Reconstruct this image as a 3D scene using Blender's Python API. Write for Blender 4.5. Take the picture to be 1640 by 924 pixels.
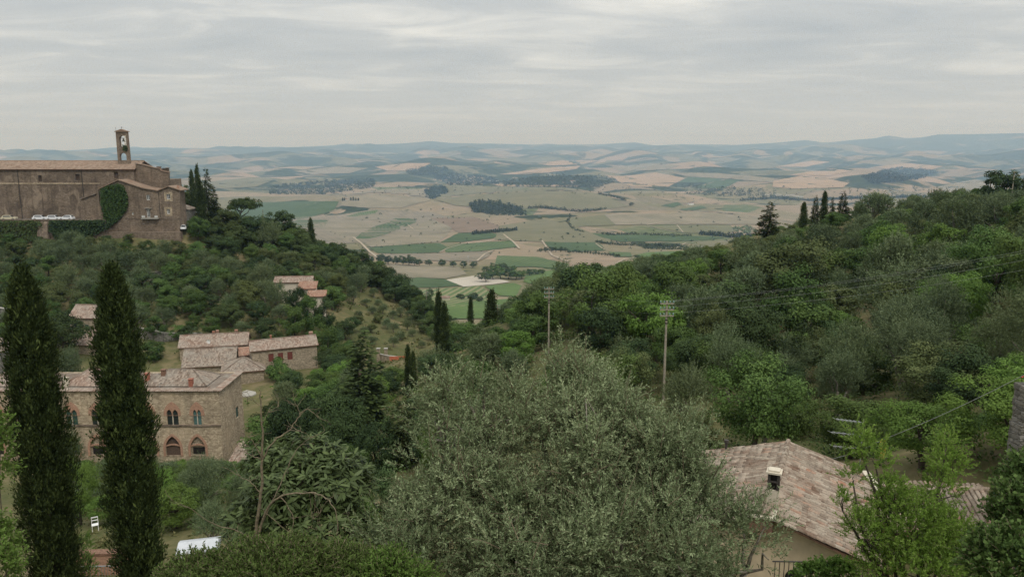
import bpy, bmesh, math, random
import numpy as np
from mathutils import Vector, Matrix
from mathutils.geometry import tessellate_polygon, delaunay_2d_cdt

for o in list(bpy.data.objects):
    bpy.data.objects.remove(o)
scene = bpy.context.scene
COL = scene.collection
R = math.radians

HAZE = 8.0e-5
# ------------------------------------------------------------------ camera
FPX, CX, CY = 1250.0, 820.0, 462.0          # focal length and centre in photo pixels (1640 x 924)
PITCH = math.atan((CY - 235.0) / FPX)
cam_d = bpy.data.cameras.new('camera')
cam_d.sensor_width = 36.0
cam_d.lens = 36.0 * FPX / 1640.0
cam_d.clip_start = 0.2
cam_d.clip_end = 120000.0
cam = bpy.data.objects.new('camera', cam_d)
COL.objects.link(cam)
cam.location = (0, 0, 0)
cam.rotation_euler = (math.pi / 2 - PITCH, 0, 0)
scene.camera = cam

# ------------------------------------------------------------------ sky and sun (overcast)
SUN_EL, SUN_AZ = 56.0, 148.0                # degrees; azimuth clockwise from +Y (the view direction)
world = bpy.data.worlds.new('World')
scene.world = world
world.use_nodes = True
nt = world.node_tree
nt.nodes.clear()
def wn(t, **k):
    n = nt.nodes.new(t)
    for a, b in k.items():
        setattr(n, a, b)
    return n
def wmath(op, a, b=None, c=None, clamp=False):
    n = wn('ShaderNodeMath', operation=op, use_clamp=clamp)
    for i, v in enumerate((a, b, c)):
        if v is None: continue
        if isinstance(v, (int, float)): n.inputs[i].default_value = v
        else: nt.links.new(v, n.inputs[i])
    return n.outputs[0]
tc = wn('ShaderNodeTexCoord')
sep = wn('ShaderNodeSeparateXYZ'); nt.links.new(tc.outputs['Generated'], sep.inputs[0])
zz = wmath('ADD', wmath('MAXIMUM', sep.outputs[2], 0.0), 0.07)
cu = wmath('DIVIDE', sep.outputs[0], zz); cv = wmath('DIVIDE', sep.outputs[1], zz)
comb = wn('ShaderNodeCombineXYZ')
nt.links.new(wmath('MULTIPLY', cu, 0.62), comb.inputs[0]); nt.links.new(wmath('MULTIPLY', cv, 0.95), comb.inputs[1])
n1 = wn('ShaderNodeTexNoise'); n1.inputs['Scale'].default_value = 1.5; n1.inputs['Detail'].default_value = 7; n1.inputs['Roughness'].default_value = 0.56; n1.inputs['Distortion'].default_value = 0.6
nt.links.new(comb.outputs[0], n1.inputs['Vector'])
n2 = wn('ShaderNodeTexNoise'); n2.inputs['Scale'].default_value = 0.42; n2.inputs['Detail'].default_value = 4
nt.links.new(comb.outputs[0], n2.inputs['Vector'])
mixn = wmath('ADD', wmath('MULTIPLY', n1.outputs['Fac'], 0.52), wmath('MULTIPLY', n2.outputs['Fac'], 0.48))
ramp = wn('ShaderNodeValToRGB')
ramp.color_ramp.elements[0].position = 0.33; ramp.color_ramp.elements[0].color = (0.405, 0.432, 0.445, 1)
ramp.color_ramp.elements[1].position = 0.66; ramp.color_ramp.elements[1].color = (0.78, 0.765, 0.705, 1)
e = ramp.color_ramp.elements.new(0.49); e.color = (0.497, 0.512, 0.507, 1)
nt.links.new(mixn, ramp.inputs[0])
# clouds thin out into an even veil towards the horizon
fade = wmath('MULTIPLY', wmath('MAXIMUM', sep.outputs[2], 0.0), 9.0, clamp=True)
mixh = wn('ShaderNodeMixRGB'); nt.links.new(fade, mixh.inputs[0])
mixh.inputs[1].default_value = (0.555, 0.565, 0.553, 1)
nt.links.new(ramp.outputs[0], mixh.inputs[2])
sky = wn('ShaderNodeTexSky', sky_type='NISHITA', sun_disc=False)
sky.sun_elevation = R(SUN_EL); sky.sun_rotation = R(SUN_AZ)
bgs = wn('ShaderNodeBackground'); bgs.inputs['Strength'].default_value = 0.05
nt.links.new(sky.outputs[0], bgs.inputs[0])
bgc = wn('ShaderNodeBackground'); bgc.inputs['Strength'].default_value = 1.0
nt.links.new(mixh.outputs[0], bgc.inputs[0])
nt.links.new(wmath('ADD', wmath('MULTIPLY', wmath('MAXIMUM', sep.outputs[2], 0.0), 1.3), 1.0), bgc.inputs['Strength'])   # an overcast sky brightens towards the zenith
mixs = wn('ShaderNodeMixShader'); mixs.inputs[0].default_value = 0.92
nt.links.new(bgs.outputs[0], mixs.inputs[1]); nt.links.new(bgc.outputs[0], mixs.inputs[2])
outw = wn('ShaderNodeOutputWorld'); nt.links.new(mixs.outputs[0], outw.inputs[0])
world.cycles.sampling_method = 'MANUAL'
world.cycles.sample_map_resolution = 512

sun_d = bpy.data.lights.new('sun', 'SUN')
sun_d.energy = 1.5
sun_d.angle = R(10)
sun_d.color = (1.0, 0.965, 0.91)
sun = bpy.data.objects.new('sun', sun_d); COL.objects.link(sun)
sd = Vector((math.sin(R(SUN_AZ)) * math.cos(R(SUN_EL)), math.cos(R(SUN_AZ)) * math.cos(R(SUN_EL)), math.sin(R(SUN_EL))))
sun.rotation_euler = sd.to_track_quat('Z', 'Y').to_euler()
sun.location = (0, 0, 60)

vs = scene.view_settings
vs.view_transform = 'Standard'; vs.look = 'None'; vs.gamma = 1.0; vs.exposure = 0.08
vs.use_curve_mapping = False
scene.render.engine = 'CYCLES'
scene.cycles.use_denoising = True
scene.cycles.denoising_prefilter = 'NONE'
scene.cycles.denoising_input_passes = 'RGB_ALBEDO_NORMAL'
scene.cycles.max_bounces = 5
scene.cycles.diffuse_bounces = 3
scene.cycles.glossy_bounces = 2
scene.cycles.transmission_bounces = 3
scene.cycles.transparent_max_bounces = 6
scene.cycles.volume_bounces = 2
scene.cycles.use_adaptive_sampling = True
scene.cycles.adaptive_threshold = 0.008
scene.cycles.caustics_reflective = False; scene.cycles.caustics_refractive = False

# ------------------------------------------------------------------ geometry of the view: pixel <-> world
SP, CP = math.sin(PITCH), math.cos(PITCH)
def W(px, py, Y):
    """world point seen at photo pixel (px,py), Y metres ahead"""
    u = (px - CX) / FPX; v = (CY - py) / FPX
    dy = CP + v * SP; dz = -SP + v * CP
    return Vector((u / dy * Y, Y, dz / dy * Y))
def WX(px, py, Y): return W(px, py, Y).x
def WZ(py, Y): return W(820, py, Y).z
def proj(p):
    x, y, z = p
    d = y * CP - z * SP
    if d < 0.1: return (-9999, -9999)
    return (CX + FPX * x / d, CY - FPX * (y * SP + z * CP) / d)
def proj_np(P):
    d = np.maximum(P[:, 1] * CP - P[:, 2] * SP, 0.1)
    return np.stack([CX + FPX * P[:, 0] / d, CY - FPX * (P[:, 1] * SP + P[:, 2] * CP) / d], 1)

# ------------------------------------------------------------------ object helpers
def tag(o, label=None, cat=None, group=None, kind=None):
    if label: o['label'] = label
    if cat: o['category'] = cat
    if group: o['group'] = group
    if kind: o['kind'] = kind
    return o
def empty(name, loc, rz=0.0, label=None, cat=None, group=None):
    o = bpy.data.objects.new(name, None); COL.objects.link(o)
    o.location = loc; o.rotation_euler = (0, 0, rz); o.empty_display_size = 0.3
    return tag(o, label, cat, group)
def link(name, me, parent=None, kind=None):
    o = bpy.data.objects.new(name, me); COL.objects.link(o)
    if parent is not None: o.parent = parent
    if kind: o['kind'] = kind
    return o
def np_mesh(name, V, F, mat, rnd=None, smooth=False):
    V = np.asarray(V, dtype=np.float32); F = np.asarray(F, dtype=np.int32)
    me = bpy.data.meshes.new(name)
    me.vertices.add(len(V)); me.vertices.foreach_set('co', V.ravel())
    k = F.shape[1]
    me.loops.add(F.size); me.loops.foreach_set('vertex_index', F.ravel())
    me.polygons.add(len(F))
    me.polygons.foreach_set('loop_start', np.arange(0, F.size, k, dtype=np.int32))
    me.polygons.foreach_set('loop_total', np.full(len(F), k, dtype=np.int32))
    if smooth: me.polygons.foreach_set('use_smooth', np.ones(len(F), dtype=bool))
    me.update(calc_edges=True)
    if rnd is not None:
        a = me.attributes.new('rnd', 'FLOAT', 'POINT'); a.data.foreach_set('value', np.asarray(rnd, dtype=np.float32))
    if mat: me.materials.append(mat)
    return me

class MB:
    """collects boxes, prisms, tubes and walls of one part"""
    def __init__(s): s.v = []; s.f = []
    def add(s, vs_, fs):
        b = len(s.v); s.v.extend([tuple(v) for v in vs_]); s.f.extend([tuple(i + b for i in f) for f in fs]); return s
    def box(s, x0, x1, y0, y1, z0, z1):
        return s.add([(x0,y0,z0),(x1,y0,z0),(x1,y1,z0),(x0,y1,z0),(x0,y0,z1),(x1,y0,z1),(x1,y1,z1),(x0,y1,z1)],
                     [(0,3,2,1),(4,5,6,7),(0,1,5,4),(1,2,6,5),(2,3,7,6),(3,0,4,7)])
    def hull(s, bottom, top):
        n = len(bottom); vs_ = list(bottom) + list(top)
        fs = [tuple(range(n))[::-1], tuple(range(n, 2*n))] + [(i, (i+1) % n, n + (i+1) % n, n + i) for i in range(n)]
        return s.add(vs_, fs)
    def prism_y(s, pts, y0, y1):
        """polygon of (x,z) extruded along y"""
        return s.hull([(x, y0, z) for x, z in pts], [(x, y1, z) for x, z in pts])
    def prism_x(s, pts, x0, x1):
        return s.hull([(x0, y, z) for y, z in pts], [(x1, y, z) for y, z in pts])
    def tube(s, path, radii, n=6, cap=True):
        path = [Vector(p) for p in path]
        if isinstance(radii, (int, float)): radii = [radii] * len(path)
        vs_ = []; prev = None
        for i, p in enumerate(path):
            t = (path[min(i+1, len(path)-1)] - path[max(i-1, 0)]).normalized()
            ref = prev if prev is not None else (Vector((1,0,0)) if abs(t.x) < 0.8 else Vector((0,1,0)))
            a = (ref - t * ref.dot(t))
            a = a.normalized() if a.length > 1e-6 else t.orthogonal().normalized()
            prev = a; b = t.cross(a)
            for k in range(n):
                an = 2 * math.pi * k / n
                vs_.append(p + (a * math.cos(an) + b * math.sin(an)) * radii[i])
        fs = [(i*n + k, i*n + (k+1) % n, (i+1)*n + (k+1) % n, (i+1)*n + k) for i in range(len(path)-1) for k in range(n)]
        if cap: fs += [tuple(range(n))[::-1], tuple(range((len(path)-1)*n, len(path)*n))]
        return s.add(vs_, fs)
    def wall(s, outline, holes, place, thick, back=True):
        """flat wall with real openings; outline/holes are (a,b) loops, place(a,b,depth)->xyz, depth 0 = outer face"""
        loops = [outline] + list(holes)
        flat = [p for l in loops for p in l]
        tris = tessellate_polygon([[Vector((a, b, 0)) for a, b in l] for l in loops])
        n = len(flat)
        vs_ = [place(a, b, 0.0) for a, b in flat] + [place(a, b, thick) for a, b in flat]
        fs = [tuple(t) for t in tris]
        if back: fs += [tuple(i + n for i in t[::-1]) for t in tris]
        st = 0
        for l in loops:
            m = len(l)
            fs += [(st + i, st + (i+1) % m, n + st + (i+1) % m, n + st + i) for i in range(m)]
            st += m
        return s.add(vs_, fs)
    def mesh(s, name, mat, smooth=False, fix=True):
        me = bpy.data.meshes.new(name)
        me.from_pydata(s.v, [], s.f); 
        if fix:
            bm = bmesh.new(); bm.from_mesh(me); bmesh.ops.recalc_face_normals(bm, faces=bm.faces); bm.to_mesh(me); bm.free()
        if smooth:
            me.polygons.foreach_set('use_smooth', np.ones(len(me.polygons), dtype=bool))
        if mat: me.materials.append(mat)
        me.update()
        return me
    def build(s, name, mat, parent=None, smooth=False, world=False):
        """world=True: vertices are world coordinates, shifted into the unrotated parent's frame"""
        if world and parent is not None:
            L = parent
            off = Vector((0, 0, 0))
            while L is not None: off += Vector(L.location); L = L.parent
            s.v = [(x - off.x, y - off.y, z - off.z) for x, y, z in s.v]
        elif world:
            pass
        return link(name, s.mesh(name, mat, smooth), parent)

def arch_pts(cx, z0, w, h, spring=0.5, n=6, pointed=True):
    """loop of a (pointed or round) arched opening: centre x, sill z, width, total height"""
    pts = [(cx - w/2, z0), (cx + w/2, z0)]
    zs = z0 + h * spring; hh = h * (1 - spring)
    for i in range(0, n + 1):
        t = i / n
        if pointed:
            ang = t * math.pi / 3                      # arc struck from the opposite springing
            pts.append((cx - w/2 + w * math.cos(ang), zs + hh * math.sin(ang) / math.sin(math.pi / 3)) if i < n else (cx, zs + hh))
        else:
            ang = t * math.pi / 2
            pts.append((cx + w/2 * math.cos(ang), zs + hh * math.sin(ang)))
    for i in range(n - 1, -1, -1):
        x, z = pts[2 + i]
        pts.append((2 * cx - x, z))
    return pts
# ------------------------------------------------------------------ materials
class NT:
    def __init__(s, name):
        s.m = bpy.data.materials.new(name); s.m.use_nodes = True; s.t = s.m.node_tree; s.t.nodes.clear()
        s.out = s.n('ShaderNodeOutputMaterial')
    def n(s, t, ins=None, **k):
        x = s.t.nodes.new(t)
        for a, b in k.items(): setattr(x, a, b)
        for a, b in (ins or {}).items(): s.set(x.inputs[a], b)
        return x
    def set(s, sock, v):
        if isinstance(v, bpy.types.NodeSocket): s.t.links.new(v, sock)
        elif isinstance(v, (tuple, list)) and len(v) == 3 and sock.type == 'RGBA': sock.default_value = (*v, 1)
        else: sock.default_value = v
    def math(s, op, a, b=0.0, c=0.0, clamp=False):
        x = s.n('ShaderNodeMath', operation=op, use_clamp=clamp)
        s.set(x.inputs[0], a); s.set(x.inputs[1], b); s.set(x.inputs[2], c); return x.outputs[0]
    def mix(s, f, a, b, mode='MIX'):
        x = s.n('ShaderNodeMixRGB', blend_type=mode); s.set(x.inputs[0], f); s.set(x.inputs[1], a); s.set(x.inputs[2], b); return x.outputs[0]
    def noise(s, vec, scale, detail=4, rough=0.55, dist=0.0):
        x = s.n('ShaderNodeTexNoise', {'Scale': scale, 'Detail': detail, 'Roughness': rough, 'Distortion': dist})
        if vec is not None: s.set(x.inputs['Vector'], vec)
        return x.outputs['Fac']
    def voro(s, vec, scale, feature='F1', rand=1.0):
        x = s.n('ShaderNodeTexVoronoi', {'Scale': scale, 'Randomness': rand}, feature=feature)
        if vec is not None: s.set(x.inputs['Vector'], vec)
        return x
    def ramp(s, f, stops, interp='LINEAR'):
        x = s.n('ShaderNodeValToRGB'); cr = x.color_ramp; cr.interpolation = interp
        while len(cr.elements) > 1: cr.elements.remove(cr.elements[-1])
        cr.elements[0].position = stops[0][0]; cr.elements[0].color = (*stops[0][1], 1)
        for p, c in stops[1:]:
            e = cr.elements.new(p); e.color = (*c, 1)
        s.set(x.inputs[0], f); return x.outputs[0]
    def step(s, f, a, b):
        x = s.n('ShaderNodeMapRange', {'From Min': a, 'From Max': b}, clamp=True); s.set(x.inputs[0], f); return x.outputs[0]
    def obj(s): return s.n('ShaderNodeTexCoord').outputs['Object']
    def pos(s): return s.n('ShaderNodeNewGeometry').outputs['Position']
    def scale(s, vec, sc, rot=(0, 0, 0)):
        x = s.n('ShaderNodeMapping'); s.set(x.inputs['Vector'], vec); x.inputs['Scale'].default_value = sc; x.inputs['Rotation'].default_value = rot; return x.outputs[0]
    def orand(s): return s.n('ShaderNodeObjectInfo').outputs['Random']
    def attr(s, name='rnd'): return s.n('ShaderNodeAttribute', attribute_name=name).outputs['Fac']
    def done(s, col, rough=0.85, bump=None, bstr=0.4, bdist=0.05, spec=0.25, trans=0.0, metal=0.0):
        p = s.n('ShaderNodeBsdfPrincipled', {'Base Color': col, 'Roughness': rough, 'Specular IOR Level': spec, 'Metallic': metal})
        if bump is not None:
            b = s.n('ShaderNodeBump', {'Strength': bstr, 'Distance': bdist, 'Height': bump})
            s.t.links.new(b.outputs[0], p.inputs['Normal'])
        sh = p.outputs[0]
        if trans > 0:
            tr = s.n('ShaderNodeBsdfTranslucent', {'Color': col}); mx = s.n('ShaderNodeMixShader', {0: trans})
            s.t.links.new(sh, mx.inputs[1]); s.t.links.new(tr.outputs[0], mx.inputs[2]); sh = mx.outputs[0]
        s.t.links.new(sh, s.out.inputs[0]); return s.m

def leaf_mat(name, dark, mid, light, rough=0.7, trans=0.22, spec=0.12, vary=0.5, hue=(0.11, 0.12, 0.028)):
    """per-leaf tone from the 'rnd' attribute, per-plant tone from the object's random number"""
    t = NT(name)
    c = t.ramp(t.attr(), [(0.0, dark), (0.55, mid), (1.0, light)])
    r = t.orand()
    v = t.math('ADD', t.math('MULTIPLY', r, vary), 1.0 - vary * 0.5)
    c = t.mix(1.0, c, t.n('ShaderNodeCombineXYZ', {0: v, 1: v, 2: v}).outputs[0], 'MULTIPLY')
    r2 = t.math('FRACT', t.math('MULTIPLY', r, 7.31))
    c = t.mix(t.math('MULTIPLY', t.math('MULTIPLY', r2, r2), 0.34), c, hue)
    return t.done(c, rough, trans=trans, spec=spec)

M = {}
M['leaf_broad'] = leaf_mat('leaf_broad', (0.022,0.046,0.011), (0.07,0.125,0.032), (0.155,0.235,0.07), trans=0.24)
M['leaf_bright'] = leaf_mat('leaf_bright', (0.06,0.115,0.02), (0.12,0.21,0.042), (0.20,0.31,0.08), vary=0.3, trans=0.32)
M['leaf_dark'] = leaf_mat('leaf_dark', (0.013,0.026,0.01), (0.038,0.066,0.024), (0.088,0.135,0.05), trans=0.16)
M['leaf_brown'] = leaf_mat('leaf_brown', (0.04,0.055,0.02), (0.09,0.115,0.04), (0.165,0.19,0.078), vary=0.35, trans=0.22)
M['leaf_olive'] = leaf_mat('leaf_olive', (0.04,0.06,0.025), (0.125,0.17,0.08), (0.27,0.325,0.175), rough=0.6, spec=0.18, vary=0.35, hue=(0.14,0.15,0.055), trans=0.14)
M['leaf_cypress'] = leaf_mat('leaf_cypress', (0.018,0.03,0.01), (0.058,0.085,0.026), (0.15,0.195,0.058), rough=0.8, trans=0.15, vary=0.3, hue=(0.04,0.045,0.014))
M['leaf_ash'] = leaf_mat('leaf_ash', (0.10,0.175,0.024), (0.20,0.32,0.055), (0.30,0.43,0.10), vary=0.05, trans=0.42)
M['leaf_pine'] = leaf_mat('leaf_pine', (0.022,0.037,0.014), (0.053,0.085,0.026), (0.105,0.15,0.05), vary=0.35)
M['leaf_ivy'] = leaf_mat('leaf_ivy', (0.022,0.042,0.012), (0.046,0.085,0.022), (0.085,0.14,0.038), vary=0.2)
M['leaf_loquat'] = leaf_mat('leaf_loquat', (0.03,0.05,0.018), (0.08,0.118,0.042), (0.18,0.235,0.09), rough=0.5, spec=0.22, vary=0.1)
M['leaf_far'] = leaf_mat('leaf_far', (0.016,0.028,0.013), (0.032,0.05,0.022), (0.055,0.078,0.034), vary=0.4, spec=0.1)
M['grass'] = leaf_mat('grass_blades', (0.06,0.075,0.02), (0.12,0.125,0.045), (0.24,0.21,0.1), vary=0.1)

def simple(name, col, rough=0.7, amt=0.25, scale=3.0, bump=0.0, metal=0.0, spec=0.3):
    t = NT(name); v = t.obj(); n = t.noise(v, scale, 6, 0.6)
    c = t.mix(t.step(n, 0.3, 0.7), tuple(x * (1 - amt) for x in col), tuple(min(1, x * (1 + amt)) for x in col))
    return t.done(c, rough, n if bump else None, bump, 0.03, spec=spec, metal=metal)

M['bark'] = simple('bark', (0.07,0.056,0.042), 0.95, 0.5, 9, 0.6)
M['bark_pale'] = simple('bark_pale', (0.20,0.175,0.14), 0.95, 0.5, 14, 0.6)
M['twig'] = simple('twig', (0.16,0.13,0.085), 0.95, 0.5, 20, 0.3)

def stone_mat(name, c1, c2, c3, mortar, cell=2.4, stain=0.5, warm=(0.3,0.2,0.1), seed=0.0):
    """rubble masonry: irregular stones with mortar joints, streaks and patches of wear"""
    t = NT(name); v0 = t.obj()
    v = t.n('ShaderNodeVectorMath', {0: v0, 1: (seed, seed * 1.7, seed)}, operation='ADD').outputs[0]
    vd = t.n('ShaderNodeVectorMath', {0: t.scale(v, (1, 1, 1.7)), 1: t.n('ShaderNodeVectorMath', {0: t.n('ShaderNodeTexNoise', {'Vector': v, 'Scale': 1.6, 'Detail': 2}).outputs['Color'], 1: (0.35, 0.35, 0.35)}, operation='MULTIPLY').outputs[0]}, operation='ADD').outputs[0]
    vo = t.voro(vd, cell); ve = t.voro(vd, cell, 'DISTANCE_TO_EDGE')
    rnd = t.n('ShaderNodeSeparateColor', {0: vo.outputs['Color']}).outputs[0]
    c = t.ramp(rnd, [(0.0, c1), (0.5, c2), (1.0, c3)])
    c = t.mix(t.math('MULTIPLY', t.step(ve.outputs['Distance'], 0.09, 0.02), 0.7), c, mortar)
    big = t.noise(v, 0.16, 6, 0.62, 0.6)
    c = t.mix(t.math('MULTIPLY', t.step(big, 0.42, 0.68), stain), c, tuple(x * 0.45 for x in c2))
    patch = t.noise(t.scale(v, (0.3, 0.3, 0.22)), 1.0, 5, 0.6, 1.0)
    c = t.mix(t.math('MULTIPLY', t.step(patch, 0.54, 0.66), 0.55), c, warm)
    streak = t.noise(t.scale(v, (1.3, 1.3, 0.07)), 1.0, 4, 0.6)
    c = t.mix(t.math('MULTIPLY', t.step(streak, 0.53, 0.72), stain * 0.8), c, tuple(x * 0.5 for x in c1))
    c = t.mix(0.35, c, t.ramp(t.noise(v, 9, 4, 0.7), [(0.3, (0.3,0.3,0.3)), (0.7, (0.7,0.7,0.7))]), 'OVERLAY')
    h = t.math('ADD', t.step(ve.outputs['Distance'], 0.0, 0.12), t.math('MULTIPLY', t.noise(v, 12, 3), 0.4))
    return t.done(c, 0.92, h, 0.7, 0.06, spec=0.15)
M['stone_church'] = stone_mat('stone_church', (0.132,0.100,0.076), (0.187,0.143,0.108), (0.260,0.203,0.154), (0.222,0.177,0.138), 2.2, 0.75, (0.376,0.296,0.221))
M['stone_church2'] = stone_mat('stone_church2', (0.139,0.104,0.078), (0.202,0.155,0.113), (0.296,0.231,0.175), (0.251,0.201,0.158), 2.6, 0.6, (0.323,0.244,0.179), 13.0)
M['stone_palazzo'] = stone_mat('stone_palazzo', (0.289,0.226,0.154), (0.434,0.349,0.244), (0.640,0.527,0.383), (0.479,0.391,0.285), 2.9, 0.55, (0.578,0.453,0.315), 5.0)
M['stone_house'] = stone_mat('stone_house', (0.220,0.182,0.131), (0.322,0.265,0.189), (0.484,0.402,0.301), (0.382,0.319,0.243), 3.2, 0.3, (0.467,0.379,0.273), 21.0)
M['stone_grey'] = stone_mat('stone_grey', (0.132,0.126,0.110), (0.204,0.192,0.168), (0.312,0.294,0.264), (0.240,0.228,0.198), 3.0, 0.4, (0.240,0.216,0.168), 33.0)
M['brick'] = simple('brick_trim', (0.38,0.225,0.155), 0.9, 0.3, 7, 0.4)
M['brick_dark'] = simple('brick_dark', (0.2,0.115,0.078), 0.9, 0.4, 8, 0.4)
M['plaster'] = simple('plaster_ochre', (0.6,0.48,0.33), 0.9, 0.14, 2.2, 0.25)
M['plaster_pale'] = simple('plaster_pale', (0.56,0.5,0.4), 0.9, 0.15, 1.6, 0.2)
M['concrete'] = simple('concrete', (0.36,0.34,0.3), 0.9, 0.2, 4, 0.3)
M['white_paint'] = simple('white_paint', (0.72,0.72,0.7), 0.5, 0.06, 3)
M['car_white'] = simple('car_white', (0.74,0.75,0.76), 0.25, 0.03, 1, spec=0.5)
M['car_cream'] = simple('car_cream', (0.55,0.5,0.36), 0.3, 0.03, 1, spec=0.5)
M['rubber'] = simple('rubber', (0.02,0.02,0.02), 0.8, 0.2, 5)
M['glass'] = simple('window_glass', (0.03,0.035,0.04), 0.12, 0.2, 1, spec=0.6)
M['void'] = simple('dark_room', (0.02,0.017,0.014), 0.95, 0.3, 1)
M['shutter_green'] = simple('shutter_green', (0.04,0.085,0.07), 0.7, 0.3, 6)
M['shutter_teal'] = simple('shutter_teal', (0.1,0.19,0.18), 0.6, 0.3, 6)
M['shutter_black'] = simple('shutter_black_green', (0.028,0.037,0.034), 0.7, 0.3, 6)
M['shutter_red'] = simple('shutter_red', (0.15,0.045,0.035), 0.75, 0.3, 6)
M['wood'] = simple('old_wood', (0.1,0.068,0.05), 0.9, 0.45, 10, 0.3)
M['pole_wood'] = simple('pole_wood', (0.3,0.265,0.205), 0.9, 0.25, 6, 0.3)
M['iron'] = simple('iron', (0.055,0.048,0.042), 0.7, 0.4, 15)
M['steel'] = simple('steel', (0.42,0.43,0.44), 0.4, 0.15, 9, metal=0.6)
M['insulator'] = simple('insulator_glass', (0.2,0.32,0.28), 0.35, 0.1, 9, spec=0.3)
M['wire'] = simple('wire', (0.3,0.31,0.3), 0.5, 0.1, 1)
M['wire_dark'] = simple('wire_dark', (0.1,0.105,0.1), 0.6, 0.1, 1)
M['bronze'] = simple('bronze', (0.05,0.055,0.045), 0.5, 0.3, 8, metal=0.5)
M['rope_yellow'] = simple('rope_yellow', (0.5,0.4,0.06), 0.8, 0.2, 30)
M['net_orange'] = simple('net_orange', (0.55,0.13,0.06), 0.8, 0.2, 30)
M['clay_red'] = simple('clay_red', (0.3,0.115,0.075), 0.85, 0.3, 8)
M['flower_red'] = simple('flower_red', (0.6,0.04,0.05), 0.6, 0.3, 20)
M['canvas_white'] = simple('canvas_white', (0.52,0.54,0.57), 0.8, 0.12, 2)
M['tarmac'] = simple('tarmac', (0.13,0.125,0.115), 0.95, 0.3, 2, 0.2)

def roof_mat(name, a, b, c, lichen, amt=0.6):
    t = NT(name); v = t.obj()
    col = t.ramp(t.attr(), [(0.0, a), (0.5, b), (1.0, c)])
    n = t.noise(v, 0.55, 6, 0.65, 0.7); n2 = t.noise(v, 5.0, 6, 0.7)
    col = t.mix(t.math('MULTIPLY', t.step(n, 0.4, 0.66), amt), col, lichen)
    col = t.mix(t.math('MULTIPLY', t.step(n2, 0.5, 0.72), 0.75), col, tuple(x * 0.42 for x in b))
    col = t.mix(t.math('MULTIPLY', t.step(t.noise(v, 8.0, 5, 0.7), 0.56, 0.72), amt * 0.8), col, lichen)
    return t.done(col, 0.92, n2, 0.5, 0.03, spec=0.12)
M['roof_pink'] = roof_mat('roof_pink', (0.19,0.122,0.09), (0.29,0.205,0.158), (0.42,0.33,0.27), (0.34,0.305,0.255), 0.7)
M['roof_grey'] = roof_mat('roof_grey', (0.15,0.108,0.082), (0.25,0.192,0.15), (0.38,0.31,0.25), (0.32,0.295,0.25), 0.75)
M['roof_church'] = roof_mat('roof_church', (0.23,0.155,0.11), (0.32,0.225,0.165), (0.41,0.3,0.23), (0.34,0.285,0.225), 0.45)
M['roof_red'] = roof_mat('roof_red', (0.27,0.13,0.088), (0.345,0.19,0.13), (0.44,0.28,0.205), (0.36,0.29,0.225), 0.5)

def tile_mat():
    t = NT('barrel_tile'); v = t.obj(); r = t.orand()
    r = t.math('FRACT', t.math('ADD', r, t.attr()))
    col = t.ramp(r, [(0.0, (0.13,0.08,0.055)), (0.3, (0.22,0.145,0.105)), (0.62, (0.3,0.23,0.175)), (0.88, (0.41,0.335,0.265)), (1.0, (0.33,0.16,0.1))])
    w = t.pos()
    n = t.noise(w, 1.1, 6, 0.7, 0.8); n2 = t.noise(w, 9.0, 6, 0.7)
    col = t.mix(t.math('MULTIPLY', t.step(n, 0.36, 0.58), 0.55), col, (0.35,0.31,0.25))
    col = t.mix(t.math('MULTIPLY', t.step(n2, 0.48, 0.68), 0.6), col, (0.09,0.075,0.06))
    col = t.mix(t.math('MULTIPLY', t.step(t.noise(w, 16.0, 5, 0.7), 0.56, 0.68), 0.35), col, (0.46,0.42,0.355))
    return t.done(col, 0.92, n2, 0.6, 0.02, spec=0.12)
M['tile'] = tile_mat()
# ------------------------------------------------------------------ terrain heights
_G = [(330,850,60),(150,870,58),(250,742,108),(100,742,108),(380,742,112),(0,742,108),(455,594,165),(350,622,156),(520,597,161),(425,640,146),
      (150,545,180),(0,540,180),(250,548,182),(150,500,198),(150,450,218),(20,500,198),(20,450,215),(150,410,236),(20,405,238),(250,405,238),
      (330,388,258),(400,374,272),(450,380,275),(520,414,268),(600,456,258),(690,512,240),
      (350,440,232),(450,482,205),(350,500,195),(560,502,215),(620,540,200),(650,582,178),(560,562,185),
      (720,545,165),(700,600,130),(760,560,140),(800,520,190),(830,508,175),(878,562,98),(930,482,150),(1064,628,68),(1060,560,95),(1060,502,125),(1080,432,170),
      (1350,640,75),(1350,560,95),(1350,480,120),(1350,400,160),(1350,352,195),(1230,376,185),(1640,640,42),(1640,560,62),(1640,480,85),(1640,400,120),(1600,318,185),(1640,318,180),
      (1400,745,50),(1640,720,36),(1100,720,45),(1250,690,58),(960,700,70)]
_GP = [tuple(W(*g)) for g in _G]
_zt = WZ(351, 246)
_GP += [(-165,250,_zt),(-130,250,_zt),(-105,252,_zt),(-165,285,_zt),(-120,285,_zt),(-100,268,WZ(366,258)),
        (0,0,-4),(-30,0,-7),(30,0,-3),(0,12,-9),(-20,14,-12),(20,14,-9),(-21,33,-22),(-13,33,-21.5),(-35,33,-23),(0,35,-19),(13,31,-19.6),(20,33,-17.5),(8,36,-19.6),
        (60,300,-62),(120,300,-52),(200,260,-40),(30,260,-54),(0,260,-64),(-30,300,-72),(-80,335,-66),(-150,335,-50),(-230,335,-50),
        (100,400,-97),(0,400,-95),(-100,400,-92),(250,400,-85),(-250,400,-85),
        (-250,50,-25),(-250,150,-38),(-250,250,-28),(250,50,2),(250,150,-4),(230,215,-14),(-100,20,-20),(100,20,0),(0,-50,4),(-150,-50,0),(150,-50,6)]
_A = np.array(_GP, dtype=np.float64)
def _phi(d2): return 0.5 * d2 * np.log(d2 + 1e-6)
_n = len(_A); _S = 100.0
_XY = _A[:, :2] / _S
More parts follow.
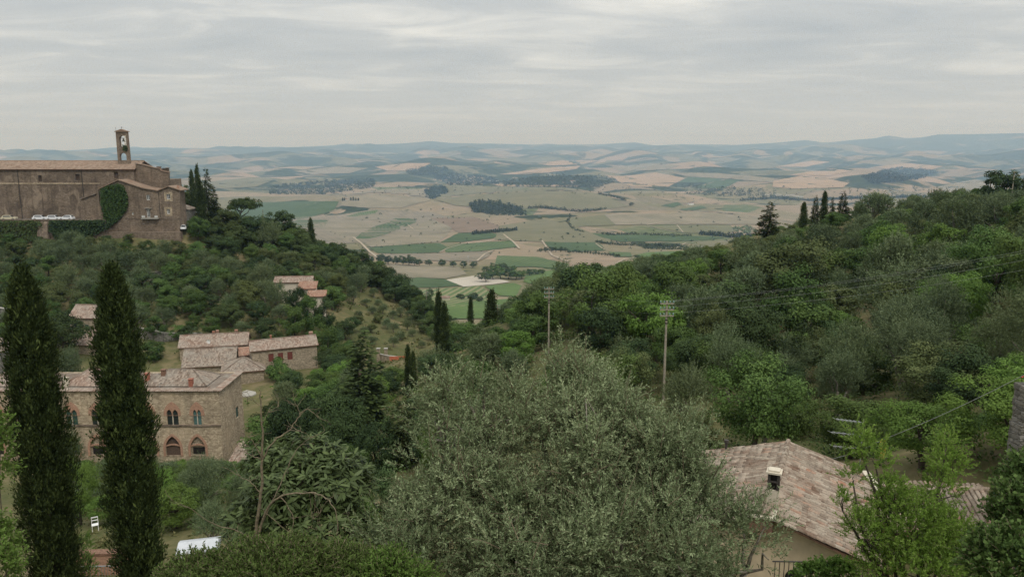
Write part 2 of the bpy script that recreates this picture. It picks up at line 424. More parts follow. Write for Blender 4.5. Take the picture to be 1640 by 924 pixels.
_D2 = ((_XY[:, None] - _XY[None]) ** 2).sum(-1)
_K = np.zeros((_n + 3, _n + 3)); _K[:_n, :_n] = _phi(_D2) + np.eye(_n) * 0.003
_K[:_n, _n] = 1; _K[:_n, _n+1:] = _XY; _K[_n, :_n] = 1; _K[_n+1:, :_n] = _XY.T
_Wt = np.linalg.solve(_K, np.concatenate([_A[:, 2], np.zeros(3)]))
_rng = np.random.default_rng(7)
def _waves(n, lam, rng):
    th = rng.uniform(0, 2*np.pi, n); k = 2*np.pi / (lam * rng.uniform(0.6, 1.6, n))
    return np.stack([k*np.cos(th), k*np.sin(th), rng.uniform(0, 2*np.pi, n)], 1)
_W1, _W2, _W3, _W0 = _waves(9, 750, _rng), _waves(9, 2000, _rng), _waves(9, 5200, _rng), _waves(12, 14, _rng)
def _wsum(ws, x, y):
    s = np.zeros_like(x)
    for a, b, c in ws: s += np.sin(a*x + b*y + c)
    return s / math.sqrt(len(ws))
_SKY = np.array([(-900,243),(-300,240),(0,243),(100,241),(215,237),(330,238),(450,237),(530,234),(555,231),(580,233),(640,231),(690,227),(720,230),(790,231),(870,233),(960,232),(1015,229),(1050,234),(1090,232),(1180,233),(1240,230),(1290,226),(1320,230),(1370,226),(1400,224),(1420,220),(1450,224),(1475,223),(1500,219),(1560,219),(1640,218),(2200,222),(2900,226)], dtype=float)
_BUMPS = [(850,318,3650,560,430,92),(610,330,3350,330,320,66),(1090,345,2700,420,260,26),(780,350,2500,300,240,12),(1500,285,5600,900,700,30),(1250,300,4600,800,500,18),(470,300,5200,900,600,30),(1000,290,5600,900,500,20)]
_BP = [(W(px,py,Y).x, Y, sx, sy, h) for px,py,Y,sx,sy,h in _BUMPS]
_PR = np.array([(400,-100),(600,-130),(750,-153),(900,-175),(1150,-189),(1350,-200),(1700,-217),(2200,-238),(3000,-266),(3900,-284),(5700,-300),(9000,-296),(13000,-262),(17000,-205),(21000,-150),(26000,-100),(30000,-250),(60000,-600)], dtype=float)
def ss(a, b, x):
    t = np.clip((x - a) / (b - a), 0, 1); return t*t*(3 - 2*t)
def height(x, y):
    x = np.asarray(x, dtype=np.float64); y = np.asarray(y, dtype=np.float64)
    sh = x.shape; x = x.ravel(); y = y.ravel()
    r = np.hypot(x, y)
    z = np.zeros_like(x)
    nr = r < 720
    if nr.any():
        q = np.stack([x[nr], y[nr]], 1) / _S
        zz = _Wt[_n] + q @ _Wt[_n+1:]
        for i in range(0, _n): zz = zz + _Wt[i] * _phi(((q - _XY[i]) ** 2).sum(1))
        zz = zz + 0.22 * _wsum(_W0, x[nr], y[nr]) * ss(20, 60, r[nr])
        z[nr] = zz
    fr = r > 300
    if fr.any():
        X, Yy, rr = x[fr], y[fr], r[fr]
        zf = np.interp(np.log(rr), np.log(_PR[:, 0]), _PR[:, 1])
        zf += _wsum(_W1, X, Yy) * np.interp(rr, [900, 1500, 3000, 6000, 12000], [0, 3, 13, 24, 30])
        zf += _wsum(_W2, X, Yy) * np.interp(rr, [900, 2000, 4000, 8000, 20000], [0, 5, 26, 56, 70])
        zf += _wsum(_W3, X, Yy) * np.interp(rr, [2500, 6000, 12000, 20000], [0, 18, 55, 60])
        for bx, by, sx, sy, h in _BP: zf += h * np.exp(-((X-bx)/sx)**2 - ((Yy-by)/sy)**2)
        # far range on the horizon
        px = CX + FPX * np.clip(X / np.maximum(Yy, 1e-3), -3, 3) / CP
        px = np.where(Yy > 0, px, -900)
        sk = (235 - np.interp(px, _SKY[:, 0], _SKY[:, 1])) / FPX
        zr = sk * 26000 + 10
        w = np.exp(-(np.log(rr / 26000) / 0.14) ** 2)
        zf = zf * (1 - w) + zr * w + 26 * _wsum(_W2, X, Yy) * w * (1 - w) * 4 * 0.6
        if nr.any():
            zn = z[fr]; t = ss(330, 700, rr)
            z[fr] = np.where(rr < 720, zn * (1 - t) + zf * t, zf)
        else: z[fr] = zf
    return z.reshape(sh)
def ground(x, y): return float(height(np.array([x]), np.array([y]))[0])

_RG = np.concatenate([np.geomspace(420, 40000, 1500)])
def cast(P, rmin=430, rmax=39000):
    """photo pixels -> first hit on the far terrain"""
    P = np.asarray(P, dtype=np.float64)
    u = (P[:, 0] - CX) / FPX; v = (CY - P[:, 1]) / FPX
    dy = CP + v * SP; dz = -SP + v * CP; h = np.hypot(u, dy)
    ux, uy, uz = u / h, dy / h, dz / h
    rg = _RG[(_RG >= rmin) & (_RG <= rmax)]
    Z = height(ux[:, None] * rg, uy[:, None] * rg)
    below = uz[:, None] * rg <= Z
    below[:, -1] = True
    i = np.maximum(below.argmax(1), 1); k = np.arange(len(P))
    r0, r1 = rg[i-1], rg[i]
    d0 = uz * r0 - Z[k, i-1]; d1 = Z[k, i] - uz * r1
    r = r0 + (r1 - r0) * np.clip(d0 / np.maximum(d0 + d1, 1e-9), 0, 1)
    x, y = ux * r, uy * r
    return np.stack([x, y, height(x, y)], 1)

# ------------------------------------------------------------------ ground materials
def ground_mat():
    t = NT('hillside_earth'); w = t.pos()
    a = t.noise(w, 0.07, 6, 0.6, 0.5); b = t.noise(w, 0.5, 6, 0.65); c = t.noise(w, 4.0, 4, 0.6)
    col = t.ramp(a, [(0.3, (0.055,0.07,0.025)), (0.47, (0.10,0.10,0.042)), (0.58, (0.175,0.145,0.075)), (0.72, (0.21,0.16,0.10))])
    col = t.mix(t.math('MULTIPLY', t.step(b, 0.42, 0.62), 0.7), col, (0.065,0.08,0.026))
    col = t.mix(t.math('MULTIPLY', t.step(c, 0.45, 0.7), 0.35), col, (0.24,0.2,0.115))
    return t.done(col, 0.95, b, 0.5, 0.3, spec=0.1)
def plain_mat(name, far):
    """patchwork of stubble, pasture, vines and woods; patch size in metres"""
    t = NT(name); w = t.pos()
    flat = t.n('ShaderNodeVectorMath', {0: w, 1: (1, 1, 0)}, operation='MULTIPLY').outputs[0]
    warp = t.n('ShaderNodeTexNoise', {'Vector': flat, 'Scale': 0.0016 if not far else 0.0006, 'Detail': 3}).outputs['Color']
    amp = 330.0 if not far else 900.0
    vd = t.n('ShaderNodeVectorMath', {0: flat, 1: t.n('ShaderNodeVectorMath', {0: warp, 1: (amp, amp, 0)}, operation='MULTIPLY').outputs[0]}, operation='ADD').outputs[0]
    vo = t.voro(vd, 0.0034 if not far else 0.00125)
    s = t.n('ShaderNodeSeparateColor', {0: vo.outputs['Color']})
    if not far:
        stops = [(0.0, (0.25,0.19,0.137)), (0.22, (0.19,0.16,0.102)), (0.40, (0.145,0.135,0.075)), (0.6, (0.275,0.208,0.15)), (0.78, (0.165,0.142,0.098)), (0.93, (0.075,0.11,0.046))]
    else:
        stops = [(0.0, (0.25,0.19,0.14)), (0.18, (0.14,0.135,0.09)), (0.36, (0.30,0.22,0.16)), (0.52, (0.09,0.1,0.06)), (0.7, (0.22,0.17,0.125)), (0.85, (0.11,0.115,0.068))]
    col = t.ramp(s.outputs[0], stops, 'CONSTANT')
    n = t.noise(w, 0.004 if not far else 0.0015, 6, 0.62, 0.6)
    col = t.mix(t.math('MULTIPLY', t.step(n, 0.40, 0.62), 0.5), col, (0.16,0.15,0.08))
    col = t.mix(t.math('MULTIPLY', t.step(t.noise(w, 0.03, 5, 0.6), 0.45, 0.7), 0.25), col, (0.42,0.34,0.25))
    wd = t.noise(t.scale(flat, (1, 1.5, 1)), 0.0021 if not far else 0.0009, 8, 0.62, 0.9)
    m = t.step(wd, *((0.585, 0.605) if not far else (0.475, 0.515)))
    wc = t.mix(t.step(t.noise(w, 0.02, 3), 0.35, 0.65), (0.02,0.032,0.016), (0.048,0.064,0.03))
    col = t.mix(m, col, wc)
    return t.done(col, 0.95, spec=0.05)
def range_mat():
    t = NT('far_range'); w = t.pos()
    n = t.noise(w, 0.0011, 6, 0.6, 0.5)
    col = t.ramp(n, [(0.3, (0.025,0.04,0.02)), (0.56, (0.045,0.058,0.032)), (0.64, (0.22,0.17,0.12))])
    return t.done(col, 0.95, spec=0.05)

def sheet(name, radii, mat, label, cat, kind='structure', ang=None):
    th = np.radians(ang)
    RR, TT = np.meshgrid(radii, th, indexing='ij')
    X = RR * np.sin(TT); Yy = RR * np.cos(TT)
    Z = height(X, Yy)
    V = np.stack([X, Yy, Z], -1).reshape(-1, 3)
    nr, na = RR.shape
    i, j = np.meshgrid(np.arange(nr-1), np.arange(na-1), indexing='ij')
    a = (i*na + j).ravel()
    F = np.stack([a, a+1, a+na+1, a+na], 1)[:, ::-1]
    o = link(name, np_mesh(name, V, F, mat, smooth=True), None, kind)
    return tag(o, label, cat)
_angN = np.concatenate([np.linspace(-179.9, -45, 36)[:-1], np.linspace(-45, 45, 250), np.linspace(45, 179.9, 36)[1:]])
_angF = np.concatenate([np.linspace(-80, -42, 24)[:-1], np.linspace(-42, 42, 360), np.linspace(42, 80, 24)[1:]])
sheet('hillside_ground', np.concatenate([[1.0], np.geomspace(4, 520, 210)]), ground_mat(), 'grassy earth of the two near hillsides and the ravine between them', 'ground', ang=_angN)
sheet('valley_plain', np.geomspace(520, 5200, 190), plain_mat('plain_fields', False), 'broad valley plain of tan stubble and pasture below the hills', 'plain', ang=_angF)
sheet('rolling_country', np.geomspace(5200, 19500, 150), plain_mat('far_fields', True), 'hazy rolling country of tan fields and woods beyond the valley', 'hills', ang=_angF)
sheet('mountain_range', np.geomspace(19500, 33000, 60), range_mat(), 'blue hazy wooded range along the horizon', 'mountains', ang=_angF)

# ------------------------------------------------------------------ fields lying on the plain
def field_mat(name, base, alt, rows=None, rot=0.0, amt=0.5, patch=0.012):
    t = NT(name); w = t.pos()
    n = t.noise(w, patch, 5, 0.6, 0.4)
    col = t.mix(t.step(n, 0.35, 0.65), base, alt)
    if rows:
        sx = t.n('ShaderNodeSeparateXYZ', {0: t.scale(w, (1, 1, 1), (0, 0, rot))}).outputs[0]
        s = t.math('SINE', t.math('MULTIPLY', sx, 2 * math.pi / rows))
        col = t.mix(t.math('MULTIPLY', t.step(s, -0.3, 0.6), amt), col, (0.3, 0.25, 0.16))
    col = t.mix(t.math('MULTIPLY', t.step(t.noise(w, 0.08, 4, 0.65), 0.45, 0.7), 0.22), col, tuple(min(1, c * 1.5) for c in alt))
    # faint tractor lines
    return t.done(col, 0.95, spec=0.05)
FM = {
    'vine': field_mat('vineyard_green', (0.04,0.074,0.032), (0.062,0.1,0.044), 7.0, 0.4, 0.14),
    'vine2': field_mat('vineyard_green_open', (0.05,0.092,0.036), (0.078,0.122,0.05), 9.0, -0.3, 0.22),
    'rows': field_mat('vineyard_rows', (0.075,0.115,0.045), (0.11,0.15,0.06), 10.0, 0.15, 0.6),
    'bright': field_mat('bright_green', (0.06,0.112,0.034), (0.088,0.146,0.046), 8.0, 0.8, 0.18),
    'tan': field_mat('stubble_tan', (0.24,0.207,0.155), (0.16,0.147,0.102), 16.0, 0.6, 0.18),
    'pink': field_mat('ploughed_pink', (0.225,0.192,0.148), (0.15,0.135,0.1), 18.0, -0.4, 0.18),
    'pale': field_mat('pale_sheet', (0.46,0.415,0.35), (0.38,0.34,0.28)),
    'gold': field_mat('stubble_gold', (0.35,0.255,0.175), (0.28,0.21,0.145)),
    'olive': field_mat('pasture_olive', (0.175,0.16,0.1), (0.135,0.13,0.078)),
    'dull': field_mat('dull_vines', (0.11,0.115,0.065), (0.14,0.14,0.08), 9.0, 0.5, 0.2),
    'brown': field_mat('brown_earth', (0.2,0.15,0.11), (0.165,0.125,0.09)),
    'wood': field_mat('wood_floor', (0.03,0.045,0.02), (0.045,0.06,0.028)),
    'track': field_mat('chalk_track', (0.4,0.335,0.255), (0.33,0.28,0.21)),
}
def in_poly(P, poly):
    P = np.asarray(P); x, y = P[:, 0], P[:, 1]; ins = np.zeros(len(P), bool)
    for (x0, y0), (x1, y1) in zip(poly, poly[1:] + poly[:1]):
        c = ((y0 > y) != (y1 > y))
        with np.errstate(divide='ignore', invalid='ignore'):
            ins ^= c & (x < (x1 - x0) * (y - y0) / (y1 - y0 + 1e-12) + x0)
    return ins
def densify(poly, step=4.0, closed=True, rough=0.0, rng=None):
    out = []
    pairs = list(zip(poly, poly[1:] + poly[:1])) if closed else list(zip(poly, poly[1:]))
    for a, b in pairs:
        n = max(1, int(math.hypot(b[0]-a[0], (b[1]-a[1])*2) / step))
        for i in range(n):
            q = (a[0] + (b[0]-a[0])*i/n, a[1] + (b[1]-a[1])*i/n)
            if rough and i: q = (q[0] + rng.uniform(-rough, rough), q[1] + rng.uniform(-rough, rough) * 0.4)
            out.append(q)
    if not closed: out.append(poly[-1])
    return out
_layer = [0]
def field(name, poly, mat, label, rmin=430, rough=0.5, cat='field'):
    rng = np.random.default_rng(abs(hash(str(poly[0]))) % 1000 if False else int(poly[0][0] * 7 + poly[0][1]))
    ring = densify(poly, 4.0, True, rough, rng)
    xs = [p[0] for p in poly]; ys = [p[1] for p in poly]
    gx, gy = np.meshgrid(np.arange(min(xs)+3, max(xs), 6.0), np.arange(min(ys)+1.2, max(ys), 2.4))
    g = np.stack([gx.ravel(), gy.ravel()], 1)
    if len(g): g = g[in_poly(g, ring)]
    allp = ring + [tuple(p) for p in g]
    vc = [Vector((p[0], p[1] * 2.5)) for p in allp]
    res = delaunay_2d_cdt(vc, [], [list(range(len(ring)))], 1, 1e-4)
    pv = np.array([(v.x, v.y / 2.5) for v in res[0]]); tri = res[2]
    Wp = cast(pv, rmin)
    r = np.hypot(Wp[:, 0], Wp[:, 1])
    _layer[0] += 1
    Wp[:, 2] += 0.25 + r * 0.00035 + _layer[0] * 0.012
    F = np.array([t for t in tri if len(t) == 3], dtype=np.int32)
    c = Wp[F].mean(1)
    e = np.max(np.linalg.norm(Wp[F] - np.roll(Wp[F], 1, axis=1), axis=2), axis=1)
    F = F[e < 0.22 * np.hypot(c[:, 0], c[:, 1])]
    nrm = np.cross(Wp[F[:, 1]] - Wp[F[:, 0]], Wp[F[:, 2]] - Wp[F[:, 0]])[:, 2] < 0
    F[nrm] = F[nrm][:, ::-1]
    o = link(name, np_mesh(name, Wp, F, mat, smooth=True), None, 'structure')
    return tag(o, label, cat)
def track(name, path, width, label, rmin=430, mat='track'):
    p = cast(densify(path, 4.0, False), rmin)
    d = np.gradient(p[:, :2], axis=0); d /= np.linalg.norm(d, axis=1)[:, None] + 1e-9
    nrm = np.stack([-d[:, 1], d[:, 0]], 1)
    a = p.copy(); b = p.copy()
    a[:, :2] += nrm * width / 2; b[:, :2] -= nrm * width / 2
    for q in (a, b): q[:, 2] = height(q[:, 0], q[:, 1]) + 0.9 + np.hypot(q[:, 0], q[:, 1]) * 0.0005
    n = len(p); V = np.concatenate([a, b]); i = np.arange(n-1)
    F = np.stack([i, i+1, n+i+1, n+i], 1)
    nz = np.cross(V[F[:, 1]] - V[F[:, 0]], V[F[:, 2]] - V[F[:, 0]])[:, 2] < 0
    F[nz] = F[nz][:, ::-1]
    return tag(link(name, np_mesh(name, V, F, FM[mat]), None, 'structure'), label, 'track')

for nm, poly, mt, lb in [
    ('ploughed_field', [(420,372),(470,348),(540,345),(600,336),(690,340),(735,352),(720,372),(600,392),(575,388),(545,392),(430,400)], 'pink', 'wide ploughed pinkish field behind the left hill'),
    ('vineyard', [(370,326),(470,323),(543,323),(536,336),(520,342),(486,352),(500,353),(527,352),(520,364),(480,366),(370,366)], 'vine', 'large green vineyard just right of the left hill trees'),
    ('stubble_field', [(500,362),(527,354),(560,348),(606,343),(630,349),(600,362),(578,374),(556,385),(534,374)], 'tan', 'tan stubble field above the tongue shaped vineyard'),
    ('vineyard', [(569,383),(578,374),(598,364),(622,357),(643,363),(640,368),(612,378),(590,383)], 'vine', 'tongue shaped green vineyard sloping between tan fields'),
    ('vineyard', [(624,356),(633,349),(668,350),(666,357),(648,364)], 'vine', 'small green vineyard at the upper end of the tongue shaped one'),
    ('vineyard', [(548,349),(575,341),(606,337),(600,343),(560,349)], 'vine2', 'thin green strip under the hilltop farm'),
    ('stubble_field', [(584,391),(642,370),(690,352),(722,362),(716,378),(702,388),(640,393),(594,396)], 'tan', 'tan stubble field right of the tongue shaped vineyard'),
    ('ploughed_field', [(690,350),(760,348),(812,366),(780,373),(734,373),(720,364)], 'brown', 'brown ploughed field below the dark plantation'),
    ('vineyard', [(704,389),(734,374),(780,373),(806,376),(790,382),(742,388)], 'vine', 'green vineyard wedge beneath the cypress avenue'),
    ('vineyard', [(592,397),(640,393),(704,390),(716,396),(705,405),(640,407),(604,406)], 'vine', 'long green vineyard left of the field gap'),
    ('vineyard', [(712,398),(735,391),(820,386),(828,396),(766,403),(714,405)], 'vine2', 'long green vineyard right of the field gap'),
    ('stubble_field', [(606,408),(704,406),(790,403),(782,412),(766,419),(640,418),(614,416)], 'pink', 'flat tan field above the row of round trees'),
    ('stubble_field', [(622,424),(735,428),(748,440),(712,447),(672,445),(646,447),(634,436)], 'tan', 'flat tan field under the row of round trees'),
    ('building_plot', [(714,449),(768,441),(818,452),(790,456),(742,460)], 'pale', 'pale bare plot of cleared ground beside the vines'),
    ('vineyard', [(648,450),(668,445),(712,448),(738,458),(700,461),(664,461)], 'vine', 'dark green vineyard left of the pale bare plot'),
    ('vineyard', [(668,465),(742,461),(768,458),(792,474),(770,492),(690,496)], 'rows', 'young vineyard with striped rows around the red roofed farmhouse'),
    ('vineyard', [(776,459),(822,454),(836,458),(826,476),(800,474)], 'bright', 'bright green field right of the striped vineyard'),
    ('vineyard', [(690,492),(772,482),(842,478),(842,510),(700,512)], 'bright', 'bright green vines at the mouth of the ravine'),
    ('vineyard', [(796,410),(860,412),(912,424),(902,431),(850,428),(792,428)], 'vine2', 'green sloping vineyard under the small oak wood'),
    ('vineyard', [(842,441),(880,434),(908,432),(900,444),(856,457),(838,452)], 'bright', 'bright green patch left of the big round oak'),
    ('pasture', [(792,385),(800,362),(868,352),(915,360),(948,374),(986,388),(956,392),(872,388)], 'olive', 'olive coloured pasture in the middle of the plain'),
    ('vineyard', [(872,388),(950,388),(964,394),(970,402),(918,403),(880,398)], 'vine', 'green vineyard above the small oak wood'),
    ('vineyard', [(946,374),(984,376),(1116,379),(1162,381),(1120,386),(994,388),(964,381)], 'vine', 'long thin green vineyard before the dark tree line'),
    ('vineyard', [(974,404),(1010,405),(1012,412),(984,412)], 'vine2', 'small green plot between farm tracks'),
    ('vineyard', [(1016,410),(1036,405),(1132,401),(1130,410),(1090,416),(1030,419)], 'bright', 'bright green strip behind the right hillside trees'),
    ('pasture', [(1094,398),(1118,388),(1212,382),(1214,396),(1136,400)], 'olive', 'olive pasture left of the lone fir'),
    ('pasture', [(916,350),(968,345),(986,361),(924,364),(910,358)], 'dull', 'dull green square field beside the creek trees'),
    ('stubble_field', [(968,344),(1090,342),(1136,338),(1180,342),(1216,348),(1214,360),(1090,360),(1036,360),(986,361)], 'tan', 'tan rolling field beneath the white farmhouse'),
    ('vineyard', [(1086,361),(1168,361),(1182,370),(1162,375),(1096,374),(1040,363)], 'dull', 'dull vineyard crossed by pale tracks'),
    ('vineyard', [(1058,330),(1085,324),(1092,328),(1078,333)], 'vine', 'green plot left of the white farmhouse'),
    ('vineyard', [(1088,336),(1124,330),(1132,333),(1104,339)], 'vine', 'green plot below the white farmhouse'),
    ('ploughed_field', [(700,296),(790,299),(900,301),(965,312),(1006,331),(960,337),(880,334),(800,336),(730,330),(690,318)], 'olive', 'bare olive brown hill in the middle distance'),
    ('stubble_field', [(555,312),(620,303),(690,303),(688,322),(640,334),(590,334),(545,330)], 'tan', 'rounded tan hill with a hilltop farm'),
    ('stubble_field', [(790,296),(930,297),(924,300),(800,299)], 'gold', 'thin golden strip along the crest of the bare hill'),
]:
    field(nm, poly, FM[mt], lb)
for i, (poly, mt, lb) in enumerate([
    ([(968,281),(994,283),(1050,277),(1098,286),(1070,300),(1012,300),(996,294)], 'gold', 'golden field left of the square hillside vineyard'),
    ([(1086,293),(1103,284),(1186,289),(1158,303),(1112,302),(1130,294)], 'vine', 'square dark green vineyard on a far golden hillside'),
    ([(800,280),(862,271),(930,266),(922,272),(850,280)], 'gold', 'long golden field above the dark hamlet wood'),
    ([(1070,277),(1150,278),(1240,286),(1238,293),(1180,288),(1100,283)], 'tan', 'tan field above the square hillside vineyard'),
    ([(1400,268),(1450,262),(1510,267),(1490,273),(1430,273)], 'gold', 'rounded golden field far behind the cypress group'),
    ([(1240,290),(1290,281),(1360,294),(1350,301),(1270,303),(1236,300)], 'gold', 'golden field behind the cypress group'),
    ([(1262,281),(1330,271),(1366,274),(1330,282)], 'gold', 'narrow golden field high on the far slope'),
    ([(1500,300),(1560,288),(1610,294),(1600,306),(1520,310)], 'tan', 'tan field left of the dark dome tree'),
    ([(600,268),(650,262),(690,262),(664,274),(620,274)], 'gold', 'golden field on the far slope behind the village'),
    ([(440,290),(500,284),(560,288),(520,297),(460,298)], 'olive', 'olive field on the far left slope'),
    ([(1240,268),(1300,258),(1330,260),(1290,268)], 'gold', 'small golden field beneath the far blue range'),
    ([(980,270),(1040,262),(1090,266),(1060,273),(1000,275)], 'tan', 'tan field on the second far ridge'),
    ([(860,262),(905,257),(960,258),(930,264),(880,266)], 'gold', 'golden strip near the foot of the far range'),
    ([(1380,262),(1440,256),(1470,258),(1420,266)], 'tan', 'tan strip beneath the highest blue hill'),
    ([(470,275),(540,268),(590,270),(560,278),(500,280)], 'tan', 'tan strip on the far left slope'),
    ([(330,292),(400,285),(440,288),(410,300),(350,303)], 'olive', 'olive field beyond the cypresses by the church'),
]):
    field('far_field', poly, FM[mt], lb, rmin=3600)
for pth, wd, lb in [
    ([(566,381),(578,390),(592,404),(604,413)], 7, 'pale farm track curving past the left vineyard'),
    ([(534,341),(515,348),(488,352)], 6, 'pale track beside the left vineyard'),
    ([(640,365),(652,360),(662,368)], 4, 'short pale track crossing the tongue shaped vineyard'),
    ([(704,405),(716,399),(740,392),(800,385),(815,382)], 4, 'pale track between the two long vineyards'),
    ([(806,376),(822,388),(832,399)], 6, 'pale bend of track below the cypress avenue'),
    ([(868,386),(876,398),(884,410),(912,421)], 5, 'pale track beside the small oak wood'),
    ([(954,391),(968,401),(978,402)], 4, 'pale track at the end of the green vineyard'),
    ([(1036,361),(1060,357),(1120,359),(1172,360)], 5, 'pale track round the dull vineyard'),
    ([(1036,362),(1060,368),(1082,373)], 4, 'pale track slanting below the dull vineyard'),
    ([(1084,361),(1094,373)], 4, 'pale track splitting the dull vineyard'),
    ([(1084,398),(1098,390),(1122,387)], 5, 'pale track skirting the olive pasture'),
    ([(764,419),(776,408),(790,402)], 5, 'pale track at the end of the row of round trees'),
    ([(985,424),(1000,416),(1016,414)], 4, 'pale track behind the big round oak'),
]:
    track('farm_track', pth, wd * .72, lb)
# ------------------------------------------------------------------ vegetation generators
def unit(a): return a / (np.linalg.norm(a, axis=-1, keepdims=True) + 1e-9)
def rdir(rng, n): return unit(rng.normal(size=(n, 3)))
def leaf_geo(P, D, N, L, Wd, bend=0.0):
    """diamond shaped leaves: base P, direction D, face normal N"""
    D = unit(D); S = unit(np.cross(D, N)); L = np.asarray(L).reshape(-1, 1); Wd = np.asarray(Wd).reshape(-1, 1)
    Nn = np.cross(S, D)
    m = P + D * L * 0.48 + Nn * L * bend
    V = np.stack([P, m + S * Wd * 0.5, P + D * L, m - S * Wd * 0.5], 1)
    return V.reshape(-1, 3)
def leaf_mesh(name, V, mat, rnd):
    n = len(V) // 4
    F = np.arange(n * 4, dtype=np.int32).reshape(n, 4)
    return np_mesh(name, V, F, mat, np.repeat(rnd, 4))
UP = np.array([0, 0, 1.0])

def clump_crown(rng, rx, rz, zc, nclump, per, L, Wd, shell=0.55, flat=0.0, low=-0.5, rcl=(0.22, 0.40), lobes=4, droop=0.25, upness=0.3, irregular=0.3):
    """broad crown: leaf clumps spread through an uneven lobed volume"""
    ld = rdir(rng, lobes); ld[:, 2] = np.abs(ld[:, 2]) * 0.7; la = rng.uniform(0.1, irregular + 0.1, lobes)
    C = []
    while len(C) < nclump:
        d = rdir(rng, 1)[0]
        if d[2] < low: continue
        f = (shell + (1 - shell) * rng.random() ** 0.6) * (0.82 + np.sum(la * np.maximum(0, ld @ d) ** 4) - 0.14 * rng.random())
        c = d * f * np.array([rx, rx, rz])
        if flat and c[2] < 0: c[2] *= (1 - flat)
        C.append(c)
    C = np.array(C)
    V = []; Rn = []
    for c in C:
        rc = rng.uniform(*rcl) * (rx + rz) * 0.5
        n = int(per * rng.uniform(0.6, 1.4))
        dd = rdir(rng, n); dd[:, 2] = np.where(dd[:, 2] < -0.5, -dd[:, 2], dd[:, 2])
        out = unit(c / np.array([rx, rx, rz]) + 1e-6)
        p = c + dd * rc * (rng.random((n, 1)) ** 0.4) * np.array([1, 1, 0.75])
        N = unit(dd * 1.0 + UP * upness + out * 0.35 + rng.normal(size=(n, 3)) * 0.34)
        D = unit(np.cross(N, rng.normal(size=(n, 3)))); D[:, 2] -= droop
        V.append(leaf_geo(p, D, N, L * rng.uniform(0.65, 1.3, n), Wd * rng.uniform(0.7, 1.3, n)))
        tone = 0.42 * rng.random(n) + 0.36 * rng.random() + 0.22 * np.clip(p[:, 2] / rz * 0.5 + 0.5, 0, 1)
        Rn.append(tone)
    V = np.concatenate(V); V[:, 2] += zc
    return V, np.concatenate(Rn), C + np.array([0, 0, zc])

def shoots(rng, base, direc, length, nleaf, L, Wd, curve=0.25, spread=0.9, nb=None):
    """leafy shoots: arrays of starts and directions; leaves in pairs along each shoot"""
    n = len(base)
    t = np.linspace(0.12, 1.0, nleaf)[None, :, None]
    side = unit(np.cross(direc, rng.normal(size=(n, 3))))
    p = base[:, None] + direc[:, None] * t * length[:, None, None] + side[:, None] * (t ** 2) * length[:, None, None] * curve * 0.5 + UP * (-(t ** 2)) * length[:, None, None] * curve * 0.35
    a = rng.uniform(0, 2*np.pi, (n, nleaf, 1))
    b2 = np.cross(direc, side)[:, None]
    rad = side[:, None] * np.cos(a) + b2 * np.sin(a)
    D = unit(direc[:, None] * rng.uniform(0.5, 1.1, (n, nleaf, 1)) + rad * spread)
    N = unit(np.cross(D, np.cross(rad, D)) + rng.normal(size=(n, nleaf, 3)) * 0.35 + UP * 0.4 + (0 if nb is None else nb[:, None] * 1.0))
    m = n * nleaf
    V = leaf_geo(p.reshape(m, 3), D.reshape(m, 3), N.reshape(m, 3), L * rng.uniform(0.6, 1.2, m), Wd * rng.uniform(0.7, 1.2, m))
    return V, p

def olive_crown(rng, rx, rz, zc, ns, nleaf, slen, L, Wd):
    lobes = 15; lc = rdir(rng, lobes) * rng.uniform(.35, .8, (lobes, 1)) * np.array([rx, rx, rz]); lc[:, 2] = np.where(lc[:, 2] < -.3 * rz, -lc[:, 2], lc[:, 2])
    lr = rng.uniform(0.26, 0.46, lobes)
    k = rng.integers(0, lobes, ns)
    d = rdir(rng, ns); d[:, 2] = np.where(d[:, 2] < -0.45, -d[:, 2], d[:, 2])
    base = lc[k] + d * lr[k][:, None] * np.array([rx, rx, rz]) * (rng.random((ns, 1)) ** 0.35)
    dirs = unit(d * 0.75 + UP * rng.uniform(0.1, 0.95, (ns, 1)) + rng.normal(size=(ns, 3)) * 0.3)
    V, _ = shoots(rng, base, dirs, slen * rng.uniform(0.5, 1.4, ns), nleaf, L, Wd, nb=d)
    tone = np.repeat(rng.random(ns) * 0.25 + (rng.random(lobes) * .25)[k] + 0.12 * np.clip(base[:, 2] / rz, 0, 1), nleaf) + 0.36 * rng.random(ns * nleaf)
    V[:, 2] += zc
    return V, tone, base + np.array([0, 0, zc])

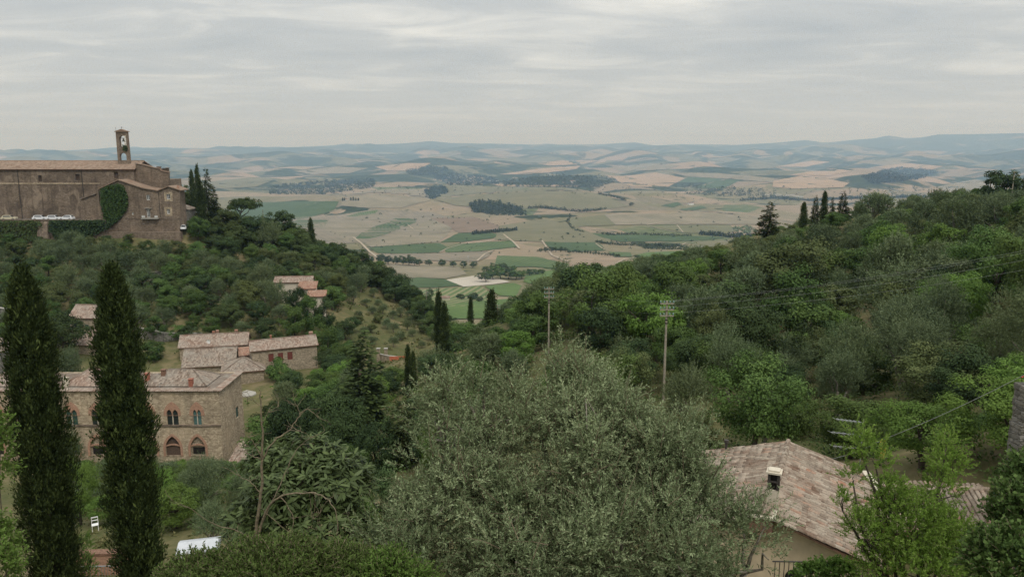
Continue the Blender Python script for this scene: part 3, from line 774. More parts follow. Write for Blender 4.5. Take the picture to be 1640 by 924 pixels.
def cypress_crown(rng, h, r, z0, ntuft, per, L, Wd, ragged=0.14, taper=None, tip=0.42):
    t = rng.random(ntuft) ** 0.92
    if taper is None:
        prof = lambda q: np.minimum(1, 0.72 + 0.6 * q) * np.clip((1 - q) / tip, 0, 1) ** 0.62
    else: prof = taper
    ang = rng.uniform(0, 2*np.pi, ntuft)
    ph = np.sin(11 * ang + 3.5 * np.sin(t * 11) + 2.2 * np.sin(t * 27 + ang * 2))
    bulge = 1 + 0.10 * np.sin(3 * ang + t * 14) + 0.10 * np.sin(5 * ang - t * 23 + 1.7) + 0.07 * np.sin(t * 31 + 2) + 0.19 * ph
    rr = prof(t) * r * bulge * (1 - ragged * rng.random(ntuft) ** 0.5 * 2.2 + ragged * 0.9)
    inner = rng.random(ntuft) < 0.22
    rr = np.where(inner, rr * rng.uniform(0.35, 0.85, ntuft), rr)
    c = np.stack([rr * np.cos(ang), rr * np.sin(ang), z0 + t * h], 1)
    out = np.stack([np.cos(ang), np.sin(ang), np.zeros(ntuft)], 1)
    n = ntuft * per
    o = np.repeat(out, per, 0); cc = np.repeat(c, per, 0)
    sz = np.repeat(rng.uniform(0.6, 1.5, ntuft), per)
    p = cc + rng.normal(size=(n, 3)) * L * np.array([0.8, 0.8, 1.4])
    D = unit(UP * 1.1 + o * rng.uniform(0.05, 0.9, (n, 1)) + rng.normal(size=(n, 3)) * 0.32)
    N = unit(o + rng.normal(size=(n, 3)) * 0.5)
    V = leaf_geo(p, D, N, L * 1.5 * sz * rng.uniform(0.6, 1.3, n), Wd * sz * rng.uniform(0.7, 1.3, n))
    tone = np.clip(np.repeat(rng.random(ntuft) ** 1.5 * 0.5 + .16 * ph, per) + 0.42 * rng.random(n) ** 1.5, 0, 1)  # random tuft tone plus painted shading: plume ridges lighter, grooves darker
    return V, tone

def conifer_crown(rng, h, r, z0, tiers, per_branch, L, Wd, droop=0.25):
    V = []; T = []
    for i in range(tiers):
        q = i / (tiers - 1)
        rad = r * (1 - q) ** 0.8 * rng.uniform(0.72, 1.1) + 0.12
        nb = max(4, int(11 * (1 - q) + 4))
        for b in range(nb):
            a = rng.uniform(0, 2*np.pi); ln = rad * rng.uniform(0.65, 1.12)
            o = np.array([math.cos(a), math.sin(a), 0])
            n = max(6, int(per_branch * ln / r + 5))
            s = rng.random(n) ** 0.6
            p = o * (s * ln)[:, None] + UP * (z0 + q * h + rng.uniform(-0.4, 0.4) * h / tiers - droop * ln * s ** 1.5)[:, None] + rng.normal(size=(n, 3)) * L * 0.4
            sd = np.cross(o, UP)
            D = unit(o * 0.8 + sd * rng.uniform(-0.9, 0.9, (n, 1)) + UP * rng.uniform(-0.35, 0.25, (n, 1)))
            N = unit(UP + rng.normal(size=(n, 3)) * 0.35)
            V.append(leaf_geo(p, D, N, L * rng.uniform(0.6, 1.3, n), Wd * rng.uniform(0.7, 1.3, n)))
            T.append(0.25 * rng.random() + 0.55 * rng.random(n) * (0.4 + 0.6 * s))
    return np.concatenate(V), np.concatenate(T)

def trunk_mesh(name, rng, h, r, tips, mat, lean=0.12, n=7, nl=5):
    """tapered trunk with limbs reaching to crown points"""
    mb = MB()
    top = np.array([rng.normal() * lean * h, rng.normal() * lean * h, h])
    path = [np.array([0, 0, -0.5]), np.array([0, 0, 0.0])] + [top * q + np.array([rng.normal(), rng.normal(), 0]) * 0.04 * h for q in (0.35, 0.7, 1.0)]
    mb.tube(path, [r * 1.5, r * 1.25, r, r * 0.8, r * 0.5], n)
    if len(tips):
        for i in rng.choice(len(tips), min(nl, len(tips)), replace=False):
            e = tips[i]; s = top * rng.uniform(0.45, 0.95)
            mid = (s + e) / 2 + np.array([rng.normal(), rng.normal(), rng.normal() + 0.6]) * 0.08 * h
            mb.tube([s, mid, e], [r * 0.5, r * 0.32, r * 0.1], 5)
    return mb.mesh(name, mat, smooth=True)

PROTO = {}
def add_proto(kind, crown, trunk, width, height):
    PROTO.setdefault(kind, []).append(dict(crown=crown, trunk=trunk, w=width, h=height))
def make_protos():
    rng = np.random.default_rng(11)
    # fine = seen from near (below about 80 m), mid, small = far away
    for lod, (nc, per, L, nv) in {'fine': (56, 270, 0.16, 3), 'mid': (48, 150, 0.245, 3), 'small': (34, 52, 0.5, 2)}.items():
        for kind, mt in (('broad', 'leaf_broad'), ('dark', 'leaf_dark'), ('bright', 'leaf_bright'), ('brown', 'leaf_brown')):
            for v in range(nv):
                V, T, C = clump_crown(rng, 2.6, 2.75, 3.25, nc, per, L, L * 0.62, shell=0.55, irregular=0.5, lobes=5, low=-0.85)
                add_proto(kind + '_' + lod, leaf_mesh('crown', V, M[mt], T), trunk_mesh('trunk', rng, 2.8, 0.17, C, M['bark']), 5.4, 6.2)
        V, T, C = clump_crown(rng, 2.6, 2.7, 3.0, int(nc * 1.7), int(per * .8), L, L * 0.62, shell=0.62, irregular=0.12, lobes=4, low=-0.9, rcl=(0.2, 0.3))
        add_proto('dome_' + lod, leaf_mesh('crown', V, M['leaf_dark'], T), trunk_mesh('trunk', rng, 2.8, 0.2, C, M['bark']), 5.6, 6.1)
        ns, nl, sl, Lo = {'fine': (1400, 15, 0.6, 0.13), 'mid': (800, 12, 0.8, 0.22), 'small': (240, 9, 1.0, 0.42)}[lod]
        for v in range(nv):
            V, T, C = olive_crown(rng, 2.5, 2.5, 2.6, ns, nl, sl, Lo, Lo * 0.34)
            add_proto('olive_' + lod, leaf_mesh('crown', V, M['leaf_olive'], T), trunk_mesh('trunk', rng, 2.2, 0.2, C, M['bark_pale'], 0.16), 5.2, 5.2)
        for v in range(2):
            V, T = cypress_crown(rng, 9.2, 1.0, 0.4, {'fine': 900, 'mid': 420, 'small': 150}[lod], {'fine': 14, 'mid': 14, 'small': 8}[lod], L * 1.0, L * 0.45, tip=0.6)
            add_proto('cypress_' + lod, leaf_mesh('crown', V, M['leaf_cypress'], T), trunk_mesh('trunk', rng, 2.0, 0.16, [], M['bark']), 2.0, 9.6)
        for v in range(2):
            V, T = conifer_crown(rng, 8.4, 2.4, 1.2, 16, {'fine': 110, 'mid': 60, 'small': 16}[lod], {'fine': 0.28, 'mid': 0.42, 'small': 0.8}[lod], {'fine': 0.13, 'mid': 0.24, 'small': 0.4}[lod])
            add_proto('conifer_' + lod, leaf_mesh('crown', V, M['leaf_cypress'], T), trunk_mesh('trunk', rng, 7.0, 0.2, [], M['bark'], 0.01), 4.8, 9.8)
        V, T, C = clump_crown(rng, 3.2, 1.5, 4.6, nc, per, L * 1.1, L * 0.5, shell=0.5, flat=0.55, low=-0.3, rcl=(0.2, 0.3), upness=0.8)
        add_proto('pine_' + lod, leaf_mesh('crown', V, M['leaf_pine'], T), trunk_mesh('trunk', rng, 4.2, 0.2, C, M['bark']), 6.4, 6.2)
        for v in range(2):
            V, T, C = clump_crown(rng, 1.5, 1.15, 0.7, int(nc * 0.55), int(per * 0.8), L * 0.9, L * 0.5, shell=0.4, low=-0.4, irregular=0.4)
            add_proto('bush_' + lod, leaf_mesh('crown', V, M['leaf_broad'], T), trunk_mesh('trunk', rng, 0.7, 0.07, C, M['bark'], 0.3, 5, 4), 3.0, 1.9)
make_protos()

TREE_NAME = {'broad': 'broadleaf_tree', 'dark': 'evergreen_oak', 'dome': 'evergreen_oak', 'bright': 'young_broadleaf_tree', 'brown': 'deciduous_tree', 'olive': 'olive_tree', 'cypress': 'cypress_tree', 'conifer': 'conifer_tree', 'pine': 'pine_tree', 'bush': 'bush'}
TREE_LOOK = {'broad': 'leafy green tree', 'dark': 'dark evergreen oak', 'dome': 'round dark oak', 'bright': 'bright yellow-green tree', 'brown': 'dull brownish tree', 'olive': 'silvery olive tree', 'cypress': 'slim dark cypress', 'conifer': 'dark pointed conifer', 'pine': 'flat crowned green pine', 'bush': 'low green bush'}
TREES = []     # (root, kind, region, px, py of crown centre, width px, labelled?)
_trng = random.Random(5)
def tree(kind, x, y, h, w, label=None, group=None, lod=None, z=None, rz=None, region=None, sink=0.15):
    z = ground(x, y) if z is None else z
    if lod is None: lod = 'fine' if y < 85 else ('mid' if y < 420 else 'small')
    pr = PROTO[kind + '_' + lod]; pr = pr[_trng.randrange(len(pr))]
    root = empty(TREE_NAME[kind], (x, y, z - sink), _trng.uniform(0, 6.28) if rz is None else rz, label, 'bush' if kind == 'bush' else 'tree', group)
    sx = w / pr['w']; sz = h / pr['h']
    root.scale = (sx, sx * _trng.uniform(0.9, 1.1), sz)
    link('trunk', pr['trunk'], root); link('crown', pr['crown'], root)
    c = proj((x, y, z + h * 0.6))
    TREES.append([root, kind, region, c[0], c[1], w / y * FPX, label is not None, y, h])
    return root
def tree_px(kind, px, top, base, wpx, Y, label, group=None, **k):
    """tree whose crown top is seen at (px,top) and foot near (px,base), Y metres away"""
    p = W(px, base, Y); zt = W(px, top, Y).z; zg = ground(p.x, Y)
    z0 = min(p.z, zg) if abs(p.z - zg) < 6 else zg
    h = max(zt - z0, 1.0)
    return tree(kind, p.x, Y, h, wpx * Y / FPX / CP, label, group, z=z0, **k)
# ------------------------------------------------------------------ buildings
def tile_sheet(o0, ud, vd, lu, lv, per=0.24, course=0.42, cut=None, amp=0.05, rng=None):
    """corrugated barrel tile roof plane: o0 eave corner, ud along the eave, vd up the slope; cut = [(point, normal)] trims"""
    rng = rng or np.random.default_rng(3)
    ud = Vector(ud).normalized(); vd = Vector(vd).normalized(); n = ud.cross(vd).normalized()
    if n.z < 0: n = -n
    nu = max(2, int(lu / per)); nv = max(2, int(lv / course))
    us = np.linspace(0, lu, nu * 4 + 1); hs = amp * np.abs(np.sin(np.arange(nu * 4 + 1) * math.pi / 4)) 
    o0 = Vector(o0); V = []; F = []; Rn = []
    U = np.array(ud); Vd = np.array(vd); Nn = np.array(n); O = np.array(o0)
    for j in range(nv):
        b = sum(len(a) for a in V)
        r = np.repeat(rng.random(nu), 4); r = np.append(r, r[-1])
        jig = np.repeat(rng.uniform(-0.012, 0.012, nu), 4); jig = np.append(jig, 0)
        lo = O + us[:, None] * U + (lv * j / nv - 0.03) * Vd + (hs + amp * 0.55 + jig)[:, None] * Nn
        hi = O + us[:, None] * U + (lv * (j + 1) / nv) * Vd + (hs * 0.8 + jig)[:, None] * Nn
        V += [lo, hi]; Rn += [r, r]; m = len(us)
        k = np.arange(m - 1)
        F.append(np.stack([b + k, b + k + 1, b + m + k + 1, b + m + k], 1))
    V = np.concatenate(V); F = np.concatenate(F); Rn = np.concatenate(Rn)
    me = np_mesh('roof', V, F, None, Rn)
    if cut:
        bm = bmesh.new(); bm.from_mesh(me)
        for p, nn in cut:
            bmesh.ops.bisect_plane(bm, geom=bm.verts[:] + bm.edges[:] + bm.faces[:], plane_co=p, plane_no=nn, clear_outer=True)
        bm.to_mesh(me); bm.free()
    return me
def join_meshes(name, mes, mat):
    V = []; F3 = []; Rn = []; b = 0
    bm = bmesh.new()
    for me in mes: bm.from_mesh(me); bpy.data.meshes.remove(me)
    out = bpy.data.meshes.new(name); bm.to_mesh(out); bm.free()
    out.materials.append(mat); return out

def wall_y(y0, sgn=1):
    """place() for a wall facing -y (towards the camera) at local y0"""
    return lambda a, b, d: (a, y0 + d * sgn, b)
def wall_x(x0, sgn=-1):
    return lambda a, b, d: (x0 + d * sgn, a, b)
def rect(x0, x1, z0, z1): return [(x0, z0), (x1, z0), (x1, z1), (x0, z1)]

def window_rect(parent, place, x0, x1, z0, z1, frame_m, pane_m, depth=0.18, fw=0.09, name='window', bars=1, sill=None):
    f = MB(); f.wall(rect(x0, x1, z0, z1), [rect(x0+fw, (x0+x1)/2-fw*0.4, z0+fw, z1-fw), rect((x0+x1)/2+fw*0.4, x1-fw, z0+fw, z1-fw)] if bars else [rect(x0+fw, x1-fw, z0+fw, z1-fw)], lambda a, b, d: place(a, b, depth - 0.06 + d), 0.06)
    w = f.build(name, frame_m, parent)
    g = MB(); g.wall(rect(x0+0.01, x1-0.01, z0+0.01, z1-0.01), [], lambda a, b, d: place(a, b, depth + 0.03 + d), 0.02)
    g.build('pane', pane_m, w)
    if sill:
        s_ = MB(); s_.wall(rect(x0-0.12, x1+0.12, z0-0.14, z0-0.005), [], lambda a, b, d: place(a, b, -0.12 + d), 0.3); s_.build('sill', sill, w)
    return w

def hip_mesh(lx, ly, over, z_e, rise, roof_m, per=0.26, rng=None, x0=0.0, y0=0.0):
    """four tiled slopes over a rectangle lx by ly whose front edge is y0"""
    hw = ly/2 + over; sl = math.hypot(hw, rise * hw / (ly/2)); px_ = lx/2 + over; L = 2 * px_; W_ = ly + 2*over
    P1 = Vector((x0-px_, y0-over, 0)); P2 = Vector((x0+px_, y0-over, 0)); P3 = Vector((x0-px_, y0+ly+over, 0)); P4 = Vector((x0+px_, y0+ly+over, 0))
    a = tile_sheet((x0-px_, y0-over, z_e), (1,0,0), (0, ly/2, rise), L, sl, per, 0.42, [(P1, Vector((-1, 1, 0))), (P2, Vector((1, 1, 0)))], rng=rng)
    b = tile_sheet((x0+px_, y0+ly+over, z_e), (-1,0,0), (0, -ly/2, rise), L, sl, per, 0.42, [(P3, Vector((-1, -1, 0))), (P4, Vector((1, -1, 0)))], rng=rng)
    c = tile_sheet((x0+px_, y0-over, z_e), (0,1,0), (-ly/2, 0, rise), W_, sl, per, 0.42, [(P2, Vector((-1, -1, 0))), (P4, Vector((-1, 1, 0)))], rng=rng)
    d = tile_sheet((x0-px_, y0+ly+over, z_e), (0,-1,0), (ly/2, 0, rise), W_, sl, per, 0.42, [(P1, Vector((1, -1, 0))), (P3, Vector((1, 1, 0)))], rng=rng)
    return join_meshes('roof', [a, b, c, d], roof_m)
def gable_house(name, loc, rz, lx, ly, h, rise, wall_m, roof_m, label, cat='house', over=0.35, openings=(), shutters=None, per=0.26, group=None, hip=False, sink=3.0, chim=(), shed=False):
    """ridge along local x. loc = centre of the front (-y) wall base. openings: (face, a0, a1, z0, z1, kind)"""
    root = empty(name, loc, rz, label, cat, group)
    hf = {'front': [], 'right': [], 'left': []}
    for fc, a0, a1, z0, z1, k in openings: hf[fc].append((a0, a1, z0, z1, k))
    t = 0.35
    zr = h + rise
    def mk(face):
        hs = [rect(a0, a1, z0, z1) if k != 'arch' else arch_pts((a0+a1)/2, z0, a1-a0, z1-z0, 0.55, 5, False) for a0, a1, z0, z1, k in hf[face]]
        return hs
    f = MB(); f.wall(rect(-lx/2, lx/2, -sink, h), mk('front'), wall_y(0), t); f.build('front_wall', wall_m, root)
    b = MB(); b.wall(rect(-lx/2, lx/2, -sink, h if not shed else zr), [], wall_y(ly - t), t); b.build('back_wall', wall_m, root)
    if hip: prof = [(t, -sink), (ly-t, -sink), (ly-t, h), (t, h)]
    elif shed: prof = [(t, -sink), (ly-t, -sink), (ly-t, zr), (t, h + 0.05)]
    else: prof = [(t, -sink), (ly-t, -sink), (ly-t, h), (ly/2, zr), (t, h)]
    r = MB(); r.wall(prof, mk('right'), wall_x(lx/2, -1), t); r.build('side_wall', wall_m, root)
    l = MB(); l.wall(prof, mk('left'), wall_x(-lx/2, 1), t); l.build('side_wall', wall_m, root)
    for face, pl in (('front', wall_y(0)), ('right', wall_x(lx/2, -1)), ('left', wall_x(-lx/2, 1))):
        for a0, a1, z0, z1, k in hf[face]:
            if k in ('shut', 'shut2', 'door'):
                m_ = {'shut': M['shutter_red'], 'shut2': M['shutter_green'], 'door': M['wood']}[k]
                nm = 'door' if k == 'door' else 'shutter'
                for q in (0, 1):
                    c = (a0 + a1) / 2
                    s_ = MB(); s_.wall(rect(a0 + 0.01 if q == 0 else c + 0.015, c - 0.015 if q == 0 else a1 - 0.01, z0 + 0.01, z1 - 0.01), [], lambda a, b_, d: pl(a, b_, 0.07 + d), 0.05)
                    s_.build(nm, m_, root)
            else:
                window_rect(root, pl, a0, a1, z0, z1, M['white_paint'] if k == 'win' else M['wood'], M['glass'], sill=M['concrete'])
    sl = math.hypot(ly/2 + over, rise * (ly/2 + over) / (ly/2)); L = lx + 2 * over
    z_e = h - rise * over / (ly/2)
    cutm = []
    e = 0.06
    rng = np.random.default_rng(int(abs(loc[0]) * 10) + 1)
    if shed:
        sl2 = math.hypot(ly + 2*over, rise * (ly + 2*over) / ly)
        me = join_meshes('roof', [tile_sheet((-L/2, -over, h - rise*over/ly + e), (1,0,0), (0, ly, rise), L, sl2, per, rng=rng)], roof_m)
    elif not hip:
        a = tile_sheet((-L/2, -over, z_e + e), (1,0,0), (0, ly/2, rise), L, sl, per, rng=rng)
        c = tile_sheet((L/2, ly + over, z_e + e), (-1,0,0), (0, -ly/2, rise), L, sl, per, rng=rng)
        me = join_meshes('roof', [a, c], roof_m)
    else:
        hw = ly/2 + over
        px_ = lx/2 + over
        d1 = Vector((1, 1, 0)).normalized(); d2 = Vector((1, -1, 0)).normalized()
        P1 = Vector((-px_, -over, 0)); P2 = Vector((px_, -over, 0)); P3 = Vector((-px_, ly+over, 0)); P4 = Vector((px_, ly+over, 0))
        fr = tile_sheet((-L/2, -over, z_e + e), (1,0,0), (0, ly/2, rise), L, sl, per, 0.42, [(P1, Vector((-1, 1, 0))), (P2, Vector((1, 1, 0)))], rng=rng)
        bk = tile_sheet((L/2, ly+over, z_e + e), (-1,0,0), (0, -ly/2, rise), L, sl, per, 0.42, [(P3, Vector((-1, -1, 0))), (P4, Vector((1, -1, 0)))], rng=rng)
        W_ = ly + 2*over
        rt = tile_sheet((px_, -over, z_e + e), (0,1,0), (-ly/2, 0, rise), W_, sl, per, 0.42, [(P2, Vector((-1, -1, 0))), (P4, Vector((-1, 1, 0)))], rng=rng)
        lf = tile_sheet((-px_, ly+over, z_e + e), (0,-1,0), (ly/2, 0, rise), W_, sl, per, 0.42, [(P1, Vector((1, -1, 0))), (P3, Vector((1, 1, 0)))], rng=rng)
        me = join_meshes('roof', [fr, bk, rt, lf], roof_m)
    ro = link('roof', me, root)
    if shed:
        u = MB(); u.hull([(-L/2+.02, -over+.02, h - rise*over/ly - 0.1), (L/2-.02, -over+.02, h - rise*over/ly - 0.1), (L/2-.02, ly+over-.02, zr + rise*over/ly - 0.1), (-L/2+.02, ly+over-.02, zr + rise*over/ly - 0.1)],
                         [(-L/2+.02, -over+.02, h - rise*over/ly + 0.03), (L/2-.02, -over+.02, h - rise*over/ly + 0.03), (L/2-.02, ly+over-.02, zr + rise*over/ly + 0.03), (-L/2+.02, ly+over-.02, zr + rise*over/ly + 0.03)])
        u.build('eaves', M['brick_dark'], ro)
    elif not hip:
        u = MB()
        u.prism_x([(-over+.02, z_e - 0.1), (ly/2, zr - 0.1), (ly+over-.02, z_e - 0.1), (ly+over-.02, z_e + 0.03), (ly/2, zr + 0.03), (-over+.02, z_e + 0.03)], -L/2 + .02, L/2 - .02)
        u.build('eaves', M['brick_dark'], ro)
        rd = MB(); rd.tube([(-L/2, ly/2, zr + e + 0.06), (L/2, ly/2, zr + e + 0.06)], 0.13, 8); rd.build('ridge_tiles', roof_m, ro)
    else:
        u = MB(); u.box(-L/2+.02, L/2-.02, -over+.02, ly+over-.02, z_e - 0.12, z_e + 0.02); u.build('eaves', M['brick_dark'], ro)
        rd = MB(); za = zr + e + 0.05
        A = (-lx/2 + ly/2, ly/2, za); B = (lx/2 - ly/2, ly/2, za)
        if lx > ly + 0.1: rd.tube([A, B], 0.13, 6)
        for c, q in (((-px_, -over, z_e + e + 0.04), A), ((-px_, ly+over, z_e + e + 0.04), A), ((px_, -over, z_e + e + 0.04), B), ((px_, ly+over, z_e + e + 0.04), B)): rd.tube([c, q], 0.12, 6)
        rd.build('ridge_tiles', roof_m, ro)
    for cx_, cy_, cw, ch, cm in chim:
        zb = h + (rise * (1 - abs(cy_ - ly/2) / (ly/2)) if not shed else rise * cy_ / ly) - 0.3
        c = MB(); c.box(cx_-cw/2, cx_+cw/2, cy_-cw/2, cy_+cw/2, zb, zb + ch); co = c.build('chimney', cm, ro)
        c = MB(); c.box(cx_-cw*.65, cx_+cw*.65, cy_-cw*.65, cy_+cw*.65, zb + ch + 0.003, zb + ch + 0.1)
        c.prism_x([(cy_-cw*.6, zb+ch+0.25), (cy_, zb+ch+0.45), (cy_+cw*.6, zb+ch+0.25), (cy_+cw*.6, zb+ch+0.2), (cy_-cw*.6, zb+ch+0.2)], cx_-cw*.6, cx_+cw*.6)
        for sx in (-1, 1): c.box(cx_+sx*cw*.5-.05, cx_+sx*cw*.5+.05, cy_-cw*.45, cy_+cw*.45, zb+ch+0.1, zb+ch+0.21)
        c.build('chimney_cap', M['roof_red'], co)
    return root

# ---- convent church on the hilltop (250 m away)
YC = 250.0
def cp(px, py, Y=YC): p = W(px, py, Y); return p.x, p.z
zt_ = WZ(352, YC)
xe = cp(216, 300)[0]; xl = cp(-260, 300)[0]
church = empty('church', ((xl + xe) / 2, YC, zt_), 0, 'long brown stone church with tiled roof and terrace on the hilltop', 'church')
z_eave = WZ(271, YC); z_ridge = WZ(258.5, YC + 7)
holes = []; wins = []
for px, y0, y1, hw in ((64, 281, 291, 3.4), (124, 279, 289, 4.0), (186, 276, 286, 4.0), (-40, 281, 291, 3.4), (-130, 281, 291, 3.4)):
    a0, z1 = cp(px - hw, y0); a1, z0 = cp(px + hw, y1)
    holes.append(rect(a0, a1, z0, z1)); wins.append((a0, a1, z0, z1))
nave = MB(); nave.wall([(xl, zt_ - 3), (xe, zt_ - 3), (xe, z_eave), (xl, z_eave)], holes, wall_y(YC), 0.8)
nv = nave.build('nave_wall', M['stone_church'], church, world=True)
b = MB(); b.box(xl, xl + 0.8, YC + 0.81, YC + 14, zt_ - 3, z_eave); b.box(xl, xe, YC + 14.01, YC + 14.8, zt_ - 3, z_eave); b.build('back_wall', M['stone_church'], church, world=True)
for a0, a1, z0, z1 in wins:
    w = MB(); w.wall(rect(a0, a1, z0, z1), [], wall_y(YC + 0.45), 0.1); w = w.build('window', M['wood'], church, world=True)
    m_ = MB()
    for q in range(1, 4):
        xx = a0 + (a1 - a0) * q / 4; m_.box(xx - 0.03, xx + 0.03, YC + 0.38, YC + 0.445, z0, z1)
    m_.build('bar', M['iron'], w, world=True)
    s_ = MB(); s_.box(a0 - 0.35, a1 + 0.35, YC - 0.06, YC + 0.3, z0 - 0.3, z0 - 0.003); s_.build('sill', M['stone_church2'], w, world=True)
# string course, buttress strips and downpipes on the nave
sc_ = MB(); zsc = WZ(294, YC); sc_.box(xl, xe - 11.0, YC - 0.12, YC - 0.003, zsc - 0.18, zsc + 0.18); sc_.build('string_course', M['stone_palazzo'], church, world=True)
for px in (31, 133, -100):
    x, _ = cp(px, 300); p_ = MB(); p_.tube([(x, YC - 0.16, zt_ - 1), (x, YC - 0.16, z_eave - 0.2)], 0.11, 6); p_.build('downpipe', M['iron'], church, world=True)
# blocked arches and old windows: slightly proud panels of paler rubble
for px, y0, y1, wpx, ar in ((99, 308, 330, 24, True), (38, 332, 352, 20, True), (24, 300, 322, 9, False), (74, 300, 322, 13, False), (-60, 306, 330, 20, True)):
    x, z1 = cp(px, y0); _, z0 = cp(px, y1); wm = wpx / 5.0
    m_ = MB(); m_.wall(arch_pts(x, z0, wm, z1 - z0, 0.45, 5, False) if ar else rect(x - wm/2, x + wm/2, z0, z1), [], wall_y(YC - 0.07), 0.066); m_.build('blocked_opening', M['stone_church2'], church, world=True)
rl = xe - xl + 1.0
vdir = (0, 7.0, z_ridge - z_eave)
slen = math.hypot(7.5, (z_ridge - z_eave) * 7.5 / 7.0)
rs = [tile_sheet((xl - 0.5, YC - 0.5, z_eave - 0.1), (1,0,0), vdir, rl, slen, 0.42, 0.8, amp=0.1), tile_sheet((xe + 0.5, YC + 14.5, z_eave - 0.1), (-1,0,0), (0, -7.0, z_ridge - z_eave), rl, slen, 0.42, 0.8, amp=0.1)]
me = join_meshes('roof', rs, M['roof_church'])
off = church.location
me.transform(Matrix.Translation(-Vector(off)))
rf = link('roof', me, church)
u = MB(); u.prism_x([(YC - 0.45, z_eave - 0.28), (YC + 7, z_ridge - 0.15), (YC + 14.45, z_eave - 0.28), (YC + 14.45, z_eave - 0.12), (YC + 7, z_ridge + 0.0), (YC - 0.45, z_eave - 0.12)], xl - 0.45, xe + 0.45); u.build('eaves', M['brick_dark'], rf, world=True)
u = MB(); u.tube([(xl - 0.5, YC + 7, z_ridge + 0.12), (xe + 0.5, YC + 7, z_ridge + 0.12)], 0.2, 6); u.build('ridge_tiles', M['roof_church'], rf, world=True)
# gable triangle
u = MB(); u.wall([(YC + 0.81, zt_ - 3), (YC + 14, zt_ - 3), (YC + 14, z_eave - 0.3), (YC + 7, z_ridge - 0.3), (YC + 0.81, z_eave - 0.3)], [], lambda a, b, d: (xe - d, a, b), 0.8); u.build('gable_wall', M['stone_church'], church, world=True)

# choir block right of the nave
choir = empty('choir_block', (cp(245, 350)[0], YC + 2, zt_), 0, 'tall plain stone choir block at the end of the church', 'building')
pts = [cp(217, 352, YC+1), cp(270, 352, YC+1), cp(270, 277.5, YC+1), cp(258, 275, YC+1), cp(256, 271.5, YC+1), cp(246, 270, YC+1), cp(232, 266, YC+1), cp(217, 263, YC+1)]
m_ = MB(); m_.prism_y([(x, z) for x, z in pts], YC + 1.0, YC + 2.0); m_.build('wall', M['stone_church2'], choir, world=True)
m_ = MB(); m_.box(pts[0][0] + .2, pts[1][0] - .01, YC + 2.01, YC + 13, zt_ - 1, pts[2][1] - 2.2); m_.build('rear_block', M['stone_church2'], choir, world=True)
top = [cp(217, 262.6, YC+1), cp(232, 265.6, YC+1), cp(246, 269.6, YC+1), cp(256, 271.1, YC+1), cp(258, 274.6, YC+1), cp(270.5, 277.1, YC+1)]
m_ = MB()
m_.prism_y([(x, z + 0.06) for x, z in top] + [(x, z + 0.28) for x, z in reversed(top)], YC + 0.8, YC + 2.2); m_.build('coping', M['roof_church'], choir, world=True)
for px, y0, y1, w_ in ((254, 268, 273, 0.5), (263, 270.5, 276, 0.55), (268, 270, 277, 0.35)):
    x, z0 = cp(px, y1, YC + 2); _, z1 = cp(px, y0, YC + 2)
    m_ = MB(); m_.box(x - w_, x + w_, YC + 2, YC + 2.8, z0 - 0.4, z1); m_.box(x - w_ * 1.25, x + w_ * 1.25, YC + 1.8, YC + 3.0, z1 + 0.003, z1 + 0.2); m_.build('chimney', M['stone_church'], choir, world=True)

# bell tower
bt = empty('bell_tower', (cp(196, 258)[0], YC + 4, z_eave), 0, 'slim brick bell tower with two open arches above the church roof', 'tower')
YB = YC + 4.0
bx0, bzt = cp(184.5, 211.5, YB); bx1, bzb = cp(208, 264, YB)
cx_ = (bx0 + bx1) / 2
a1x0, a1z0 = cp(192.0, 235, YB); a1x1, a1z1 = cp(201.5, 217.5, YB)
a2x0, a2z0 = cp(192.3, 258.5, YB); a2x1, a2z1 = cp(202.0, 245, YB)
m_ = MB()
taper = lambda a, b, d: (cx_ + (a - cx_) * (1.0 - 0.05 * (b - bzb) / (bzt - bzb)), YB + d, b)
m_.wall([(bx0, bzb), (bx1, bzb), (bx1, bzt), (bx0, bzt)], [arch_pts((a1x0+a1x1)/2, a1z0, a1x1-a1x0, a1z1-a1z0, 0.72, 6, False), arch_pts((a2x0+a2x1)/2, a2z0, a2x1-a2x0, a2z1-a2z0, 0.6, 6, False)], taper, 1.1)
m_.build('shaft', M['stone_church2'], bt, world=True)
m_ = MB(); ov = 0.3
for (y0_, y1_, e_) in ((YB - ov, YB + 1.1 + ov, 0),): m_.prism_y([(bx0 + 0.1 - ov, bzt + 0.003), (bx1 - 0.1 + ov, bzt + 0.003), (bx1 - 0.1 + ov, bzt + 0.18), (cx_, bzt + 0.85), (bx0 + 0.1 - ov, bzt + 0.18)], y0_, y1_)
m_.build('roof', M['roof_church'], bt, world=True)
m_ = MB(); m_.tube([(cx_, YB + 0.55, bzt + 0.8), (cx_, YB + 0.55, bzt + 1.7)], 0.05, 5); m_.box(cx_ - 0.28, cx_ + 0.28, YB + 0.51, YB + 0.59, bzt + 1.35, bzt + 1.43); m_.build('cross', M['iron'], bt, world=True)
m_ = MB(); m_.tube([(bx0 + 0.15, YB + 0.2, bzt), (bx0 + 0.15, YB + 0.2, bzt + 1.5)], 0.04, 5); m_.build('lightning_rod', M['iron'], bt, world=True)
zb_ = a1z0 + (a1z1 - a1z0) * 0.45
m_ = MB(); bxm = (a1x0 + a1x1) / 2
m_.tube([(bxm, YB + 0.55, zb_ + 0.95), (bxm, YB + 0.55, zb_ + 0.85), (bxm, YB + 0.55, zb_ + 0.55), (bxm, YB + 0.55, zb_ + 0.2), (bxm, YB + 0.55, zb_)], [0.08, 0.24, 0.3, 0.42, 0.55], 12); bell = m_.build('bell', M['bronze'], bt, smooth=True, world=True)
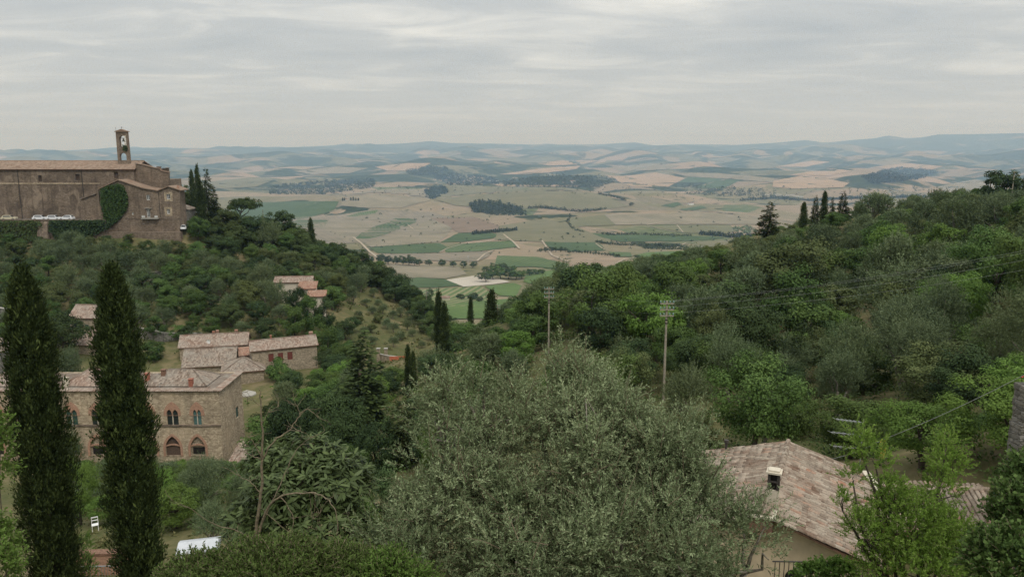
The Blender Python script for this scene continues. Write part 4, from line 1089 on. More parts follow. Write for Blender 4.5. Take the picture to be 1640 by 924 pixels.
m_ = MB(); m_.box(a1x0 - 0.02, a1x1 + 0.02, YB + 0.43, YB + 0.67, zb_ + 0.97, zb_ + 1.2); m_.build('headstock', M['wood'], bt, world=True)
m_ = MB()
for q in range(5): z_ = a1z0 + 0.1 + q * 0.62; m_.box(bx1 - 1.15, bx1 - 0.55, YB - 0.03, YB - 0.003, z_ + 0.5, z_ + 0.85)
m_.build('pale_stone', M['plaster_pale'], bt, world=True)

# convent wing in front, with balcony and annex
wing = empty('convent_wing', (cp(210, 370)[0], YC - 4, WZ(372, YC - 4)), 0, 'stepped brown stone convent wing with small white windows and balcony', 'building')
YW = YC - 6.0
def wp(px, py): return cp(px, py, YW)
def wwin(px0, px1, py0, py1): a0, z1 = wp(px0, py0); a1, z0 = wp(px1, py1); return rect(a0, a1, z0, z1)
wrects = [wwin(234, 240.2, 312.5, 320.5), wwin(266.5, 273, 311, 319.5), wwin(267, 272.5, 335, 343), wwin(234.5, 241, 335, 348.5), wwin(211, 214, 340, 344)]
m_ = MB(); out_l = [wp(160, 352), wp(160, 304), wp(190, 289), wp(227, 300.5), wp(228, 302), wp(253, 307.2), wp(253, 362), wp(160, 362)]
m_.wall([wp(160, 384), wp(288, 384), wp(288, 306), wp(270, 300.0), wp(253, 307), wp(228, 302.5), wp(190, 290), wp(160, 303)], wrects, wall_y(YW), 0.6)
m_.build('front_wall', M['stone_church2'], wing, world=True)
m_ = MB(); x0, z0 = wp(288, 384); _, z1 = wp(288, 306); m_.box(x0 - 0.6, x0, YW + 0.61, YW + 6.4, z0, z1); m_.build('side_wall', M['stone_church2'], wing, world=True)
m_ = MB(); x0, z0 = wp(160, 384); _, z1 = wp(160, 303); m_.box(x0, x0 + 0.6, YW + 0.61, YW + 6, z0, z1); m_.build('side_wall', M['stone_church2'], wing, world=True)
rt_ = [wp(158.5, 303.2), wp(190, 289.2), wp(228, 301.8), wp(253, 306.4), wp(270, 299.3), wp(290, 306)]
m_ = MB(); m_.prism_y([(x, z + 0.03) for x, z in rt_] + [(x, z + 0.3) for x, z in reversed(rt_)], YW - 0.4, YW + 6.0); m_.build('roof', M['roof_church'], wing, world=True)
for i, rc in enumerate(wrects):
    window_rect(wing, lambda a, b, d: (a - wing.location.x, YW - wing.location.y + d, b - wing.location.z), rc[0][0], rc[1][0], rc[0][1], rc[2][1], M['white_paint'], M['glass'], 0.25, 0.16, bars=0 if i == 4 else 1)
    if i in (1, 2):
        x0_, x1_, z0_, z1_ = rc[0][0], rc[1][0], rc[0][1], rc[2][1]
        s_ = MB(); s_.wall([(x0_-.7, z0_-.6), (x1_+.7, z0_-.6), (x1_+.7, z1_+.6), (x0_-.7, z1_+.6)], [rc], wall_y(YW - 0.05), 0.047); s_.build('window_surround', M['stone_palazzo'], wing, world=True)
m_ = MB(); x0, z0 = wp(228, 350.5); x1, z1 = wp(255, 349); m_.box(x0, x1, YW - 1.0, YW - 0.003, z0, z1)
bal = m_.build('balcony', M['concrete'], wing, world=True)
m_ = MB()
for q in range(14): xx = x0 + 0.05 + (x1 - x0 - 0.1) * q / 13; m_.box(xx - 0.02, xx + 0.02, YW - 0.98, YW - 0.94, z1, z1 + 0.75)
m_.box(x0, x1, YW - 0.99, YW - 0.93, z1 + 0.751, z1 + 0.8); m_.build('railing', M['iron'], bal, world=True)
for px in (230.5, 251):
    x, z = wp(px, 347); m_ = MB(); m_.box(x - 0.45, x + 0.45, YW - 0.55, YW - 0.2, z - 0.3, z + 0.35); ac = m_.build('air_conditioner', M['white_paint'], wing, world=True)
m_ = MB(); x, z = wp(237.5, 334); m_.box(x - 1.1, x + 1.1, YW - 0.35, YW - 0.003, z, z + 0.15); m_.build('canopy', M['concrete'], wing, world=True)
m_ = MB(); x0, z0 = wp(200, 350); x1, _ = wp(288, 350); m_.box(x0, x1, YW - 0.1, YW - 0.003, z0 - 0.2, z0); m_.build('ledge', M['stone_church'], wing, world=True)
m_ = MB(); x, z = wp(283, 304); m_.box(x - 0.25, x + 0.25, YW + 1, YW + 1.5, z, z + 1.2); m_.build('chimney', M['brick'], wing, world=True)
m_ = MB(); x, _ = wp(254, 310); m_.tube([(x, YW - 0.1, wp(0, 348)[1]), (x, YW - 0.1, wp(0, 308)[1])], 0.07, 5); m_.build('downpipe', M['iron'], wing, world=True)
# lean-to between nave and wing
lean = empty('lean_to', (cp(146, 350)[0], YC - 3, zt_), 0, 'low stone lean-to with sloping grey roof beside the ivy wall', 'building')
m_ = MB(); YL = YC - 4.0
pl = [cp(130, 353, YL), cp(162, 353, YL), cp(162, 309, YL), cp(130, 320, YL)]
m_.prism_y(pl, YL, YC - 0.05); m_.build('wall', M['stone_church2'], lean, world=True)
m_ = MB(); q_ = [cp(129, 320.0, YL), cp(162.5, 308, YL)]; m_.prism_y([(x, z + 0.03) for x, z in q_] + [(x, z + 0.4) for x, z in reversed(q_)], YL - 0.4, YC - 0.03); m_.build('roof', M['roof_grey'], lean, world=True)
# outhouse at the right end
oh = empty('outhouse', (cp(295, 366)[0], YC + 3, WZ(366, YC + 2)), 0, 'small grey outhouse with pale garage door beside the convent', 'building')
YO = YC + 1.0
m_ = MB(); pl = [cp(287, 372, YO), cp(302, 372, YO), cp(302, 337, YO), cp(287, 332, YO)]
m_.prism_y(pl, YO, YO + 6); m_.build('wall', M['stone_grey'], oh, world=True)
m_ = MB(); q_ = [cp(286, 331.6, YO), cp(303, 337, YO)]; m_.prism_y([(x, z + 0.03) for x, z in q_] + [(x, z + 0.3) for x, z in reversed(q_)], YO - 0.3, YO + 6.3); m_.build('roof', M['roof_grey'], oh, world=True)
m_ = MB(); x0, z1 = cp(289, 349, YO); x1, z0 = cp(296, 366, YO); m_.box(x0, x1, YO - 0.08, YO - 0.003, z0, z1); m_.build('garage_door', M['concrete'], oh, world=True)

# terrace retaining wall with buttresses below the church
YT = YC - 8.0
tw = empty('retaining_wall', (cp(60, 385, YT)[0], YT, WZ(392, YT)), 0, 'ivy covered stone terrace wall below the church', 'wall')
m_ = MB(); x0, z0 = cp(-260, 400, YT); x1, z1 = cp(166, 353.5, YT); m_.box(x0, x1, YT, YT + 1.2, z0, z1); m_.build('wall_face', M['stone_church2'], tw, world=True)
m_ = MB(); m_.box(x0, x1, YT - 0.1, YT + 1.3, z1 + 0.003, z1 + 0.3); m_.build('coping', M['stone_church'], tw, world=True)
m_ = MB(); a0, zz0 = cp(136, 400, YT); a1, zz1 = cp(288, 366, YT); zz1 = WZ(362, YT); m_.box(a0 + 6.2, a1, YT + 0.2, YT + 1.9, zz0, WZ(372, YT)); m_.build('plinth', M['stone_church2'], tw, world=True)
for px in (74, -60):
    x, zb2 = cp(px, 400, YT); _, zt2 = cp(px, 358, YT)
    m_ = MB(); m_.hull([(x-1.8, YT-2.2, zb2), (x+1.8, YT-2.2, zb2), (x+1.8, YT-.003, zb2), (x-1.8, YT-.003, zb2)], [(x-1.5, YT-0.5, zt2), (x+1.5, YT-0.5, zt2), (x+1.5, YT-.003, zt2+.6), (x-1.5, YT-.003, zt2+.6)]); m_.build('buttress', M['stone_church'], tw, world=True)

def ivy(name, poly_px, Y, label, n, seed, L=0.5, thick=0.5, mat='leaf_ivy', holes=()):
    """leaf curtain over a wall at depth Y, inside a region traced on that wall"""
    rng = np.random.default_rng(seed)
    xs = [p[0] for p in poly_px]; ys = [p[1] for p in poly_px]
    P = np.stack([rng.uniform(min(xs), max(xs), n * 3), rng.uniform(min(ys), max(ys), n * 3)], 1)
    ring = densify(poly_px, 3.0, True, 1.4, rng)
    P = P[in_poly(P, ring)][:n]
    pts = np.array([tuple(W(a, b, Y)) for a, b in P])
    lump = 0.5 + 0.5 * np.sin(P[:, 0] * 0.8 + 2 * np.sin(P[:, 1] * 0.5)) * np.sin(P[:, 1] * 0.9 + 1.5 * np.sin(P[:, 0] * 0.35))
    m = len(pts)
    pts[:, 1] -= thick * (0.15 + 0.85 * lump * rng.random(m) ** 0.3)
    N = unit(np.array([0, -1.0, 0.5]) + rng.normal(size=(m, 3)) * 0.4); D = unit(np.array([0, -0.3, -1.0]) + rng.normal(size=(m, 3)) * 0.5)
    V = leaf_geo(pts, D, N, L * rng.uniform(0.6, 1.3, m), L * 0.75 * rng.uniform(0.7, 1.2, m))
    c = pts.mean(0); V -= c
    o = link(name, leaf_mesh(name, V, M[mat], 0.5 * rng.random(m) + 0.45 * lump))
    o.location = c
    return tag(o, label, 'ivy')
ivy('ivy', [(162,302),(176,296),(190,293),(200,298),(205,312),(207,325),(203,337),(196,346),(188,354),(180,360),(170,358),(166,345),(162,325)], YW, 'big shield of green ivy covering the gable of the convent wing', 3800, 3, 0.5, 1.0)
ivy('ivy', [(-120,352),(0,352),(60,352),(70,356),(72,372),(60,382),(40,388),(20,384),(0,380),(-120,384)], YT, 'dark ivy hanging over the terrace wall below the parked cars', 5200, 4, 0.55, 1.1, 'leaf_dark')
ivy('ivy', [(80,352),(165,351),(182,354),(178,362),(160,372),(150,376),(132,378),(110,382),(90,380),(80,366)], YT, 'dark ivy hanging on the terrace wall under the convent wing', 3600, 5, 0.55, 1.1, 'leaf_dark')
ivy('climbing_shrub', [(197,232),(203,231),(205,237),(202,243),(197,240)], YB - 0.1, 'tuft of leaves growing from the bell tower between its arches', 260, 6, 0.35, 0.6, 'leaf_dark')

# ---- cars on the terrace
def make_car(loc, rz, paint, label, group, sc=1.0):
    r = empty('parked_car', loc, rz, label, 'car', group); r.scale = (sc, sc, sc)
    m_ = MB()
    prof = [(-2.1, 0.32), (2.05, 0.32), (2.1, 0.62), (2.0, 0.82), (1.15, 0.92), (-1.75, 0.95), (-2.08, 0.9), (-2.14, 0.6)]
    m_.prism_y([(x, z) for x, z in prof], -0.84, 0.84); bd = m_.build('body', M[paint], r)
    bv = bd.modifiers.new('bevel', 'BEVEL'); bv.width = 0.07; bv.segments = 2
    m_ = MB(); m_.hull([(-1.85,-.74,.93),(1.05,-.74,.93),(1.05,.74,.93),(-1.85,.74,.93)], [(-1.5,-.6,1.44),(0.35,-.6,1.44),(0.35,.6,1.44),(-1.5,.6,1.44)]); cab = m_.build('cabin', M[paint], r)
    for s in (-1, 1):
        m_ = MB(); m_.hull([(-1.55,s*.745,.98),(.8,s*.745,.98),(.8,s*.735,.985),(-1.55,s*.735,.985)], [(-1.35,s*.635,1.36),(.32,s*.635,1.36),(.32,s*.625,1.36),(-1.35,s*.625,1.36)]); m_.build('side_window', M['glass'], r)
    m_ = MB(); m_.hull([(1.04,-.66,.97),(1.04,.66,.97),(1.06,.66,.97),(1.06,-.66,.97)], [(.42,-.54,1.39),(.42,.54,1.39),(.45,.54,1.4),(.45,-.54,1.4)]); m_.build('windscreen', M['glass'], r)
    m_ = MB(); m_.hull([(-1.86,-.6,.99),(-1.86,.6,.99),(-1.84,.6,.99),(-1.84,-.6,.99)], [(-1.55,-.5,1.38),(-1.55,.5,1.38),(-1.53,.5,1.39),(-1.53,-.5,1.39)]); m_.build('rear_window', M['glass'], r)
    for x in (-1.3, 1.3):
        for s in (-1, 1):
            m_ = MB(); m_.tube([(x, s*.70, .32), (x, s*.87, .32)], 0.32, 14); wh = m_.build('wheel', M['rubber'], r)
            m_ = MB(); m_.tube([(x, s*.871, .32), (x, s*.885, .32)], 0.19, 10); m_.build('rim', M['steel'], wh)
    for s in (-1, 1):
        m_ = MB(); m_.box(2.03, 2.1, s*.6-.16, s*.6+.16, .62, .75); m_.build('headlight', M['steel'], r)
        m_ = MB(); m_.box(-2.13, -2.06, s*.64-.1, s*.64+.1, .68, .84); m_.build('tail_light', M['clay_red'], r)
    return r
tz = WZ(352.5, YC - 4)
tl = empty('terrace', (cp(60, 352, YC-4)[0], YC-4, tz), 0)
bpy.data.objects.remove(tl)
m_ = MB(); m_.box(cp(-260, 352, YT)[0], cp(166, 352, YT)[0], YT + 1.25, YC - 0.01, tz - 0.6, tz); ter = m_.build('terrace_paving', M['tarmac'], None); tag(ter, 'narrow paved terrace between the church wall and the ivy', 'terrace', kind='structure')
for px, pm, rz_, lb in ((15, 'car_cream', 0.12, 'cream parked car, the leftmost one before the church wall'), (65, 'car_white', 0.05, 'white parked car by the church, leftmost of the three white ones'), (87, 'car_white', 0.0, 'white parked car by the church, middle of the three white ones'), (107, 'car_white', 3.1, 'white parked car by the church, rightmost of the three white ones')):
    make_car((WX(px, 349, YC - 4.5), YC - 4.5, tz), rz_, pm, lb, 'cars parked on the church terrace', 1.06)
for px, py, Y, rz_, lb in ((294, 368, 246, -1.2, 'white parked car in front of the small grey outhouse'), (312, 352, 270, 0.4, 'white parked car on the drive behind the tall cypress')):
    p = W(px, py, Y); make_car((p.x, p.y, max(p.z, ground(p.x, p.y) + 0.02)), rz_, 'car_white', lb, 'cars by the convent drive', 1.0)
# ---- gothic palazzo (110 m away)
YP = 110.0
def pp(px, py, Y=YP): p = W(px, py, Y); return p.x, p.z
px1, pz1 = pp(350, 625.5); px0 = pp(-60, 625)[0]; pzb = WZ(752, YP)
pal = empty('palazzo', ((px0 + px1) / 2, YP, pzb), 0, 'long stone palazzo with pointed brick arched windows in two rows', 'palazzo')
S = YP / FPX / 0.955            # metres per pixel on the facade
uw = [(-46, 'shutter_black'), (-6, 'shutter_black'), (115, 'shutter_green'), (156, 'shutter_black'), (197, 'shutter_black'), (236.5, 'shutter_black'), (276.5, 'shutter_black'), (316, 'shutter_teal')]
lw = [115, 156, 197, 239, 277, 317, -46, -6]
zu0 = pp(277, 681)[1]; zu1 = pp(277, 655.5)[1]
zl0 = pp(277, 730)[1]; zl1 = pp(277, 698.5)[1]
holes = []; ups = []; los = []
for px, mt in uw:
    x = pp(px, 668)[0]; w_ = 19 * S if px != 316 else 13.5 * S
    for sgn in (-1, 1): holes.append(arch_pts(x + sgn * w_ * 0.255, zu0, w_ * 0.45, zu1 - zu0, 0.72, 5))
    ups.append((x, w_, mt))
for px in lw:
    x = pp(px, 715)[0]; w_ = 24 * S
    holes.append(arch_pts(x, zl0, w_, zl1 - zl0, 0.36, 7)); los.append((x, w_, px))
m_ = MB(); m_.wall([(px0, pzb - 2), (px1, pzb - 2), (px1, pz1), (px0, pz1)], holes, wall_y(YP), 0.5, back=False); m_.build('facade', M['stone_palazzo'], pal, world=True)
def ring(cx, z0, w, h, t, spring, z_from, extra=0.0):
    """brick surround between an opening and a larger pointed arch"""
    inner = arch_pts(cx, z0, w, h, spring, 8); outer = arch_pts(cx, z0, w + 2*t, h + t * 1.25, spring, 8)
    return outer, inner
for x, w_, mt in ups:
    hh = zu1 - zu0; big_h = pp(277, 643)[1] - zu0; zs = zu0 + hh * 0.62
    bw = w_ + 0.75 if mt != 'shutter_teal' else w_ + 0.95
    outer = arch_pts(x, zs, bw, big_h - hh * 0.62, 0.12, 8)
    hl = []
    for sgn in (-1, 1):
        a_ = arch_pts(x + sgn * w_ * 0.255, zu0, w_ * 0.45, hh, 0.72, 5)
        clip = [(a, max(b, zs + 0.02)) for a, b in a_]
        hl.append(clip)
    m_ = MB(); m_.wall(outer, hl, wall_y(YP - 0.07), 0.066); m_.build('brick_arch', M['brick'], pal, world=True)
    for sgn in (-1, 1):
        m_ = MB(); m_.wall(arch_pts(x + sgn * w_ * 0.255, zu0, w_ * 0.45 - 0.01, hh - 0.01, 0.72, 5), [], wall_y(YP + 0.18), 0.07); sh = m_.build('shutter', M[mt], pal, world=True)
        m_ = MB(); zz_ = zu0 + 0.12
        while zz_ < zu0 + hh * 0.7:
            m_.box(x + sgn * w_ * 0.255 - w_ * 0.19, x + sgn * w_ * 0.255 + w_ * 0.19, YP + 0.135, YP + 0.178, zz_, zz_ + 0.1); zz_ += 0.22
        m_.build('slat', M[mt], sh, world=True)
    m_ = MB(); m_.box(x - w_ * 0.62, x + w_ * 0.62, YP - 0.14, YP - 0.003, zu0 - 0.16, zu0 - 0.02); m_.build('sill', M['stone_grey'], pal, world=True)
    m_ = MB(); m_.tube([(x, YP + 0.05, zu0), (x, YP + 0.05, zu0 + hh * 0.72)], 0.07, 8); m_.build('colonnette', M['plaster_pale'], pal, world=True)
for x, w_, px in los:
    hh = zl1 - zl0
    outer, inner = ring(x, zl0, w_ + 0.01, hh + 0.005, 0.32, 0.36, zl0)
    m_ = MB(); m_.wall(outer, [inner], wall_y(YP - 0.08), 0.076); m_.build('brick_arch', M['brick'], pal, world=True)
    zm = zl0 + hh * 0.42
    m_ = MB(); m_.wall(arch_pts(x, zl0, w_ - 0.02, hh - 0.02, 0.36, 7), [rect(x - w_*0.4, x + w_*0.4, zl0 + 0.15, zm)] if px != 277 else [], wall_y(YP + 0.28), 0.1); m_.build('infill', M['wood'] if px == 277 else M['stone_house'], pal, world=True)
    m_ = MB(); m_.wall(rect(x - w_*0.45, x + w_*0.45, zl0 + 0.1, zm + 0.1), [], wall_y(YP + 0.4), 0.05); m_.build('doorway', M['void'], pal, world=True)
    m_ = MB()
    pr = [(x - w_/2 + 0.02 + (w_ - 0.04) * q / 8, zm + 0.12 + 0.22 * math.sin(math.pi * q / 8)) for q in range(9)]
    m_.prism_y(pr + [(a, b + 0.2) for a, b in reversed(pr)], YP + 0.1, YP + 0.277); m_.build('brick_band', M['brick'], pal, world=True)
for py, h_ in ((680.5, 0.16), (641.5, 0.1), (667.5, 0.07)):
    z = pp(277, py)[1]; m_ = MB(); m_.box(px0, px1 + (0.05 if h_ > 0.1 else 0), YP - 0.16 if h_ > 0.1 else YP - 0.05, YP - 0.003, z - h_ / 2 - (0.06 if h_ > 0.1 else 0), z + h_ / 2)
    if h_ > 0.1: m_.build('string_course', M['stone_church'], pal, world=True)
PD = 9.6
swn = [rect(YP + 6.4, YP + 7.6, pp(0, 668, YP + 7)[1], pp(0, 651, YP + 7)[1])]
m_ = MB(); m_.wall([(YP + 0.502, pzb - 2), (YP + PD, pzb - 2), (YP + PD, pz1), (YP + 0.502, pz1)], swn, lambda a, b, d: (px1 - d, a, b), 0.5, back=False); m_.build('side_wall', M['stone_palazzo'], pal, world=True)
m_ = MB(); rc = swn[0]; m_.wall(rect(rc[0][0]+.01, rc[1][0]-.01, rc[0][1]+.01, rc[2][1]-.01), [], lambda a, b, d: (px1 - 0.15 - d, a, b), 0.06); m_.build('shutter', M['shutter_green'], pal, world=True)
m_ = MB(); m_.box(px0, px1 - 0.5, YP + PD - 0.4, YP + PD, pzb - 2, pz1); m_.box(px0, px0 + 0.5, YP + 0.51, YP + PD - 0.41, pzb - 2, pz1); m_.build('back_wall', M['stone_palazzo'], pal, world=True)
# flat top with tiled edge; two low hipped roofs stand on it
m_ = MB(); m_.box(px0, px1 - .5, YP + .5, YP + PD - .4, pz1 - .6, pz1 - .05); dk_ = m_.build('roof_deck', M['roof_grey'], pal, world=True)
off_ = Vector(pal.location)
for nm_, a_, b_, y_ in (('front', px0 - .2, px1 + .3, YP - .35),):
    me = join_meshes('edge_tiles', [tile_sheet((a_, y_, pz1 + .0), (1,0,0), (0, 1, .12), b_ - a_, 1.1, .26, .42)], M['roof_pink']); me.transform(Matrix.Translation(-off_)); link('edge_tiles', me, pal)
me = join_meshes('edge_tiles', [tile_sheet((px1 + .35, YP - .3, pz1 + .0), (0,1,0), (-1, 0, .12), PD + .5, 1.1, .26, .42)], M['roof_pink']); me.transform(Matrix.Translation(-off_)); link('edge_tiles', me, pal)
m_ = MB(); m_.box(px0, px1 + .12, YP - .14, YP + .499, pz1 + .003 - .12, pz1 - .01); m_.box(px1 - .499, px1 + .12, YP + .5, YP + PD, pz1 + .003 - .12, pz1 - .01); m_.build('eaves', M['brick_dark'], pal, world=True)
def house_px(name, pxc, py_base, Y, rz_deg, lx, ly, h, rise, *a, **k):
    p = W(pxc, py_base, Y); return gable_house(name, (p.x, p.y, p.z), R(rz_deg), lx, ly, h, rise, *a, **k)
for pxa, pxb, py_t, mt_, chs in ((226, 330, 592, 'roof_grey', ((262, 597, 'brick_dark'), (306, 612, 'clay_red'), (236, 603, 'clay_red'))), (98, 214, 590, 'roof_pink', ((106, 610, 'plaster_pale'),)), (-40, 60, 596, 'roof_pink', ())):
    xa, xb = pp(pxa, 616, YP + 2)[0], pp(pxb, 616, YP + 2)[0]; ly_ = 6.0
    rise_ = WZ(py_t, YP + 2.0 + ly_/2) - pz1
    me = hip_mesh(xb - xa, ly_, 0.0, pz1 + .05, rise_, M[mt_], x0=(xa + xb)/2, y0=YP + 2.0); me.transform(Matrix.Translation(-off_)); ro_ = link('roof', me, pal)
    m_ = MB(); A_ = (xa + ly_/2, YP + 2 + ly_/2, pz1 + rise_ + .08); B_ = (xb - ly_/2, YP + 2 + ly_/2, pz1 + rise_ + .08)
    m_.tube([A_, B_], .13, 6)
    for c_, q_ in (((xa, YP + 2, pz1 + .1), A_), ((xb, YP + 2, pz1 + .1), B_), ((xa, YP + 2 + ly_, pz1 + .1), A_), ((xb, YP + 2 + ly_, pz1 + .1), B_)): m_.tube([c_, q_], .12, 6)
    m_.build('ridge_tiles', M[mt_], ro_, world=True)
    for cx2, cy2, cm2 in chs:
        p = W(cx2, cy2, YP + 4.0 if cy2 < 608 else YP + 2.2); m_ = MB(); m_.box(p.x - .28, p.x + .28, p.y - .28, p.y + .28, p.z - 1.2, p.z + .45); m_.box(p.x - .35, p.x + .35, p.y - .35, p.y + .35, p.z + .453, p.z + .56); m_.build('chimney', M[cm2], ro_, world=True)
def dish(px, py, Y, rad, mt, label, face=0.0):
    p = W(px, py, Y); r = empty('satellite_dish', p, face, label, 'satellite dish', 'satellite dishes on the roofs')
    m_ = MB(); n = 14; V = []; rings = 4
    vs_ = [(0, 0.12, 0)] + [(rad * q / rings * math.cos(2*math.pi*k/n), 0.12 - 0.12 * (q/rings)**2 - (0.0), rad * 1.1 * q / rings * math.sin(2*math.pi*k/n)) for q in range(1, rings+1) for k in range(n)]
    fs = [(0, 1 + k, 1 + (k+1) % n) for k in range(n)] + [(1 + q*n + k, 1 + q*n + (k+1) % n, 1 + (q+1)*n + (k+1) % n, 1 + (q+1)*n + k) for q in range(rings-1) for k in range(n)]
    m_.add(vs_, fs); m_.build('reflector', M[mt], r, smooth=True)
    m_ = MB(); m_.tube([(0, 0.1, 0), (0, 0.25, -0.1), (0, 0.25, -rad * 1.8)], 0.03, 5); m_.build('mast', M['steel'], r)
    m_ = MB(); m_.tube([(0, 0.05, -rad), (0, -0.35, -0.1)], 0.02, 5); m_.box(-0.06, 0.06, -0.45, -0.33, -0.16, -0.04); m_.build('feed_arm', M['clay_red'] if mt == 'white_paint' else M['steel'], r)
    return r
dish(294.5, 611, 113.0, 0.38, 'white_paint', 'white satellite dish on the grey hipped roof behind the palazzo')
dish(232.5, 615, 112.5, 0.4, 'clay_red', 'red satellite dish beside the second cypress above the palazzo')
dish(258, 616, 112.3, 0.28, 'steel', 'small grey dish on the grey hipped roof behind the palazzo')
dish(128, 606, 113.5, 0.3, 'clay_red', 'small red dish between the two big cypresses')
dish(334, 547, 163, 0.42, 'white_paint', 'white satellite dish on the pink roof of the uphill house')

# ---- farm houses on the slope behind the palazzo
Sh = M['roof_grey']
house_px('stone_house', 344, 585, 172, 12, 14.5, 6.0, WZ(553, 172) - WZ(585, 172), 1.9, M['stone_house'], M['roof_pink'], 'upper stone house with long pink tiled roof and two chimneys', chim=((0.5, 3.6, 0.55, 1.1, M['brick']), (4.5, 4.6, 0.6, 1.4, M['stone_house']), (-0.5, 4.6, 0.5, 1.3, M['brick_dark'])), sink=6)
house_px('stone_house', 336, 612, 163, 12, 10.5, 8.5, WZ(585, 163) - WZ(612, 163), 2.7, M['stone_house'], M['roof_grey'], 'stone house with grey tiled roof and dark red garage shutters', openings=(('front', -2.0, -0.3, 0.2, 2.4, 'shut'), ('front', 2.6, 4.0, 0.9, 3.0, 'shut')), sink=6)
house_px('stone_house', 391, 621, 158, 18, 8.2, 8.0, WZ(594, 158) - WZ(621, 158), 1.9, M['stone_house'], M['roof_grey'], 'low stone house with hipped grey roof and white air conditioner', hip=True, openings=(('left', 3.0, 3.9, 1.2, 2.6, 'shut'),), sink=6)
acp = W(365, 610, 157.0)
a_ = empty('air_conditioner', W(364, 613, 156.6), R(18), 'white air conditioner on the wall of the hipped stone house', 'air conditioner')
m_ = MB(); m_.box(-0.5, 0.5, -0.45, -0.1, 0, 0.75); m_.build('casing', M['white_paint'], a_)
m_ = MB(); m_.tube([(-0.1, -0.46, 0.37), (-0.1, -0.49, 0.37)], 0.28, 14); m_.build('fan_grille', M['iron'], a_)
hC = house_px('stone_house', 458, 596, 165, 24, 13.8, 5.0, WZ(556, 165) - WZ(596, 165), 1.45, M['stone_house'], M['roof_pink'], 'narrow stone farmhouse with pink roof and three red shutters', openings=(('front', -3.5, -2.4, 2.75, 4.5, 'shut'), ('front', -1.5, -0.4, 2.75, 4.5, 'shut'), ('front', 0.5, 1.6, 2.75, 4.5, 'shut'), ('right', 1.9, 2.9, 0.2, 2.2, 'door')), chim=((6.2, 3.0, 0.7, 1.0, M['brick']), (-2.4, 3.4, 0.35, 1.2, M['clay_red'])), sink=6)
house_px('shed', 397, 585, 168, 20, 3.0, 3.4, 2.4, 0.8, M['stone_house'], M['roof_red'], 'small red roofed shed wedged between the two stone houses', shed=True, sink=5)
# villa on the slope and its lower roofs
house_px('villa', 470, 470, 205, 6, 9.6, 5.0, WZ(451.5, 205) - WZ(470, 205), 1.0, M['plaster_pale'], M['roof_pink'], 'pale villa with brown roof among trees below the skyline', openings=(('front', -3.8, -3.0, 1.0, 2.5, 'shut2'), ('front', 2.4, 3.2, 1.0, 2.5, 'shut2')), sink=6)
house_px('villa_annex', 492, 476, 200, 8, 4.2, 4.6, WZ(462.5, 200) - WZ(476, 200), 1.0, M['plaster_pale'], M['roof_red'], 'red roofed annex stepping down from the pale villa', shed=True, sink=6)
house_px('villa_porch', 507, 484, 196, 8, 4.2, 3.2, WZ(474.5, 196) - WZ(484, 196), 0.8, M['plaster_pale'], M['roof_red'], 'lowest red porch roof beside the pale villa', shed=True, sink=6)
# house half hidden between the big cypresses
house_px('stone_house', 140, 540, 178, -4, 7.8, 6.5, WZ(508, 178) - WZ(540, 178), 2.2, M['stone_house'], M['roof_pink'], 'tall stone house half hidden between the two big cypresses', openings=(('front', -0.4, 0.5, 1.6, 3.0, 'shut2'),), sink=6)
house_px('stone_house', 142, 562, 172, -4, 5.0, 3.2, WZ(551, 172) - WZ(562, 172), 2.2, M['stone_house'], M['roof_pink'], 'low pink roofed lean-to below the tall stone house', shed=True, sink=5)
house_px('town_house', -40, 625, 128, 0, 7.0, 7.0, WZ(566, 128) - WZ(625, 128), 2.6, M['stone_grey'], M['roof_grey'], 'grey house with pale roof at the left edge behind the first cypress', hip=True)
house_px('pale_house', -318, 872, 26.0, 4, 3.2, 8.0, WZ(690, 26) - WZ(872, 26), 0.9, M['plaster_pale'], M['roof_grey'], 'cream plastered house cut by the left edge next to the first cypress', sink=6, per=0.22)
house_px('small_shed', 381, 752, 108, -8, 2.6, 4.0, WZ(744, 108) - WZ(752, 108), 2.0, M['stone_house'], M['roof_pink'], 'small tiled shed against the end wall of the palazzo', shed=True)
# garden parasol corner at the palazzo
r = empty('parasol', W(396, 632, 124), 0, 'cream garden parasol at the far corner of the palazzo', 'parasol')
m_ = MB(); m_.tube([(0, 0, -2.0), (0, 0, 0.7)], 0.04, 6); m_.build('pole', M['wood'], r)
m_ = MB(); n = 8; m_.add([(0, 0, 0.85)] + [(1.5*math.cos(2*math.pi*k/n), 1.5*math.sin(2*math.pi*k/n), 0.2) for k in range(n)] + [(1.5*math.cos(2*math.pi*k/n), 1.5*math.sin(2*math.pi*k/n), 0.02) for k in range(n)], [(0, 1+k, 1+(k+1) % n) for k in range(n)] + [(1+k, 1+n+k, 1+n+(k+1) % n, 1+(k+1) % n) for k in range(n)]); m_.build('canopy', M['concrete'], r)

# ---- walls on the slope
def wall_path(name, pts, h, th, mat, label, top=0.12, cap='concrete', depth=2.0):
    """low wall following ground points (px,py,Y of its top edge)"""
    P = [W(*p) for p in pts]; c = P[len(P)//2]
    root = empty(name, c, 0, label, 'wall')
    m_ = MB(); q = MB()
    for a, b in zip(P, P[1:]):
        d = (b - a).normalized(); n = Vector((-d.y, d.x, 0)).normalized() * th / 2
        for mb, z0, z1, k in ((m_, -h - depth, -0.003, 1.0), (q, 0, top, 1.25)):
            mb.hull([a + n*k + Vector((0,0,z0)), b + n*k + Vector((0,0,z0)), b - n*k + Vector((0,0,z0)), a - n*k + Vector((0,0,z0))], [a + n*k + Vector((0,0,z1)), b + n*k + Vector((0,0,z1)), b - n*k + Vector((0,0,z1)), a - n*k + Vector((0,0,z1))])
    m_.build('wall_face', mat, root, world=True); q.build('coping', M[cap], root, world=True)
    return root
